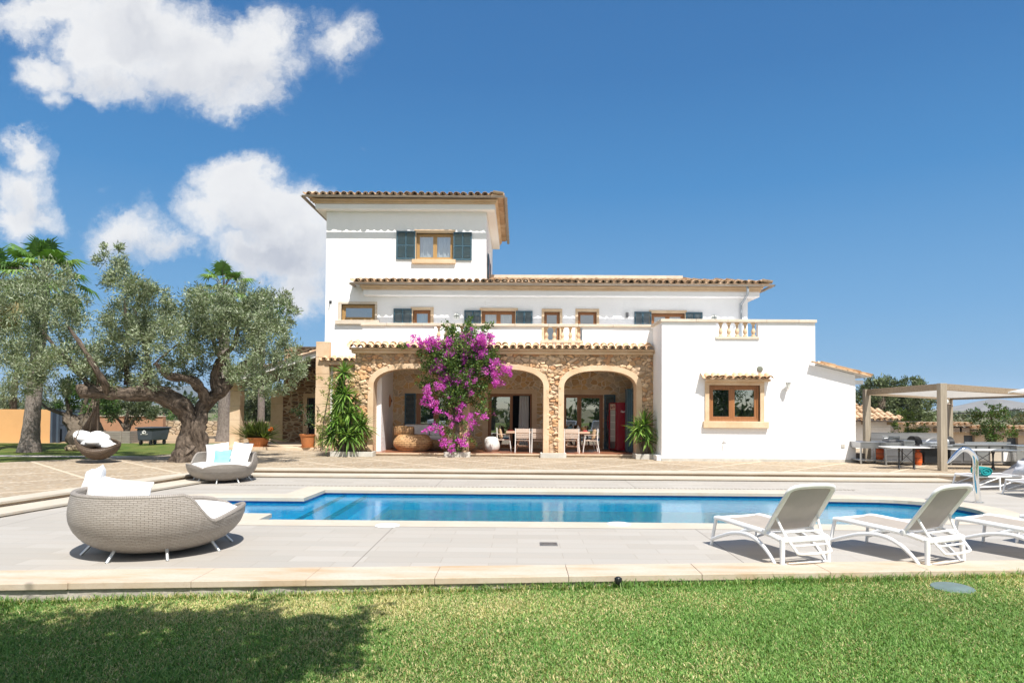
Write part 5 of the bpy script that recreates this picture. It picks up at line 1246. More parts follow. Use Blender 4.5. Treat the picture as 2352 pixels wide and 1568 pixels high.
# more garden behind the viewer: it is what the windows mirror
for i, (x, y, h) in enumerate(((8.5, -11, 5.5), (15.6, -10, 8.5), (-9, -16, 5), (2, -22, 5), (20, -20, 6), (-18, -20, 5))):
    c_ = [((x+rng.normal()*h*.18, y+rng.normal()*h*.15, h*rng.uniform(.4, .95)), h*.2) for _ in range(11)]
    tree('garden_tree', ['rounded green tree on the lawn behind the viewer', 'tall green tree at the garden edge behind the viewer', 'low green tree by the garden path behind the viewer', 'wide green tree at the far lawn behind the viewer', 'corner tree of the garden behind the viewer', 'outlying green tree of the garden behind the viewer'][i], (x, y, -.3), [([Vector((x, y, -.3)), Vector((x+.1, y, h*.35)), Vector((x, y, h*.7))], [.2, .15, .06])], c_, 420, .24, .11, GREEN, group='trees behind the viewer')

# ---- plants by the house
YUC = [(.12,.23,.035), (.17,.30,.055), (.085,.17,.028), (.25,.37,.085)]
def yucca(label, base, heads, kb_=None, L=.60, wd=.066, n=70):
    o = thing('yucca', label, 'plant', base); V = [[], [], []]; mb = MB()
    for (c, ax, k) in heads:
        blade_rosette(V, c, ax, int(n*k), L*(.75+.35*k), wd, .22, -.65, 1.0, YUC)
        limb(mb, [(base[0]+(c[0]-base[0])*.25, base[1]+(c[1]-base[1])*.5, base[2]), ((base[0]*.3+c[0]*.7), (base[1]+c[1])/2, (base[2]+c[2])*.5), c], [.07, .06, .05], .05, 8, 3)
    mb.build('trunk', 'bark', o, smooth=True, uv=True); build_list(V, 'leaf_rosette', 'leaf', o); return o
Y0 = 24.15
def hd(zf, x, y, k, ax=(0, -.15, 1), dY=0.0): c = at(*zf(x, y), Y0+dY); return ((c.x, c.y, c.z), ax, k)
yb = gr(*z4(580, 1285), TZ+.12)
yucca('tall many headed yucca against the stone wall left of the arches', (at(*z4(580, 1280), Y0).x, Y0, TZ+.1),
  [hd(z4, 555, 405, 1.0, (0, -.2, 1)), hd(z4, 572, 640, 1.1, (.1, -.4, 1), -.1), hd(z4, 480, 770, 1.1, (-.5, -.4, 1)), hd(z4, 620, 860, .9, (.2, -.4, 1), -.2), hd(z4, 745, 985, 1.2, (.5, -.4, .9), -.1), hd(z4, 470, 930, .9, (-.5, -.5, .8), -.2), hd(z4, 430, 1100, 1.1, (-.5, -.5, .8), -.1), hd(z4, 610, 1100, 1.1, (.1, -.6, .8), -.35), hd(z4, 530, 1000, .9, (-.1, -.6, .9), -.3), hd(z4, 520, 560, .8, (-.3, -.3, 1), .1), hd(z4, 640, 740, .8, (.4, -.3, 1), .1), hd(z4, 680, 1060, .8, (.5, -.5, .8), -.1)])
Y0 = 23.95
yucca('two headed yucca in the kerbed bed by the drainpipe', (at(*z5(1820, 1300), Y0).x, Y0, TZ+.1), [hd(z5, 1812, 985, 1.25, (-.1, -.3, 1)), hd(z5, 1850, 1150, .75, (.3, -.3, 1), -.1), hd(z5, 1740, 1040, .7, (-.6, -.3, .8), -.05)])
Y0 = 24.15
def bed(label, x0, x1, y0, y1, h=.17):
    "low kerb of three slabs around a planting bed"
    o = thing('bed_kerb', label, 'kerb', ((x0+x1)/2, y0, TZ)); mb = MB()
    stones(mb, x0, x1, y0, y0+.08, TZ-.01, TZ+h, .7); mb.box(x0, x0+.08, y0+.081, y1, TZ-.01, TZ+h); mb.box(x1-.08, x1, y0+.081, y1, TZ-.01, TZ+h)
    mb.build('kerb_slab', 'concrete', o, bevel=.012); s = MB(); s.box(x0+.08, x1-.08, y0+.08, y1, TZ-.01, TZ+h-.06); s.build('soil', 'dry_ground', o); return o
bed('pale concrete kerb around the tall yucca', at(*z4(415, 1315), 23.9).x, at(*z4(885, 1315), 23.9).x, 23.75, 24.34)
bed('pale concrete kerb at the foot of the bougainvillea pillar', at(*z4(1662, 1320), 24).x, at(*z4(1948, 1320), 24).x, 23.86, 24.28)
bed('pale concrete kerb at the foot of the bare stone pillar', at(*z5(664, 1330), 24).x, at(*z5(950, 1330), 24).x, 23.86, 24.28)
bed('pale concrete kerb around the two headed yucca', at(*z5(1708, 1335), 23.8).x, at(*z5(1925, 1335), 23.8).x, 23.62, 24.34)
# loose shrub at the corner pillar
Yc = 26.4
tree('climbing_shrub', 'yellow green climber by the corner pillar of the loggia', (at(738, 1030, Yc).x, Yc, TZ), [([at(740, 1032, Yc), at(742, 980, Yc), at(752, 920, Yc), at(758, 885, Yc)], [.03, .025, .02, .01])],
  cl(Yc, [(737, 960, 10), (732, 975, 10), (745, 985, 13), (735, 1000, 12), (750, 1010, 13), (738, 1020, 10), (760, 960, 12), (752, 880, 11), (768, 890, 11), (738, 868, 6), (745, 900, 8), (775, 915, 10), (764, 1020, 12), (728, 868, 4)], .2), 2600, .085, .04, [(.19,.24,.04), (.12,.18,.03), (.26,.27,.07)], cat='plant')
def pot(o, c, r, h):
    mb = MB(); mb.lathe([(r*.68, 0), (r*.70, .02), (r*.92, h*.86), (r*1.0, h*.88), (r*1.06, h), (r*.95, h), (r*.90, h*.9), (0, h*.88)], c, 28); mb.build('pot', 'pot', o, smooth=True, angle=35)
    mb = MB(); mb.lathe([(0, 0), (r*.84, 0), (r*.88, .05), (r*.78, .05), (r*.75, .03)], c, 28); mb.build('saucer', 'pot', o, smooth=True, angle=35)
    return o
pc = gr(*z1(1720, 1428), TZ+.10); Yq = 27.5; pc = Vector((at(594, 1015, Yq).x, Yq, TZ+.10))
o = thing('potted_plant', 'strap leaved plant in a wide terracotta pot at the loggia opening', 'potted plant', tuple(pc)); pot(o, pc, .45, at(594, 1004, Yq).z-pc.z)
V = [[], [], []]; c0 = (pc.x, pc.y, at(594, 1004, Yq).z-.05)
for k in range(9): blade_rosette(V, (c0[0]+rng.normal()*.16, c0[1]+rng.normal()*.15, c0[2]), (rng.normal()*.35, rng.normal()*.25, 1), 44, .92, .06, .22, .38, 1.0, [(.065,.10,.02), (.09,.13,.025), (.13,.17,.04), (.05,.075,.015)])
build_list(V, 'leaf_clump', 'leaf', o)
c1 = at(630, 985, Yq); P, D = clump_points([((c1.x, c1.y-.3, c1.z), .07)], 9000); leaves('flower', P, D, .07, .05, 'bract', o, [(.75,.22,.05), (.65,.14,.03)])
Yq = 27.2; pc = Vector((at(707, 1015, Yq).x, Yq, TZ+.10)); o = thing('potted_plant', 'dark leaved small tree in a terracotta pot beside the corner pillar', 'potted plant', tuple(pc)); hp = at(707, 997, Yq).z; pot(o, pc, .32, hp-pc.z)
mb = MB(); limb(mb, [Vector((pc.x, pc.y, hp-.05)), at(706, 975, Yq), at(700, 950, Yq), at(690, 940, Yq)], [.04, .03, .025, .01], .05, 7); limb(mb, [at(706, 980, Yq), at(710, 945, Yq)], [.025, .01], .05, 6); mb.build('stem', 'bark', o, smooth=True, uv=True)
P, D = clump_points(cl(Yq, [(700, 950, 13), (715, 955, 12), (708, 975, 12), (690, 945, 9), (675, 948, 7), (712, 938, 8), (720, 970, 10), (702, 965, 10), (695, 930, 6), (672, 940, 5)], .2), 1400); leaves('foliage', P, D, .10, .055, 'leaf', o, [(.02,.05,.02), (.035,.07,.025), (.05,.09,.03)])

# bougainvillea trained up the pillar between the two large arches
bxy = at(1050, 1040, 24.2)
bou = thing('bougainvillea', 'purple flowering bougainvillea climbing the arcade pillar up to the balustrade', 'climbing plant', (bxy.x, 24.2, TZ))
zb = zc(1440, 1260, 3.409); YV = 24.1
vb = lambda x, y, dy=0.0: at(*zb(x, y), YV+dy)
mb = MB()
limb(mb, [vb(940, 1490), vb(900, 1400), vb(915, 1280, -.05), vb(945, 1170, -.08), vb(900, 1080, -.05), vb(890, 950), vb(870, 800, -.05), vb(865, 660), vb(900, 500), vb(920, 300), vb(900, 120)], [.07, .06, .07, .065, .055, .05, .05, .045, .04, .03, .02], .15, 8)
limb(mb, [vb(960, 1480), vb(980, 1380, -.05), vb(930, 1230, -.1), vb(960, 1050), vb(985, 850), vb(960, 640), vb(1020, 450), vb(1080, 250), vb(1090, 40)], [.06, .055, .05, .045, .04, .04, .03, .025, .02], .15, 8)
limb(mb, [vb(890, 560), vb(800, 430, -.2), vb(720, 330, -.3), vb(620, 190, -.35), vb(460, 110, -.4)], [.03, .025, .02, .015, .01], .1, 6)
limb(mb, [vb(960, 520), vb(1090, 420, -.2), vb(1230, 370, -.3)], [.03, .02, .01], .1, 6)
mb.build('stem', 'bark', bou, smooth=True, uv=True)
for (a, b) in (((960, 1330), (780, 1220)), ((900, 1160), (620, 1130)), ((900, 1000), (640, 900)), ((880, 760), (640, 620))): pass
GB = [(900,250,120),(1000,180,110),(1080,300,110),(820,330,100),(920,420,110),(1050,430,95),(760,420,80),(620,260,60),(700,250,70),(1130,220,80),(640,440,70),(880,560,100),(1000,560,90),(900,680,85),(960,720,75),(830,690,60),(620,560,55),(480,575,40),(880,800,80),(960,880,65),(850,850,50),(1030,680,60),(1110,520,60),(780,1110,50),(700,1100,36),(960,1000,60),(1010,1100,46),(900,1100,45),(870,1230,50),(940,1330,55),(980,1420,42),(900,1400,45),(930,1470,40),(1060,1200,34),(1100,1330,34),(1140,1360,28),(740,180,60),(590,190,34),(440,225,30),(250,115,28),(210,110,16),(1150,620,40),(1130,870,55),(1170,760,45),(1190,560,45),(880,80,70),(940,30,55),(1100,60,70),(1130,-60,40),(1060,-140,26),(1070,-60,34),(900,-120,26),(880,-50,36),(1090,150,90),(700,1200,30),(620,680,40),(760,890,36),(760,990,30),(1100,40,50),(820,1190,40),(1000,300,100),(850,480,90),(1160,330,70),(980,820,70),(860,960,60)]
zR = zc(1800, 1260, 2.94)
pts = [((c.x, c.y, c.z), r_*.0052) for (x_, y_, r_) in [(x_, y_, r_*(.62 if y_ > 850 else 1)) for x_, y_, r_ in GB] for c in [vb(x_, y_, rng.uniform(-.28, .12))]]
for (x_, y_, r_) in ((60, 545, 36), (40, 690, 30), (40, 745, 30), (50, 890, 30), (20, 600, 40), (160, 215, 45), (100, 200, 50), (90, 300, 50), (180, 330, 40), (40, 380, 60), (120, 380, 36), (90, 30, 30), (10, 270, 70), (20, 450, 60), (10, 800, 40)):
    c = at(*zR(x_, y_), YV+rng.uniform(-.3, 0)); pts.append(((c.x, c.y, c.z), r_*.0056))
for (x_, y_, r_) in ((1390,1150,20),(1375,1180,16),(1430,1190,14),(1470,1230,14),(1545,1100,18),(1550,1070,14),(1545,1150,24),(1540,1200,26),(1690,1180,26),(1720,1150,20),(1745,1120,14),(1670,1215,22),(1340,1130,18),(1345,1180,18),(1350,1220,20)):
    c = at(*zc(1100, 660, 2.352)(x_+0, y_+180), YV+.05); pts.append(((c.x, c.y, c.z), r_*.0066))
P, D = clump_points(pts, 2600, 12, .45, .25, .2); leaves('foliage', P, D, .085, .055, 'leaf', bou, [(.07,.14,.025), (.12,.20,.04), (.045,.095,.018), (.19,.25,.06), (.09,.16,.04)], .3)
MG = [(400,70,60),(450,110,46),(560,60,70),(620,100,60),(640,50,50),(700,130,40),(330,95,26),(860,180,60),(840,250,50),(880,100,50),(800,90,26),(1040,220,46),(990,215,30),(1100,40,80),(1130,130,60),(1060,300,40),(700,400,70),(740,350,50),(690,320,30),(620,430,30),(1085,420,46),(1070,320,40),(780,540,50),(740,610,60),(720,640,46),(870,570,56),(930,560,60),(960,520,46),(1060,610,50),(540,680,50),(575,630,30),(560,700,36),(1130,570,40),(510,840,36),(560,800,40),(480,850,22),(600,780,22),(640,880,46),(580,900,36),(690,960,40),(660,980,30),(780,740,36),(760,700,26),(980,900,46),(1020,890,30),(890,1040,36),(960,1050,40),(990,1020,30),(860,1120,30),(580,1190,40),(640,1160,36),(530,1210,26),(730,1210,36),(690,1220,22),(970,1330,46),(1000,1360,36),(790,1385,50),(760,1380,30),(870,1420,40),(1060,1410,26),(1080,1260,36),(1130,1180,22),(1130,1090,50),(1110,1010,36),(990,800,40),(820,780,22),(1100,730,30),(800,990,26),(740,400,50),(1010,110,40),(1050,0,40),(850,30,40),(1130,-90,20),(820,480,40),(1060,480,40)]
pts = [((c.x, c.y, c.z), r_*.0038) for (x_, y_, r_) in MG for c in [vb(x_, y_, rng.uniform(-.50, -.24))]]
for (x_, y_, r_) in ((190, 310, 46), (240, 350, 46), (290, 380, 40), (330, 405, 24), (150, 290, 30), (150, 410, 36), (170, 430, 36), (180, 500, 46), (205, 520, 30), (30, 360, 36), (60, 30, 50), (40, 90, 60), (70, 60, 46), (10, 200, 46), (50, 180, 36), (20, 870, 30), (50, 890, 20), (50, 420, 24), (0, 120, 40)):
    c = at(*zR(x_, y_), YV+rng.uniform(-.45, -.3)); pts.append(((c.x, c.y, c.z), r_*.0050))
P, D = clump_points(pts, 4300, 9, .42, .3, .1); leaves('bract_cluster', P, D, .055, .048, 'bract', bou, [(.58,.075,.58), (.68,.13,.68), (.48,.05,.50), (.72,.24,.70)], .28)
# ------------------------------------------------------------------ wicker day beds, pillows
def pillow(name, label, cat, w_, h_, t_, mat, mtx, group=None, seed=0, puff=.35):
    "square cushion in the local xz plane, thickness along y"
    n = 15; mb = MB()
    for s in (1, -1):
        P = []
        for i in range(n):
            row = []
            for j in range(n):
                a, b = 2*i/(n-1)-1, 2*j/(n-1)-1
                k = max(0, (1-a**4))*max(0, (1-b**4)); pinch = 1-.10*(1-abs(a*b))*((abs(a)+abs(b))/2)**2
                d = s*t_/2*k**.5*(1+.25*noise.noise(Vector((a*1.7+seed, b*1.7, s*3))))
                row.append(mtx @ Vector((a*w_/2*(1-.06*(1-a*a)*0-.07*(1-b*b)*abs(a)*0)*(.93+.07*b*b), d+.03*noise.noise(Vector((a*2+seed, b*2, 1))), b*h_/2*(.93+.07*a*a))))
            P.append(row)
        mb.grid(P)
    o = thing(name, label, cat, tuple(mtx.translation), group); mb.build('cover', mat, o, smooth=True, angle=80, fix=True)
    bpy.data.objects
    return o
def daybed():
    rx, ry, hb, hf, dip = 1.02, 1.08, .80, .45, .37
    o = thing('wicker_daybed', 'daybed', 'daybed')
    def rim(th):            # th = 0 points along +x, back is at -y
        b = -math.sin(th); s = min(1, max(0, (b+.22)/.42)); s = s*s*(3-2*s)
        sn = max(0, math.sin(th)); f = dip + .14*abs(math.sin(2*th))**.8*(sn > 0) + .06*sn*sn
        return f+(hb-f)*s
    g = [(.06, .58), (.09, .67), (.15, .78), (.24, .88), (.33, .945), (.45, .99), (.56, 1.0), (.70, .985), (.84, .955)]
    def rad(z):
        for (a, b), (c, d) in zip(g, g[1:]):
            if z <= c: return b+(d-b)*max(0, (z-a)/(c-a))
        return g[-1][1]
    n, m = 96, 20; out, inn, uo, ui = [], [], [], []; top_ = []
    for i in range(n+1):
        th = 2*math.pi*i/n; h = rim(th); row, ri, u1, u2 = [], [], [], []; per = i/n*6.0
        for j in range(m+1):
            t_ = j/m; z = .06+(h-.06)*t_; r_ = rad(z); row.append(Vector((rx*r_*math.cos(th), ry*r_*math.sin(th), z))); u1.append((per, z))
            ri.append(Vector((rx*(r_-.05)*math.cos(th), ry*(r_-.05)*math.sin(th), z))); u2.append((per, z))
        out.append(row); inn.append(ri); uo.append(u1); ui.append(u2); top_.append(Vector((rx*(rad(h)-.025)*math.cos(th), ry*(rad(h)-.025)*math.sin(th), h)))
    mb = MB(); mb.grid(out, uo); mb.grid([r_[8:][::-1] for r_ in inn], [r_[8:][::-1] for r_ in ui])
    mb.add([r_[0] for r_ in out[:-1]], [list(range(n))[::-1]]); sh = mb.build('shell', 'rattan', o, smooth=True, uv=True, angle=60)
    mb = MB(); mb.tube(top_, .031, 8, False); mb.build('rim', 'rattan', sh, smooth=True, uv=True)
    mb = MB(); P = []                                              # seat mattress
    prof = [(0, .54), (.45, .545), (.80, .53), (.90, .49), (.925, .42), (.88, .32)]
    mb.lathe([(r_, z) for r_, z in prof], (0, .02, 0), 48, rx, ry*.99); mb.build('mattress', 'white_fabric', o, smooth=True, angle=70)
    for a in (25, 68, 112, 155, 200, 245, 295, 340):
        th = R(a); d = Vector((math.cos(th)*rx, math.sin(th)*ry, 0)); q = MB(); q.tube([d*.72+Vector((0, 0, .15)), d*.85], [.021, .019], 10); q.build('leg', 'alu', o, smooth=True, angle=50)
    return o
db = daybed()
DB1 = (-4.80, 9.20, 0.0); RZ1 = R(-36)
db.location = DB1; db.rotation_euler = (0, 0, RZ1); db['label'] = 'large grey wicker daybed in the foreground, its curved back to the viewer'
fc = gr(510, 1104, 0); DB2 = (at(510, 1100, 17.3).x, 17.3, 0.0); RZ2 = R(172)
db2 = copy_tree(db, None, DB2, RZ2, 'grey wicker daybed below the olive tree, facing the viewer across the pool'); db2.scale = (.82, .80, .86); db['group'] = db2['group'] = 'wicker daybeds by the pool'
def on_bed(base, rz, x, y, z, tilt, yaw=0, roll=0):
    return Matrix.Translation(base) @ Matrix.Rotation(rz, 4, 'Z') @ Matrix.Translation((x, y, z)) @ Matrix.Rotation(yaw, 4, 'Z') @ Matrix.Rotation(tilt, 4, 'X') @ Matrix.Rotation(roll, 4, 'Y')
pillow('pillow', 'upright white pillow with a folded corner at the far end of the foreground daybed', 'pillow', .64, .64, .20, 'white_fabric', Matrix.Translation((-5.82, 9.32, .76)) @ Matrix.Rotation(R(-48), 4, 'Z') @ Matrix.Rotation(R(-12), 4, 'X') @ Matrix.Rotation(R(-10), 4, 'Y'), 'white pillows on the daybeds', 1)
pillow('pillow', 'slumped white pillow lying along the back rim of the foreground daybed', 'pillow', .86, .52, .26, 'white_fabric', Matrix.Translation((-5.15, 8.86, .71)) @ Matrix.Rotation(R(-14), 4, 'Z') @ Matrix.Rotation(R(-18), 4, 'X') @ Matrix.Rotation(R(4), 4, 'Y'), 'white pillows on the daybeds', 4)
pillow('pillow', 'white pillow on the olive tree side of the far daybed', 'pillow', .58, .58, .18, 'white_fabric', on_bed(DB2, RZ2, .36, -.36, .66, R(22), R(14), R(8)), 'white pillows on the daybeds', 7)
pillow('pillow', 'white pillow on the arcade side of the far daybed, behind the aqua cushion', 'pillow', .62, .60, .18, 'white_fabric', on_bed(DB2, RZ2, -.27, -.38, .67, R(22), R(-10), R(-3)), 'white pillows on the daybeds', 9)
pillow('cushion', 'small square aqua cushion in front of the white pillows on the far daybed', 'cushion', .44, .44, .13, 'aqua', on_bed(DB2, RZ2, .06, -.08, .57, R(24), R(3), R(4)), None, 12)

# ------------------------------------------------------------------ sun loungers
def lounger():
    w_ = .35; o = thing('sun_lounger', 'lounger', 'sun lounger'); f = MB()
    for s in (-1, 1):
        p, r_ = wobble([(s*w_, -.03, .31), (s*w_, .02, .325), (s*w_, .28, .365), (s*w_, .75, .385), (s*w_, 1.18, .40), (s*w_, 1.30, .385)], [.034]*6, 0); f.tube(p, r_, 10)
        f.lathe([(0, 0), (.045, 0), (.05, .03), (.045, .06), (0, .065)], (s*w_, .26, .345), 14)
    f.tube([(-w_, 1.30, .385), (w_, 1.30, .385)], .026, 10); f.tube([(-w_, -.03, .31), (w_, -.03, .31)], .042, 12)
    f.tube([(-w_, .30, .345), (w_, .30, .345)], .02, 8); f.build('frame', 'white_metal', o, smooth=True, angle=60)
    for s in (-1, 1):
        q = MB(); q.tube([(s*w_, -.03, .33), (s*(w_+.005), -.035, .15), (s*(w_+.012), -.04, 0)], [.036, .031, .028], 12); q.build('leg', 'white_metal', o, smooth=True, angle=60)
        q = MB(); q.tube([(s*w_, 1.285, .39), (s*(w_+.02), 1.315, .2), (s*(w_+.04), 1.345, 0)], [.026, .022, .02], 10); q.build('leg', 'white_metal', o, smooth=True, angle=60)
        q = MB(); k = w_+.045; p, r_ = wobble([(s*k, 1.32, .09), (s*k, 1.12, .17), (s*k, .88, .25), (s*(k-.005), .66, .285), (s*(k-.01), .48, .275), (s*(k-.005), .30, .215), (s*k, .14, .11), (s*(k+.005), .03, 0)], [.022, .024, .027, .029, .029, .027, .024, .022], 0); q.tube(p, r_, 10)
        q.tube([(s*k, .72, .29), (s*(w_+.01), .60, .345), (s*w_, .48, .365)], [.02, .03, .02], 8)
        q.build('arched_brace', 'white_metal', o, smooth=True, angle=60)
    q = MB(); q.tube([(-w_, -.035, .018), (w_, -.035, .018)], .016, 8); q.build('stretcher', 'white_metal', o, smooth=True)
    # reclining back
    A, B = Vector((0, .27, .37)), Vector((0, -.17, .975)); ax = (B-A).normalized(); L = (B-A).length; bk = lambda x, t_: A+ax*t_+Vector((x, 0, 0))
    pl = [bk(-w_, 0), bk(-w_, L*.5), bk(-w_+.005, L*.86)] + [bk(-w_+.09-.09*math.cos(R(a)), L-.09+.09*math.sin(R(a))) for a in (15, 45, 75)]
    pr = [Vector((-p.x, p.y, p.z)) for p in pl[::-1]]; mid_ = [bk(-.2, L+.012), bk(0, L+.018), bk(.2, L+.012)]
    q = MB(); q.tube(pl+mid_+pr, .037, 10, True, .62); q.tube([bk(-w_, .03), bk(w_, .03)], .018, 8)
    bf = q.build('backrest_frame', 'white_metal', o, smooth=True, angle=60)
    def sling(name, pa, pb, sag, nseg=10):
        q = MB(); P = []
        for i in range(nseg+1):
            a, b = Vector(pa[0]).lerp(Vector(pa[1]), i/nseg), Vector(pb[0]).lerp(Vector(pb[1]), i/nseg); P.append([a.lerp(b, j/6)+sag*(1-(2*j/6-1)**2) for j in range(7)])
        q.grid(P); return q.build(name, 'sling', o, smooth=True, angle=80)
    nb = ax.cross(Vector((1, 0, 0))).normalized()
    sling('backrest_sling', (bk(-w_+.025, .02), bk(-w_+.035, L-.012)), (bk(w_-.025, .02), bk(w_-.035, L-.012)), nb*.012*(1 if nb.y < 0 else -1))
    q = MB(); P = []
    prof = [(.30, .37), (.52, .385), (.75, .395), (1.0, .402), (1.18, .41), (1.28, .405)]
    for y, z in prof: P.append([Vector((-w_+.02+(2*w_-.04)*j/6, y, z-.018*(1-(2*j/6-1)**2))) for j in range(7)])
    q.grid(P); q.build('seat_sling', 'sling', o, smooth=True, angle=80)
    # folding prop behind the back
    q = MB(); k = w_-.03; T = bk(0, L*.33); p, r_ = wobble([(-k, T.y-.02, T.z), (-k+.03, T.y-.12, T.z-.18), (-k+.055, -.16, .215), (-k+.09, -.19, .175), (0, -.2, .168), (k-.09, -.19, .175), (k-.055, -.16, .215), (k-.03, T.y-.12, T.z-.18), (k, T.y-.02, T.z)], [.017]*9, 0); q.tube(p, r_, 8)
    q.tube([(-k+.045, -.10, .25), (k-.045, -.10, .25)], .014, 8); q.tube([(-k+.03, .02, .40), (k-.03, .02, .40)], .014, 8); q.build('support_prop', 'white_metal', o, smooth=True, angle=70)
    return o
lo = lounger()
spots = [((3.58, 8.62), 20.2, 'white sun lounger with raised taupe back, nearest the middle of the pool'), ((5.36, 8.70), 26.5, 'white sun lounger with raised taupe back, second from the middle of the pool'),
         ((7.15, 8.80), 28, 'white sun lounger mostly showing its seat, its back cut by the photo edge'), ((8.28, 9.10), 28, 'white sun lounger of which only the foot rail shows at the photo edge')]
for i, ((x, y), a, lb) in enumerate(spots):
    if i == 0: lo.location = (x, y, 0); lo.rotation_euler = (0, 0, R(a)); lo['label'] = lb; lo['group'] = 'white sun loungers in front of the pool'
    else: copy_tree(lo, None, (x, y, 0), R(a), lb)
def slim():
    o = thing('slim_lounger', 'lounger', 'sun lounger'); f = MB(); w_ = .34; z = .33
    for s in (-1, 1): f.tube([(s*w_, 0, z), (s*w_, 1.95, z)], .024, 8)
    for y in (0, 1.2, 1.95): f.tube([(-w_, y, z), (w_, y, z)], .02, 8)
    f.build('frame', 'white_metal', o, smooth=True)
    for s in (-1, 1):
        for (ya, yb_) in ((.02, -.07), (.62, .62), (1.9, 1.98)):
            q = MB(); q.tube([(s*w_, ya, z), (s*(w_+.01), yb_, 0)], [.022, .02], 8); q.build('leg', 'white_metal', o, smooth=True)
        q = MB(); q.tube([(s*w_, -.05, .07), (s*w_, .62, .10), (s*w_, 1.3, z-.02)], .017, 8); q.tube([(s*w_, .05, z-.21), (s*w_, .6, z-.03)], .015, 6); q.build('brace', 'white_metal', o, smooth=True)
    q = MB(); q.grid([[Vector((-w_+.02, y, z+.012)), Vector((0, y, z-.004)), Vector((w_-.02, y, z+.012))] for y in (.02, .4, .8, 1.22)]); q.build('seat_sling', 'sling_grey', o, smooth=True, angle=80)
    q = MB(); q.grid([[Vector((-w_+.02, 1.24+.6*t_, z+.02+.38*t_)), Vector((w_-.02, 1.24+.6*t_, z+.02+.38*t_))] for t_ in (0, .5, 1)]); q.build('backrest_sling', 'sling_grey', o, smooth=True, angle=80)
    return o
sl_ = slim(); sl_.location = (10.98, 16.9, 0); sl_.rotation_euler = (0, 0, R(-84)); sl_['label'] = 'slim white lounger with grey sling holding the rolled turquoise towel'; sl_['group'] = 'slim loungers below the pergola terrace'
copy_tree(sl_, None, (11.25, 15.55, 0), R(-90), 'slim white lounger nearest the chrome spout, its foot end just in the photo')
tp = at(2256, 1084, 16.6); o = thing('rolled_towel', 'tightly rolled turquoise towel lying on a slim lounger', 'towel', (tp.x, 16.6, .345)); q = MB(); P = []
for y in (-.13, -.02, .1, .2): P.append([Vector((tp.x+.15*math.cos(2*math.pi*k/18)*(1+.02*math.sin(k*3)), 16.6+y, .345+.115+.115*math.sin(2*math.pi*k/18))) for k in range(19)])
q.grid(P); q.build('cloth', 'turquoise', o, smooth=True, angle=70)
q = MB(); q.tube([(tp.x+(.145-.0075*k*.7)*math.cos(k*.55), 16.6-.13, .46+(.11-.0055*k*.75)*math.sin(k*.55)) for k in range(24)], .017, 5); q.add([(tp.x+.14*math.cos(2*math.pi*k/16), 16.6-.125, .46+.105*math.sin(2*math.pi*k/16)) for k in range(16)], [list(range(16))]); q.build('coil', 'turquoise', o, smooth=True)
pc = at(2350, 1068, 16.4); pillow('pillow', 'pale grey pillow on the slim lounger at the photo edge', 'pillow', .55, .40, .18, 'grey_fabric', Matrix.Translation((pc.x+.12, 16.45, .56)) @ Matrix.Rotation(R(-70), 4, 'Z') @ Matrix.Rotation(R(-35), 4, 'X'))
# parasol whose corner enters the picture
o = thing('parasol', 'white square parasol whose corner enters at the photo edge', 'parasol', (15.4, 17.2, 0)); q = MB(); q.tube([(15.4, 17.2, 0), (15.4, 17.2, 3.05)], .03, 10); q.build('pole', 'white_metal', o, smooth=True)
cz = at(2322, 899, 16.8); q = MB(); apex = Vector((15.4, 17.2, 3.0)); cs = [Vector((cz.x, 16.9, cz.z)), Vector((15.6, 14.0, cz.z)), Vector((18.5, 17.4, cz.z)), Vector((15.2, 20.3, cz.z))]
for i in range(4): q.grid([[apex.lerp(cs[i].lerp(cs[(i+1) % 4], t_), k/4) for t_ in (0, .25, .5, .75, 1)] for k in range(5)])
cn = q.build('canopy', 'canvas', o)
for c in cs: q = MB(); q.tube([apex-Vector((0, 0, .04)), c-Vector((0, 0, .03))], .012, 6); q.build('rib', 'alu', o)
q = MB(); q.box(15.0, 15.8, 16.8, 17.6, 0, .08); q.build('base', 'concrete', o, bevel=.02)
# chrome water spout
o = thing('water_spout', 'curved chrome water spout arching over the pool corner', 'water spout', (9.63, 14.4, 0)); q = MB(); S = lambda x, y: at(*z7(x, y), 14.4)
p, r_ = wobble([Vector((9.63, 14.4, 0)), S(1755, 1350), S(1752, 1160), S(1725, 1080), S(1670, 1028), S(1610, 1015), S(1555, 1045), S(1490, 1110), S(1420, 1180)], [.058, .056, .055, .054, .053, .052, .05, .044, .016], 0); q.tube(p, r_, 16); q.build('spout_tube', 'chrome', o, smooth=True, angle=60)
q = MB(); q.lathe([(0, .012), (.10, .012), (.10, 0)], (9.63, 14.4, .004), 20); q.build('base', 'chrome', o)
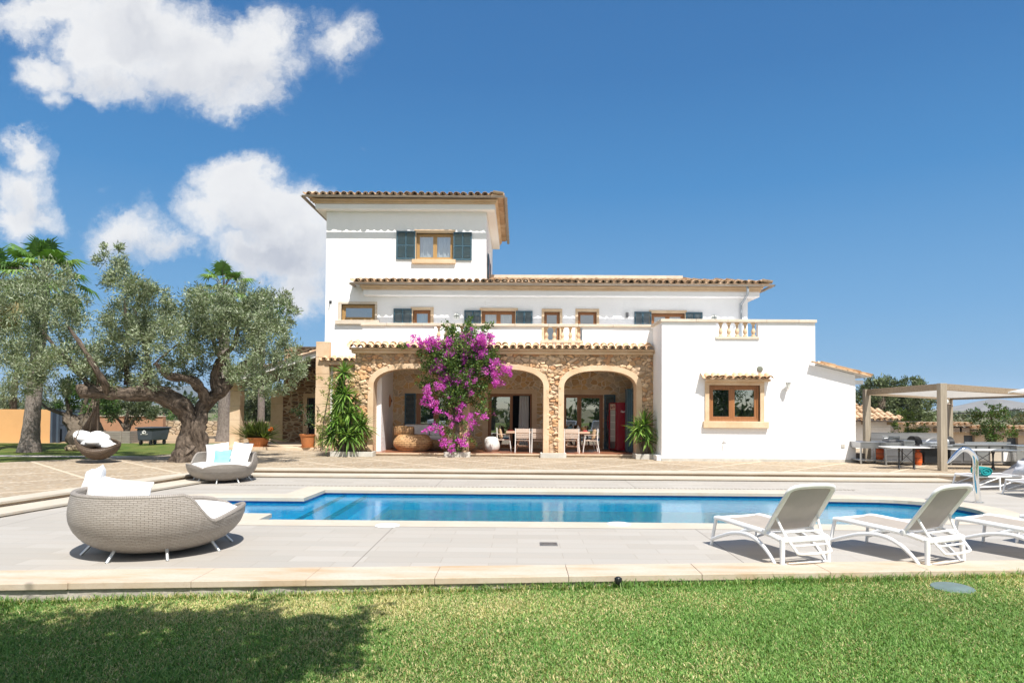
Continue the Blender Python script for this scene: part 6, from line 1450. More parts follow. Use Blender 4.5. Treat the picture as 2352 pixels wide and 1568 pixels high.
# small things let into the deck and the lawn
for (x, y, lb) in ((890, 1206, 'round white skimmer lid in the pool coping nearest the daybed'), (1421.6, 1202.5, 'round white skimmer lid in the pool coping nearest the loungers')):
    c = gr(x, y, .006); o = thing('skimmer_lid', lb, 'pool lid', tuple(c), 'skimmer lids'); q = MB(); q.lathe([(0, .006), (.19, .006), (.20, 0)], c, 28); q.build('lid', 'white_paint', o, smooth=True, angle=30)
c = gr(1260, 1249, 0); o = thing('floor_drain', 'square grey drain grate in the deck tiles in front of the pool', 'drain', (c.x, c.y, 0)); q = MB(); q.box(c.x-.125, c.x+.125, c.y-.12, c.y+.12, .001, .004); q.build('frame', 'steel_dark', o); q = MB()
for k in range(9): q.box(c.x-.11, c.x+.11, c.y-.105+.0245*k, c.y-.105+.0245*k+.012, .004, .008)
q.build('grate', 'steel', o)
Yk = kf(1.14)-.07; x = X_of(1421, Yk); zl_ = LZ(x); o = thing('garden_spotlight', 'small black ground spotlight in the grass by the kerb', 'spotlight', (x, Yk, zl_)); q = MB(); q.tube([(x, Yk, zl_-.02), (x, Yk, zl_+.08)], .012, 8); q.build('stake', 'black', o); q = MB(); q.lathe([(0, 0), (.030, .004), (.039, .02), (.040, .045), (.034, .07), (.02, .082), (0, .085)], (x, Yk, zl_+.055), 20)
for k in range(10): a = 2*math.pi*k/10; q.box(x+.038*math.cos(a)-.004, x+.038*math.cos(a)+.004, Yk+.038*math.sin(a)-.004, Yk+.038*math.sin(a)+.004, zl_+.065, zl_+.125)
q.build('lamp_head', 'black', o, smooth=True, angle=40)
c = gr(2188, 1352, LZ(4.8)); zl_ = LZ(c.x)+.012; o = thing('valve_cover', 'dull green irrigation valve cover half sunk in the lawn', 'lid', (c.x, c.y, zl_)); q = MB(); m_ = Matrix.Translation((c.x, c.y, zl_)) @ Matrix.Rotation(R(-18), 4, 'Z') @ Matrix.Rotation(R(3), 4, 'X')
q.lathe([(0, .018), (.19, .014), (.215, .006), (.22, -.05)], (0, 0, 0), 30, 1.0, .98); q.v = [m_ @ v for v in q.v]; q.build('lid', 'green_plastic', o, smooth=True, angle=30)
# fallen leaf litter on the deck

# ------------------------------------------------------------------ under the arcade
def dining_chair(cush=False):
    o = thing('dining_chair', 'chair', 'chair'); w_ = .26
    for s in (-1, 1):
        q = MB(); q.tube([(s*w_, -.24, .88), (s*w_, -.22, .45), (s*(w_+.01), -.30, 0)], .017, 8); q.build('leg', 'white_paint', o, smooth=True)
        q = MB(); q.tube([(s*(w_+.01), .30, 0), (s*w_, .22, .62)], .017, 8); q.build('leg', 'white_paint', o, smooth=True)
        q = MB(); q.bar((s*w_, -.24, .645), (s*w_, .26, .63), .05, .022); q.build('armrest', 'beige', o, bevel=.006)
    q = MB(); q.box(-w_, w_, -.2, .24, .42, .45); q.build('seat', 'beige', o, bevel=.012)
    q = MB(); q.box(-.235, .235, -.262, -.235, .72, .87)
    for k in range(3): q.box(-.235, .235, -.258, -.237, .52+.06*k, .565+.06*k)
    q.build('backrest', 'beige', o, bevel=.006)
    return o
dc = dining_chair(); Yt = 25.75; tz = PF+.76; tx0, tx1 = at(*z5(290, 1050), Yt).x, at(*z5(1200, 1050), Yt).x
cx = lambda x, Y: at(*z5(x, 1150), Y).x
CH = [((cx(468, 25.2), 25.2), 0, 'pale slatted armchair seen from behind, near the middle of the table'), ((cx(650, 25.2), 25.2), 0, 'pale slatted armchair seen from behind, half hidden by the bare stone pillar'), ((cx(1005, 25.2), 25.2), 0, 'pale slatted armchair seen from behind under the narrow arch'),
      ((cx(255, 25.75), 25.75), -88, 'pale armchair in profile at the table end beside the white pouf'), ((cx(1225, 25.55), 25.5), 84, 'pale armchair in profile with tan cushion at the fridge end of the table'), ((cx(1195, 26.15), 26.15), 96, 'pale armchair behind another at the fridge end of the table')]
for i, ((x, y), a, lb) in enumerate(CH):
    if i == 0: dc.location = (x, y, PF); dc['label'] = lb; dc['group'] = 'chairs around the dining table'
    else: copy_tree(dc, None, (x, y, PF), R(a), lb)
pillow('cushion', 'tan cushion standing on the table end chair beside the pouf', 'cushion', .42, .42, .13, 'tan', Matrix.Translation((CH[3][0][0]-.10, CH[3][0][1], PF+.66)) @ Matrix.Rotation(R(-88), 4, 'Z') @ Matrix.Rotation(R(12), 4, 'X'), 'tan chair cushions', 3)
pillow('cushion', 'tan cushion standing on the profile chair by the fridge', 'cushion', .42, .42, .13, 'tan', Matrix.Translation((CH[4][0][0]+.10, CH[4][0][1], PF+.66)) @ Matrix.Rotation(R(84), 4, 'Z') @ Matrix.Rotation(R(12), 4, 'X'), 'tan chair cushions', 5)
o = thing('dining_table', 'long pale wooden dining table standing across two arches', 'table', ((tx0+tx1)/2, Yt, PF)); q = MB()
for k in range(4): q.box(tx0, tx1, Yt-.42+.21*k, Yt-.42+.21*k+.205, tz-.075, tz)
q.build('tabletop', 'table_wood', o, bevel=.008)
for xm in (cx(480, Yt), cx(1010, Yt)):
    q = MB()
    for s in (-1, 1): q.bar((xm+s*.10, Yt-.1, tz-.076), (xm+s*.30, Yt-.22, PF), .07, .05); q.bar((xm+s*.10, Yt+.1, tz-.076), (xm+s*.30, Yt+.22, PF), .07, .05)
    q.bar((xm-.25, Yt-.17, PF+.20), (xm+.25, Yt-.17, PF+.20), .04, .06); q.build('trestle', 'table_wood', o)
def small(name, label, cat, x, y, prof, mat, z=tz, seg=18):
    o = thing(name, label, cat, (x, y, z)); q = MB(); q.lathe(prof, (x, y, z), seg); q.build('body', mat, o, smooth=True, angle=40); return o
for (x, w_, h, d) in ((cx(962, 25.8), .10, .10, 0), (cx(990, 25.9), .14, .16, .1), (cx(1012, 25.75), .09, .09, -.1)):
    o = thing('tin_box', {0: 'small blue tin box on the dining table, away from the fridge', .1: 'larger blue tin box on the dining table', -.1: 'small blue tin box on the dining table, next to the glass jar'}[d], 'box', (x, 25.8+d, tz), 'blue tin boxes on the table'); q = MB(); q.box(x-w_/2, x+w_/2, 25.8+d-.06, 25.8+d+.06, tz, tz+h); bb = q.build('body', 'blue_box', o, bevel=.008); q = MB(); q.box(x-w_/2-.004, x+w_/2+.004, 25.8+d-.064, 25.8+d+.064, tz+h, tz+h+.02); q.build('lid', 'blue_box', o)
small('glass_jar', 'pale lidded glass jar on the dining table', 'jar', cx(1082, 25.7), 25.7, [(0, 0), (.06, 0), (.085, .04), (.085, .10), (.05, .14), (.055, .17), (.03, .19), (.02, .22), (0, .23)], 'mint')
small('wooden_bowl', 'honey brown wooden bowl with lid on the dining table', 'bowl', cx(1143, 25.8), 25.8, [(0, 0), (.07, 0), (.10, .06), (.10, .13), (.085, .15), (0, .16)], 'wood_gold')
small('pink_dish', 'small pink dish on the dining table beside the bowl', 'dish', cx(1160, 25.5), 25.5, [(0, 0), (.07, 0), (.09, .04), (.08, .045), (0, .02)], 'pink')
small('red_dish', 'flat dark red dish on the table over the pouf end', 'dish', cx(335, 25.6), 25.6, [(0, 0), (.10, 0), (.13, .05), (.12, .05), (0, .02)], 'red')
px = cx(132, 25.6); o = thing('pouf', 'white knitted sack pouf beside the dining table', 'pouf', (px, 25.6, PF)); q = MB(); q.lathe([(0, 0), (.22, 0), (.28, .10), (.29, .25), (.27, .42), (.22, .50), (.14, .54), (.05, .52), (0, .51)], (px, 25.6, PF), 28)
q.v = [Vector((v.x+.02*noise.noise(v*6), v.y+.02*noise.noise(v*6+Vector((5, 0, 0))), v.z)) for v in q.v]; q.build('cover', 'knit', o, smooth=True, angle=80)
# fridge with its lettering
fx0, fx1 = cx(1515, 26.0), cx(1640, 26.0); FH = at(*z5(1560, 730), 26.0).z; fxl = cx(1425, 26.55)
o = thing('drinks_fridge', 'tall dark red drinks fridge with a glass door', 'fridge', ((fx0+fx1)/2, 26.2, PF)); y0 = 26.0
pA, pB, pC, pD = Vector((fx0, y0, 0)), Vector((fx1+.12, y0+.04, 0)), Vector((fx1+.10, y0+.62, 0)), Vector((fxl+.02, y0+.60, 0))
q = MB(); q.prism([Vector((p.x, p.y, PF+.03)) for p in (pA, pB, pC, pD)], (0, 0, FH-PF-.03)); q.build('cabinet', 'red', o, bevel=.02, fix=True)
nd = (pA-pD).normalized(); nn = Vector((nd.y, -nd.x, 0)); nn = nn if nn.x < 0 else -nn
def fr(a, b, za, zb_, d0, d1): # panel on the door side
    A_ = pD+(pA-pD)*a; B_ = pD+(pA-pD)*b; return [A_+nn*d0+Vector((0, 0, za)), B_+nn*d0+Vector((0, 0, za)), B_+nn*d1+Vector((0, 0, za)), A_+nn*d1+Vector((0, 0, za))], (0, 0, zb_-za)
q = MB(); q.prism(*fr(.0, .12, PF+.06, FH-.02, 0, .05)); q.prism(*fr(.86, 1.0, PF+.06, FH-.02, 0, .05)); q.prism(*fr(.121, .859, FH-.06, FH-.02, 0, .05)); q.prism(*fr(.121, .859, PF+.06, PF+.10, 0, .05)); dr = q.build('door', 'red', o, fix=True, bevel=.008)
q = MB(); q.prism(*fr(.13, .85, PF+.36, FH-.30, .004, .012)); q.build('glass_panel', 'shelf_inside', dr, fix=True)
q = MB(); q.prism(*fr(.13, .85, PF+.10, PF+.355, .004, .016)); q.build('vent_panel', 'steel_dark', dr, fix=True)
q = MB(); q.prism(*fr(.13, .85, FH-.29, FH-.065, .004, .03)); q.build('header_panel', 'beige', dr, fix=True)
q = MB()
for k in range(4): z_ = PF+.55+.27*k; q.prism(*fr(.15, .84, z_, z_+.018, .013, .018))
q.build('shelf', 'white_paint', dr, fix=True)
q = MB(); q.tube([pD+nn*.07+Vector((0, 0, PF+.85)), pD+nn*.09+Vector((0, 0, PF+1.1)), pD+nn*.07+Vector((0, 0, PF+1.35))], .015, 6); q.build('handle', 'red', dr)
# flowing script, stroke by stroke: C o c a - C o l a
def script(name, org, ux, size, mat, parent, nrm):
    K = [[(1.0,.62),(.95,.95),(.62,1.0),(.25,.75),(.1,.35),(.3,.0),(.75,.05),(1.05,.3)], [(1.35,.42),(1.15,.3),(1.2,.05),(1.42,.05),(1.5,.3),(1.35,.42)], [(2.0,.35),(1.8,.42),(1.68,.2),(1.8,.02),(2.05,.15)],
         [(2.5,.38),(2.28,.38),(2.2,.12),(2.38,.04),(2.5,.38),(2.52,.06),(2.7,.12)], [(2.78,.25),(2.98,.28)],
         [(3.95,.66),(3.9,1.0),(3.5,1.02),(3.15,.75),(3.05,.35),(3.25,.0),(3.65,.05),(3.95,.3)], [(3.6,1.0),(4.3,1.12),(5.2,.98),(5.75,1.05)], [(4.25,.42),(4.05,.3),(4.1,.05),(4.3,.05),(4.4,.3),(4.25,.42)], [(4.62,.1),(4.85,.85),(4.72,.9),(4.62,.3),(4.78,.04),(4.95,.15)],
         [(5.35,.38),(5.12,.38),(5.05,.12),(5.22,.04),(5.35,.38),(5.37,.06),(5.6,.12)], [(.75,.05),(1.6,-.22),(2.4,-.16)]]
    q = MB(); ux = Vector(ux).normalized()
    for st_ in K:
        p, _ = wobble([Vector(org)+ux*(a*size)+Vector((0, 0, b*size*1.25+a*size*.04)) for a, b in st_], [1]*len(st_), 0, 5); q.tube(p, size*.11, 5)
    return q.build(name, mat, parent)
sx = (pB-pA).normalized(); lt = at(*z5(1552, 838), 26.0)
script('side_lettering', pA+sx*.13+Vector((0, -.006, lt.z)), sx, .052, 'white_paint', o, None)
sd = (pA-pD).normalized(); script('header_lettering', pD+sd*((pA-pD).length*.19)+nn*.032+Vector((0, 0, FH-.22)), sd, .066, 'red', dr, None)

# wicker lounge group
def barrel(label, c, wx, wy, h, lobes=1, name='cane_armchair', roll=False, tilt=0):
    o = thing(name, label, 'armchair' if roll else 'side table', (c[0], c[1], PF)); q = MB(); P, U = [], []; n = 64
    for j in range(15):
        t_ = j/14; z = h*t_; r_ = .70+.30*math.sin(math.pi*min(1, t_*1.02+.02)*.93+.12) if t_ < .93 else .70+.30*math.sin(math.pi*.95)-(t_-.93)*1.5; row, u = [], []
        for i in range(n+1):
            a = 2*math.pi*i/n; k = 1.0
            if lobes > 1: k = 1-.10*abs(math.cos(a*1.0))**0*(.5+.5*math.cos(2*(a-math.pi/2)))**3
            c_, s_ = math.cos(a), math.sin(a); m_ = (abs(c_)**2.6+abs(s_)**2.6)**(-1/2.6)
            row.append(Vector((c[0]+wx/2*r_*m_*c_*k, c[1]+wy/2*r_*m_*s_*k, PF+.02+z))); u.append((i/n*(wx+wy)*1.55, z))
        P.append(row); U.append(u)
    q.grid(P, U); q.add(P[-1][:-1], [list(range(n))]); b = q.build('body', 'cane', o, smooth=True, uv=True, angle=60)
    if roll:
        q = MB(); rl = Vector((c[0]-wx*.24, c[1]+.12, PF+h+.14)); q.tube([rl+Vector((-.36, 0, .0)), rl+Vector((-.32, 0, 0)), rl+Vector((.32, 0, -.02)), rl+Vector((.36, 0, -.02))], [.15, .19, .19, .15], 22); q.build('roll_cushion', 'cane', o, smooth=True, uv=True, angle=60)
    return o
ca = at(*z4(1318, 1170), 25.4); barrel('bulging honey coloured cane armchair with a rolled headrest under the first arch', (ca.x, 25.45), 1.46, 1.0, .60, 2, roll=True)
ca = at(*z4(1810, 1170), 25.5); barrel('bulging honey coloured cane armchair behind the bougainvillea pillar', (ca.x, 25.5), 1.40, .95, .60, 2, roll=True)
ca = at(*z4(1560, 1200), 26.3); barrel('low honey coloured cane drum table between the cane armchairs', (ca.x, 26.3), .95, .7, .36, 1, 'cane_table')
so = rect(z4, 1205, 1790, 975, 1240, 26.8); o = thing('sofa', 'white cushioned sofa under the arcade window', 'sofa', ((so[0]+so[1])/2, 26.8, PF))
q = MB(); q.box(so[0], so[1], 26.35, 27.15, PF+.02, PF+.36); q.build('base', 'cane', o, bevel=.05); q = MB(); q.box(so[0]+.05, so[1]-.05, 26.32, 27.0, PF+.361, PF+.52); q.build('seat_cushion', 'white_fabric', o, bevel=.06)
for k in range(2): a = so[0]+.03+(so[1]-so[0]-.06)*k/2; q = MB(); q.box(a, a+(so[1]-so[0]-.06)/2-.02, 26.92, 27.18, PF+.5, so[3]); q.build('back_cushion', 'white_fabric', o, bevel=.08)
pp = at(*z4(1050, 715), 26.6); o = thing('wall_plaque', 'terracotta mask plaque on the white side wall of the arcade', 'plaque', (-5.01, 26.6, pp.z)); q = MB()
q.lathe([(.21, 0), (.20, .03), (.13, .06), (0, .08)], (0, 0, 0), 20, 1.0, .62)
for k in range(12): a = 2*math.pi*k/12; q.add([(.2*math.cos(a-.15), .124*math.sin(a-.15), .0), (.2*math.cos(a+.15), .124*math.sin(a+.15), .0), (.27*math.cos(a), .17*math.sin(a), .015), (.2*math.cos(a), .124*math.sin(a), .04)], [[0, 3, 2], [3, 1, 2]])
m_ = Matrix.Translation((-5.018, 26.6, pp.z)) @ Matrix.Rotation(R(90), 4, 'Y'); q.v = [m_ @ v for v in q.v]; pl_ = q.build('disc', 'clay', o, smooth=True, angle=40); q = MB(); q.tube([(-4.95, 26.6, pp.z+.06), (-4.93, 26.6, pp.z), (-4.95, 26.6, pp.z-.03)], .02, 6); q.build('nose', 'dark', pl_)
# ------------------------------------------------------------------ hanging seat in the olive
sz = zc(0, 1400, 3.675); YS = 20.6; s_ = lambda x, y, dy=0.0: at(*sz(x, y), YS+dy)
c0 = s_(1330, 960); o = thing('hanging_seat', 'dark wicker hanging seat with white cushions slung from the olive branch', 'hanging chair', (c0.x, YS, s_(1330, 1110).z))
L_, Rr, bot = s_(1075, 830), s_(1625, 975), s_(1330, 1112); n, m = 28, 12; P, U = [], []
for i in range(n+1):
    t_ = i/n; row, u = [], []; rim_ = L_.lerp(Rr, t_); dep = (4*t_*(1-t_))**.75
    k = (s_(1075+550*t_, 830+145*t_+0).z); sag = (min(L_.z, Rr.z)-bot.z+.17)*dep
    for j in range(m+1):
        v = j/m; a = math.pi*v; hw = .50*dep**.7+.02
        front = rim_.z - sag*.62*(1 if True else 0)*(1-v)**1.0*dep
        z = rim_.z - sag*math.sin(a)**.8*(.55+.45) - .26*(1-v)**1.5*dep
        row.append(Vector((rim_.x, YS-hw*math.cos(a), z))); u.append((t_*1.5, v*1.3))
    P.append(row); U.append(u)
q = MB(); q.grid(P, U); sb = q.build('basket', 'dark_wicker', o, smooth=True, uv=True, angle=80)
md = sb.modifiers.new('thickness', 'SOLIDIFY'); md.thickness = .03
q = MB(); q.tube([r_[0] for r_ in P], .03, 6); q.tube([r_[-1] for r_ in P], .03, 6); q.build('rim', 'dark_wicker', sb, smooth=True, uv=True)
top = s_(1340, 200)
q = MB()
for e in (P[3][0], P[3][-1], P[9][-1]): q.tube([e, e.lerp(top, .6)+Vector((0, 0, .0)), top], .013, 5)
q.tube([top, s_(1350, 60)], .03, 6); q.build('rope', 'rope', o)
q = MB(); PB, UB = [], []
for i in range(13):                                          # tall tapering woven back
    t_ = i/12; a_, b_ = s_(1340, 440, .1).lerp(s_(1085, 850, .25), t_), s_(1350, 430, .1).lerp(s_(1345, 850, .35), t_); PB.append([a_.lerp(b_, v/8)+Vector((0, .22*math.sin(math.pi*v/8)*t_, 0)) for v in range(9)]); UB.append([(v/8*t_*.9, t_*1.4) for v in range(9)])
q.grid(PB, UB); bk_ = q.build('back_panel', 'dark_wicker', o, smooth=True, uv=True, angle=80); q = MB(); q.tube([r_[0] for r_ in PB], .025, 6); q.tube([r_[-1] for r_ in PB], .03, 6); q.build('rim', 'dark_wicker', bk_, smooth=True, uv=True)
q = MB()                                                     # tufted pad
for (x, y, dy, rx, rz) in ((1150, 880, 0, .24, .20), (1240, 960, .05, .26, .13), (1340, 880, .25, .26, .20), (1420, 960, .1, .26, .13), (1520, 1000, .0, .22, .09), (1300, 940, -.1, .24, .12), (1110, 850, .1, .14, .16), (1400, 900, .28, .22, .18), (1470, 985, .2, .24, .10)):
    c = s_(x, y, dy); n_ = 12
    q.grid([[c+Vector((rx*math.cos(2*math.pi*i/16)*math.sin(math.pi*j/n_), .30*math.sin(2*math.pi*i/16)*math.sin(math.pi*j/n_), rz*math.cos(math.pi*j/n_))) for i in range(17)] for j in range(n_+1)])
q.build('pad', 'white_fabric', o, smooth=True, angle=80)

# ------------------------------------------------------------------ left background
def slab(name, label, cat, x0, x1, y0, y1, z0, z1, mat, loc=None, part='panel', bevel=0, group=None):
    o = thing(name, label, cat, loc or ((x0+x1)/2, (y0+y1)/2, z0), group); q = MB(); q.box(x0, x1, y0, y1, z0, z1); q.build(part, mat, o, bevel=bevel); return o
Y1 = 31.5; xb_ = lambda x, Y: X_of(x, Y)
slab('rendered_wall', 'smooth orange rendered garden wall behind the palm trunk', 'wall', -30, xb_(119, Y1), Y1, Y1+.3, 0, at(60, 940, Y1).z, 'ochre', part='render')
Y2 = 32.5; o = thing('metal_gate', 'blue grey panelled metal gate between the orange and brown walls', 'gate', (xb_(155, Y2), Y2, .1)); gx0, gx1, gz1 = xb_(123, Y2), xb_(196, Y2), at(155, 941, Y2).z
q = MB(); q.box(xb_(118, Y1), xb_(123, Y1), Y1-.06, Y1+.5, .05, at(60, 939, Y1).z); q.box(xb_(131, Y1), xb_(136, Y1), Y1-.03, Y1+.1, .05, at(60, 941, Y1).z); q.build('post', 'gate', o, bevel=.01)
q = MB(); q.box(gx0, gx1, Y2, Y2+.05, .12, gz1); lf = q.build('leaf_panel', 'gate', o); q = MB(); 
for x in (136, 150, 165, 180, 194): q.box(xb_(x, Y2)-.04, xb_(x, Y2)+.04, Y2-.03, Y2-.001, .15, gz1)
for z in (.15, .9, gz1-.1): q.box(gx0, gx1, Y2-.02, Y2-.0005, z, z+.09)
q.build('gate_frame', 'gate', lf)
slab('brick_pier', 'narrow reddish brick strip seen between gate and orange wall', 'wall', xb_(124, Y2-.3), xb_(130, Y2-.3), Y2-.3, Y2-.06, .1, at(127, 948, Y2-.3).z, 'brown', part='brickwork')
Y3 = 37.0; o = slab('rendered_wall', 'brown rendered wall behind the wheeled bin', 'wall', xb_(196, Y3), xb_(375, Y3), Y3, Y3+.3, 0, at(300, 956, Y3).z, 'brown', part='render')
q = MB(); q.box(xb_(196, Y3), xb_(375, Y3), Y3-.06, Y3+.36, at(300, 956, Y3).z, at(300, 954, Y3).z); q.build('coping', 'cream', o)
Y4 = 41.0; slab('stone_wall', 'low dry stone field wall seen behind the olive trunk', 'wall', xb_(372, Y4), xb_(640, Y4), Y4, Y4+.4, 0, at(400, 966, Y4).z, 'drystone', part='stonework')
Y5 = 31.6; x0, x1, zt_ = xb_(206, Y5), xb_(300, Y5), at(260, 989, Y5).z; o = thing('timber_planter', 'long silvered timber planter box on the lawn edge', 'planter', ((x0+x1)/2, Y5, .1)); q = MB()
for k in range(6): h = (zt_-.1)/6; q.box(x0, x1-.06, Y5, Y5+.05, .1+h*k, .1+h*k+h-.012); q.box(x1-.055, x1, Y5-.02, Y5+1.2, .1+h*k, .1+h*k+h-.012); q.box(x0, x0+.05, Y5+.051, Y5+1.2, .1+h*k, .1+h*k+h-.012)
q.build('board', 'wood_old', o); q = MB(); q.box(xb_(279, Y5)-.03, xb_(279, Y5)+.03, Y5-.03, Y5-.001, .1, zt_); q.box(x0+.06, x1-.07, Y5+.06, Y5+1.15, .2, zt_-.1); q.build('batten', 'wood_old', o)
# wheeled bin
Y6 = 30.2; zbn = zc(480, 1560, 13.07); B = lambda x, y: at(*zbn(x, y), Y6); bx0, bx1, bxr = B(415, 900).x, B(1165, 900).x, B(1320, 900).x; bz0, bz1, bz2 = B(700, 1190).z, B(700, 610).z, B(700, 540).z
o = thing('wheeled_bin', 'large dark grey wheeled rubbish bin with a white emblem in front of the brown wall', 'bin', ((bx0+bx1)/2, Y6, .1)); q = MB(); ins = .04
q.add([(bx0+ins, Y6+.03, bz0), (bx1-ins, Y6+.03, bz0), (bxr+.12, Y6+.85, bz0), (bx0+.3, Y6+.85, bz0), (bx0, Y6, bz1), (bx1, Y6, bz1), (bxr+.22, Y6+.9, bz1), (bx0+.2, Y6+.9, bz1)], [[0, 1, 5, 4], [1, 2, 6, 5], [2, 3, 7, 6], [3, 0, 4, 7], [3, 2, 1, 0], [4, 5, 6, 7]]); q.build('tub', 'bin', o, bevel=.03)
q = MB(); q.prism([(bx0-.05, Y6-.06, bz1), (bx1+.03, Y6-.06, bz1), (bxr+.27, Y6+.95, bz1), (bx0+.16, Y6+.95, bz1)], (0, 0, bz2-bz1)); q.build('lid', 'bin', o, bevel=.02)
for (x, y) in ((bx0+.14, Y6+.12), (bx1-.1, Y6+.12), (bx0+.4, Y6+.8), (bxr, Y6+.8)):
    q = MB(); r_ = (bz0-.1)/2+.012; q.lathe([(0, -.025), (r_, -.025), (r_, .025), (0, .025)], (0, 0, 0), 16); m_ = Matrix.Translation((x, y, .106+r_-.0)) @ Matrix.Rotation(R(90), 4, 'Y'); q.v = [m_ @ v for v in q.v]; q.build('wheel', 'bin_dark', o)
q = MB(); ce = B(790, 790); rr = .075
q.tube([ce+Vector((rr*math.cos(R(a)), -.012, rr*.75*math.sin(R(a)))) for a in range(100, 440, 20)], .017, 5); q.tube([ce+Vector((-.015, -.012, .03)), ce+Vector((0, -.012, .10)), ce+Vector((.02, -.012, .05))], .013, 5); q.tube([ce+Vector((-.075, -.012, .0)), ce+Vector((-.02, -.012, -.03)), ce+Vector((.0, -.012, .03))], .013, 5)
q.build('emblem', 'white_paint', o)
fc_ = bpy.data.curves.new('bin_word', 'FONT'); fc_.body = 'UrPAGUA'; fc_.size = .075; fc_.align_x = 'CENTER'; fc_.extrude = .003; tw = bpy.data.objects.new('bin_word', fc_); COL.objects.link(tw)
dg = bpy.context.evaluated_depsgraph_get(); me = bpy.data.meshes.new_from_object(tw.evaluated_get(dg)); bpy.data.objects.remove(tw)
wd_ = bpy.data.objects.new('lettering', me); me.materials.clear(); me.materials.append(MT['white_paint']); COL.objects.link(wd_); wd_.parent = o; cw = B(785, 912); wd_.location = Vector((cw.x, Y6-.012+.012, cw.z))-o.location; wd_.rotation_euler = (R(90), 0, 0)
# loose stones under the hollow tree
o = thing('rock_mound', 'heap of pale rocks round the foot of the hollow tree', 'rocks', (gg(1020, 960).x, 26.6, .1)); q = MB()
for k in range(26):
    c = gg(930+rng.uniform(0, 200), 950+rng.uniform(-6, 30), 26.5+rng.uniform(-.2, .3)); r_ = rng.uniform(.06, .17)
    q.grid([[Vector((c.x+r_*1.3*math.cos(2*math.pi*i/8)*math.sin(math.pi*j/5), c.y+r_*math.sin(2*math.pi*i/8)*math.sin(math.pi*j/5), max(.08, .1+r_*.6+r_*.8*math.cos(math.pi*j/5)))) for i in range(9)] for j in range(6)])
q.build('stone', 'drystone', o)
o = thing('utility_pole', 'thin dark pole far behind the olive trunk', 'pole', (xb_(376.5, 60), 60, 0)); q = MB(); q.tube([(xb_(376.5, 60), 60, 0), (xb_(376.5, 60), 60, at(377, 948, 60).z)], .06, 6); q.build('mast', 'rope', o)

# ------------------------------------------------------------------ right: pergola and outdoor kitchen
YP = 20.1; fx = X_of(2163.5, YP); Pn = Vector((fx, YP, TZ)); Pl = Vector((X_of(1990.5, 23.5), 23.5, TZ)); Pb = Vector((X_of(2181, 30.8), 30.8, TZ)); Pr = Vector((20.5, 26.4, TZ))
HT = at(2163, 880, YP).z
o = thing('pergola', 'weathered timber pergola with a white shade cloth over the outdoor kitchen', 'pergola', tuple(Pn))
tops = {}
for nm, p, h, s in (('a', Pn, HT, .19), ('b', Pl, at(1990, 894, 23.5).z, .19), ('c', Pb, 2.56, .19), ('d', Pr, HT-.05, .19)):
    q = MB(); q.box(p.x-s/2, p.x+s/2, p.y-s/2, p.y+s/2, TZ, h); q.build('post', 'wood_grey', o, bevel=.008); tops[nm] = Vector((p.x, p.y, h-.10))
for a, b in (('a', 'b'), ('a', 'd'), ('b', 'c'), ('c', 'd')):
    d = (tops[b]-tops[a]).normalized()*.097; q = MB(); q.bar(tops[a]+d, tops[b]-d, .09, .19); q.build('beam', 'wood_beam', o, bevel=.006)
dz = Vector((0, 0, -.02)); n = 8; A_, B_, C_, D_ = tops['a'], tops['b'], tops['c'], tops['d']; P = []
for i in range(n+1):
    t_ = .05+.9*i/n; P.append([(A_.lerp(B_, t_)).lerp(D_.lerp(C_, t_), .04+.92*j/6)+dz+Vector((0, 0, -.05*math.sin(math.pi*j/6)*(.5+.5*math.sin(i*2.1)))) for j in range(7)])
q = MB(); q.grid(P); q.build('shade_cloth', 'canvas', o, smooth=True, angle=80)
q = MB(); q.tube([A_.lerp(D_, .06)+Vector((0, .12, -.07)), A_.lerp(D_, .8)+Vector((0, .12, -.07))], .03, 8); q.build('shade_roller', 'white_metal', o, smooth=True)
q = MB(); c = Pb+Vector((0, 0, 2.0)); q.tube([c+Vector((.13*math.cos(a), .13*math.sin(a)-.0, .03*math.sin(a*2))) for a in [k*.5 for k in range(14)]], .022, 6); q.tube([c+Vector((0, -.13, 0)), c+Vector((.0, -.14, -.14))], .015, 5); q.build('rope_tie', 'beige', o)
q = MB(); q.lathe([(0, 0), (.05, .02), (.065, .07), (.05, .12), (0, .14)], Pn+Vector((.14, .02, 1.95)), 14); q.build('lamp', 'lamp_glass', o, smooth=True)
Yk = 22.6; K = lambda x, y, Y=Yk: at(*z7(x, y), Y)
o = thing('back_wall', 'low white wall behind the outdoor grill', 'wall', (12.6, 23.9, TZ)); q = MB(); q.box(K(495, 900, 23.9).x, K(1335, 900, 23.9).x, 23.9, 24.05, TZ-.05, at(*z7(1000, 822), 23.9).z); q.build('panel', 'white_paint', o)
q = MB()
for k in range(7): q.box(K(495, 900, 23.9).x, K(1335, 900, 23.9).x, 23.885, 23.899, TZ+.2*k+.15, TZ+.2*k+.16)
q.build('groove', 'concrete', o)
def worktable(label, x0, x1, y0, y1, zt, shelf=True, mat='steel', apron=.20):
    o = thing('steel_worktable', label, 'work table', ((x0+x1)/2, y0, TZ)); q = MB(); q.box(x0, x1, y0, y1, zt-.03, zt); q.build('worktop', mat, o, bevel=.005); q = MB(); q.box(x0+.02, x1-.02, y0+.015, y0+.03, zt-apron, zt-.031); q.box(x0+.02, x0+.035, y0+.031, y1-.02, zt-apron, zt-.031); q.build('apron', mat, o)
    for x in (x0+.04, x1-.04):
        for y in (y0+.04, y1-.04): q = MB(); q.box(x-.022, x+.022, y-.022, y+.022, TZ, zt-.031); q.build('leg', mat, o)
    if shelf: q = MB(); q.box(x0+.03, x1-.03, y0+.03, y1-.03, TZ+.10, TZ+.13); q.build('shelf', mat, o)
    return o
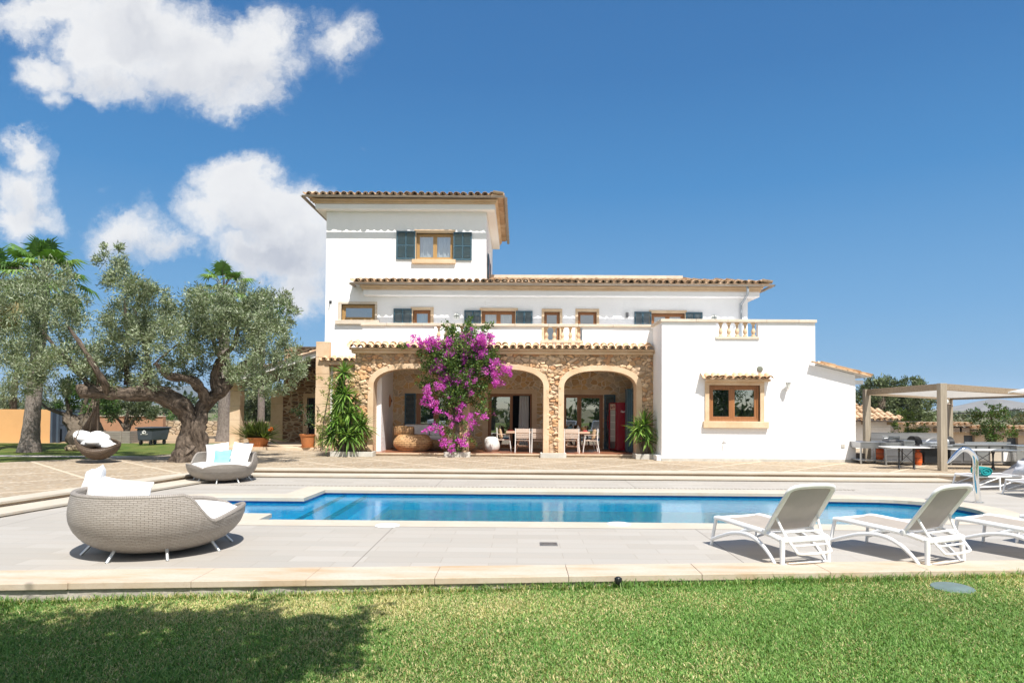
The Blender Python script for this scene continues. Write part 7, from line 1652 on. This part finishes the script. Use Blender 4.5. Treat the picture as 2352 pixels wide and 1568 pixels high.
worktable('grey steel bench at the villa side of the outdoor grill', K(378, 1000, 22.4).x, K(690, 1000, 22.4).x, 22.3, 23.1, at(*z7(520, 930), 22.4).z)
wt = worktable('bright steel preparation table beside the grill', K(680, 1000, 22.0).x, K(1035, 1000, 22.0).x, 21.95, 22.7, at(*z7(850, 935), 22.0).z, True, 'steel')
a = rect(z7, 705, 915, 862, 930, 22.3); o = thing('plancha', 'small steel hotplate with raised back on the preparation table', 'hotplate', ((a[0]+a[1])/2, 22.3, a[2])); q = MB(); q.box(a[0], a[1], 22.15, 22.6, a[2]+.02, a[2]+.07); q.build('plate', 'steel_dark', o, bevel=.01); q = MB(); q.box(a[0], a[1], 22.56, 22.6, a[2]+.071, a[3]); q.build('back_panel', 'steel', o, bevel=.01); q = MB(); q.tube([(a[0]+.05, 22.54, a[2]+.10), ((a[0]+a[1])/2, 22.53, a[3]-.04), (a[1]-.05, 22.54, a[2]+.10)], .012, 6); q.build('handle', 'steel_dark', o)
a = rect(z7, 905, 1030, 910, 990, 21.9); o = thing('side_burner', 'steel drawer unit under the preparation table top', 'burner', ((a[0]+a[1])/2, 21.9, a[2])); q = MB(); q.box(a[0], a[1], 21.86, 22.3, a[2], a[3]); q.build('case', 'steel', o, bevel=.01); q = MB(); q.tube([(a[0]+.05, 21.84, a[3]-.07), (a[1]-.05, 21.84, a[3]-.07)], .012, 6); q.build('handle', 'steel_dark', o)
# hooded gas grill
gx0, gx1 = K(1065, 1000, 22.0).x, K(1420, 1000, 22.0).x; zs = lambda y: at(*z7(1200, y), 22.0).z
o = thing('gas_grill', 'gas grill with a black and steel domed hood and black cabinet', 'grill', ((gx0+gx1)/2, 22.0, TZ)); q = MB(); q.box(K(1150, 1000, 22.0).x, gx1, 22.0, 22.55, TZ+.06, zs(1005)); q.build('cabinet', 'black', o, bevel=.012)
q = MB(); q.box(gx0, gx1+.1, 21.86, 22.6, zs(1003), zs(958)); q.build('control_panel', 'steel', o, bevel=.02)
hs_, ht_ = zs(955), zs(866); prof = [(22.0, hs_), (22.0, hs_+.03)]+[(22.3-.30*math.cos(R(a_)), hs_+.03+(ht_-hs_-.03)*math.sin(R(a_))) for a_ in range(15, 180, 15)]+[(22.6, hs_)]
q = MB(); q.prism([(gx0+.17, y, z) for y, z in prof], (gx1-gx0-.1, 0, 0)); q.build('hood', 'steel', o, smooth=True, angle=25, fix=True)
for xx_ in (gx0+.0, gx1+.08): q = MB(); q.prism([(xx_, y, z+.004) for y, z in prof], (.165, 0, 0)); q.build('hood_end', 'black', o, smooth=True, angle=25, fix=True)
q = MB(); q.tube([(gx0+.25, 21.97, hs_+.06), (gx1-.05, 21.97, hs_+.06)], .014, 8); q.build('handle', 'chrome', o)
for k in range(5): xk = K(1215+38*k, 990, 21.85).x; q = MB(); q.lathe([(0, .03), (.028, .03), (.03, 0)], (0, 0, 0), 14); m_ = Matrix.Translation((xk, 21.858, (zs(1003)+zs(958))/2)) @ Matrix.Rotation(R(90), 4, 'X'); q.v = [m_ @ v for v in q.v]; q.build('knob', 'steel_dark', o)
for xk in (K(1165, 1200, 22).x, gx1-.06): q = MB(); q.lathe([(0, 0), (.03, 0), (.03, .05), (0, .05)], (xk, 22.05, TZ), 10); q.build('caster', 'bin_dark', o)
# gas bottles
def bottle(label, c, h, r_):
    o = thing('gas_bottle', label, 'gas bottle', tuple(c), 'orange gas bottles'); q = MB(); q.lathe([(0, .02), (r_*.8, .02), (r_*.98, .06), (r_, .12), (r_, h*.62), (r_*.9, h*.76), (r_*.5, h*.85), (0, h*.87)], c, 24); q.build('cylinder', 'orange', o, smooth=True, angle=40)
    q = MB(); q.lathe([(r_*.82, 0), (r_*.82, .05), (r_*.78, .05), (r_*.78, 0)], c, 24); q.build('foot_ring', 'orange', o)
    q = MB(); q.tube([Vector(c)+Vector((r_*.55*math.cos(a_), r_*.55*math.sin(a_), h*.96)) for a_ in [k*math.pi/8 for k in range(17)]], .012, 6)
    for a_ in (.5, 2.6, 4.5): q.tube([Vector(c)+Vector((r_*.55*math.cos(a_), r_*.55*math.sin(a_), h*.8)), Vector(c)+Vector((r_*.55*math.cos(a_), r_*.55*math.sin(a_), h*.96))], .010, 5)
    q.tube([Vector(c)+Vector((0, 0, h*.86)), Vector(c)+Vector((0, 0, h*.98))], .03, 8); q.build('valve_guard', 'orange', o)
    q = MB(); q.lathe([(r_+.002, h*.42), (r_+.002, h*.45)], c, 24); q.lathe([(r_+.002, h*.34), (r_+.002, h*.36)], c, 24); q.build('band', 'black', o); return o
xg = K(685, 1100, 22.35).x; bottle('full size orange gas bottle standing under the steel bench', (xg, 22.7, TZ+.13), .46, .155)
xg = K(1105, 1160, 21.95).x; bottle('orange gas bottle beside the black grill cabinet', (xg, 22.1, TZ), .50, .125)
# bistro tables
def bistro(label, x0, x1, y, zt):
    o = thing('bistro_table', label, 'table', ((x0+x1)/2, y, TZ), 'white topped bistro tables'); q = MB(); q.box(x0, x1, y-.35, y+.35, zt-.025, zt); q.build('tabletop', 'marble', o, bevel=.008)
    for s in (-1, 1):
        xm = (x0+x1)/2+s*(x1-x0)*.17; q = MB(); h = zt-.026-TZ
        for t_ in (-1, 1):
            q.tube([(xm, y, TZ+h*.22), (xm+.02*t_, y+.06*t_, TZ+h*.14), (xm+.10*t_, y+.2*t_, TZ)], [.026, .024, .02], 7); q.tube([(xm, y, TZ+h*.78), (xm+.03*t_, y+.08*t_, TZ+h*.86), (xm+.11*t_, y+.22*t_, TZ+h)], [.026, .024, .02], 7)
        q.tube([(xm, y, TZ+h*.2), (xm, y, TZ+h*.5), (xm, y, TZ+h*.8)], [.03, .022, .03], 9); q.build('pedestal', 'iron', o, smooth=True)
    a_, b_ = (x0+x1)/2-(x1-x0)*.17, (x0+x1)/2+(x1-x0)*.17; q = MB(); h = zt-TZ
    q.tube([(a_, y, TZ+h*.25), (b_, y, TZ+h*.9)], .009, 5); q.tube([(b_, y, TZ+h*.25), (a_, y, TZ+h*.9)], .009, 5); q.build('cross_brace', 'iron', o); return o
bistro('white topped iron bistro table in front of the grill', K(690, 1000, 20.6).x, K(1208, 1000, 20.6).x, 20.65, at(*z7(950, 990), 20.5).z)
bistro('white topped iron bistro table behind the chrome spout', K(1480, 1000, 20.7).x, K(2190, 1000, 20.7).x, 20.7, at(*z7(1850, 1022), 20.5).z)
# long steel counter
cx0, cx1 = K(1455, 1000, 22.0).x, K(2232, 1000, 22.0).x; cz1 = at(*z7(1850, 960), 22.0).z
o = thing('steel_counter', 'long steel kitchen counter with drawers behind the second bistro table', 'counter', ((cx0+cx1)/2, 22.0, TZ)); q = MB(); q.box(cx0, cx1, 22.0, 22.7, cz1-.04, cz1); q.build('worktop', 'steel', o, bevel=.006); q = MB(); q.box(cx0+.02, cx1-.02, 22.06, 22.68, TZ+.08, cz1-.041); q.build('cabinet', 'steel_dark', o)
q = MB(); q.box(K(1640, 900, 22.6).x, cx1+.3, 22.66, 22.7, cz1+.001, at(*z7(1850, 930), 22.6).z); q.build('upstand', 'steel', o)
w4 = (cx1-cx0)/5
for k in range(5):
    q = MB(); q.box(cx0+w4*k+.03, cx0+w4*(k+1)-.03, 22.035, 22.06, TZ+.14, cz1-.24); q.build('door', ['steel_dark', 'steel_dark', 'steel', 'cream', 'white_paint'][k], o, bevel=.006)
    q = MB(); q.box(cx0+w4*k+.03, cx0+w4*(k+1)-.03, 22.03, 22.06, cz1-.22, cz1-.06); dd = q.build('drawer', 'steel', o, bevel=.006); q = MB(); q.box(cx0+w4*k+.12, cx0+w4*(k+1)-.12, 22.0, 22.029, cz1-.16, cz1-.13); q.build('handle', 'chrome', dd)
for x in (cx0+.08, (cx0+cx1)/2, cx1-.08): q = MB(); q.box(x-.02, x+.02, 22.1, 22.14, TZ, TZ+.08); q.build('leg', 'steel', o)
a = rect(z7, 2225, 2500, 985, 1275, 21.8); o = thing('steel_cabinet', 'tall closed steel cabinet at the photo edge beside the counter', 'cabinet', ((a[0]+a[1])/2, 21.8, TZ)); q = MB(); q.box(a[0], a[1], 21.75, 22.4, TZ+.02, a[3]); q.build('case', 'steel', o, bevel=.01); q = MB(); q.box(a[0]-.01, a[1]+.01, 21.73, 22.42, a[3], a[3]+.025); q.build('worktop', 'steel', o)
q = MB(); q.tube([(a[0]+.1, 21.73, a[3]-.12), (a[0]+.5, 21.73, a[3]-.12)], .012, 6); q.build('handle', 'chrome', o)
o = thing('planter_box', 'low timber plank box at the corner of the kitchen wing', 'box', (K(350, 1130, 23.2).x, 23.2, TZ)); q = MB()
for k in range(3): q.box(K(338, 1130, 23.3).x, K(440, 1130, 23.3).x, 23.25, 23.5, TZ+.10*k, TZ+.10*k+.09)
q.build('board', 'wood_old', o)

# outbuildings
Yo = 31.0; o = thing('outbuilding', 'small white outbuilding with a clay tile roof next to the villa', 'building', (13, Yo, .1)); ox1 = K(752, 800, Yo).x; oz = at(*z7(600, 690), Yo).z
q = MB(); q.box(8.0, ox1, Yo, Yo+5, .05, oz); q.build('wall', 'plaster', o); q = MB(); q.box(7.6, ox1+.25, Yo-.55, Yo+5.3, oz, oz+.06); ob_r = q.build('roof', 'wood_soffit', o)
for k in range(5): q = MB(); x = ox1-.1-1.15*k; q.box(x-.07, x+.07, Yo-.5, Yo-.001, oz-.14, oz-.001); q.build('rafter', 'wood_beam', o)
n = 22; t = MB(); tile_field(t, (ox1+.35-n*.275, Yo-.6, oz+.08), (1, 0, 0), (0, 1, .42), n, 9, .275, .42, .105, rowmax=lambda i: max(1, int((n-i)*.75)+1)); t.build('roof_tile_row', 'tile', ob_r, smooth=True)
Ya = 36.0; o = thing('outbuilding', 'long low cream outbuilding with stepped tile eaves behind the kitchen counter', 'building', (18, Ya, .1)); za_ = at(*z7(1350, 742), Ya).z; zb_ = at(*z7(1950, 780), Ya).z; xm = K(1612, 800, Ya).x; xs_ = K(850, 800, Ya).x; xe = 32.0
q = MB(); d1 = rect(z7, 1610, 1745, 852, 1000, Ya); d2_ = rect(z7, 2122, 2255, 880, 1000, Ya)
wall_holes(q, xm+.001, xe, .05, zb_, [(d1[0], d1[1], .1, d1[3]), (d2_[0], d2_[1], .1, d2_[3])], Ya+.02, Ya+.35); q.box(xs_, xm, Ya, Ya+4, .05, za_); q.box(xm+.001, xe, Ya+3.6, Ya+4, .05, zb_); q.build('wall', 'cream', o)
for d_ in (d1, d2_): q = MB(); q.box(d_[0], d_[1], Ya+.2, Ya+.26, .1, d_[3]); q.build('door', 'gate', o)
q = MB(); q.box(xs_, xm+.15, Ya-.45, Ya+4.2, za_, za_+.09); q.box(xm+.151, xe, Ya-.45, Ya+4.2, zb_, zb_+.09); orf = q.build('roof', 'cream', o); t = MB(); n = int((xm-xs_)/.3); tile_field(t, (xs_, Ya-.55, za_+.1), (1, 0, 0), (0, 1, .02), n, 2, (xm+.2-xs_)/n, .42, .115); n = int((xe-xm)/.3); tile_field(t, (xm+.2, Ya-.55, zb_+.1), (1, 0, 0), (0, 1, .02), n, 2, (xe-xm)/n, .42, .115); t.build('roof_tile_row', 'tile', orf, smooth=True)
for x in (1140, 1310, 1490, 1580): q = MB(); p = K(x, 770, Ya); q.box(p.x-.25, p.x+.25, Ya-.3, Ya-.001, za_-.30, za_-.08); q.build('rafter_end', 'wood_old', o)
for x in (1740, 1990, 2260): q = MB(); p = K(x, 810, Ya); q.box(p.x-.25, p.x+.25, Ya-.3, Ya+.019, zb_-.30, zb_-.08); q.build('rafter_end', 'wood_old', o)
# overhead cable
o = thing('overhead_cable', 'single black overhead cable crossing behind the pergola', 'cable', (20, 40, 4)); q = MB(); q.tube([at(1700, 925, 42), at(1990, 939, 42), at(*z7(1150, 580), 42), at(*z7(1500, 593), 42), at(*z7(1800, 585), 42), at(*z7(2321, 545), 42), at(2600, 905, 42)], .028, 5); q.build('wire', 'black', o)

# ------------------------------------------------------------------ thin summer air
q = MB(); q.box(-3500, 3500, -80, 3400, -3.5, 96); hz_ = q.build('haze', 'haze'); hz_['kind'] = 'stuff'; hz_['label'] = 'thin bluish summer haze over the plain'
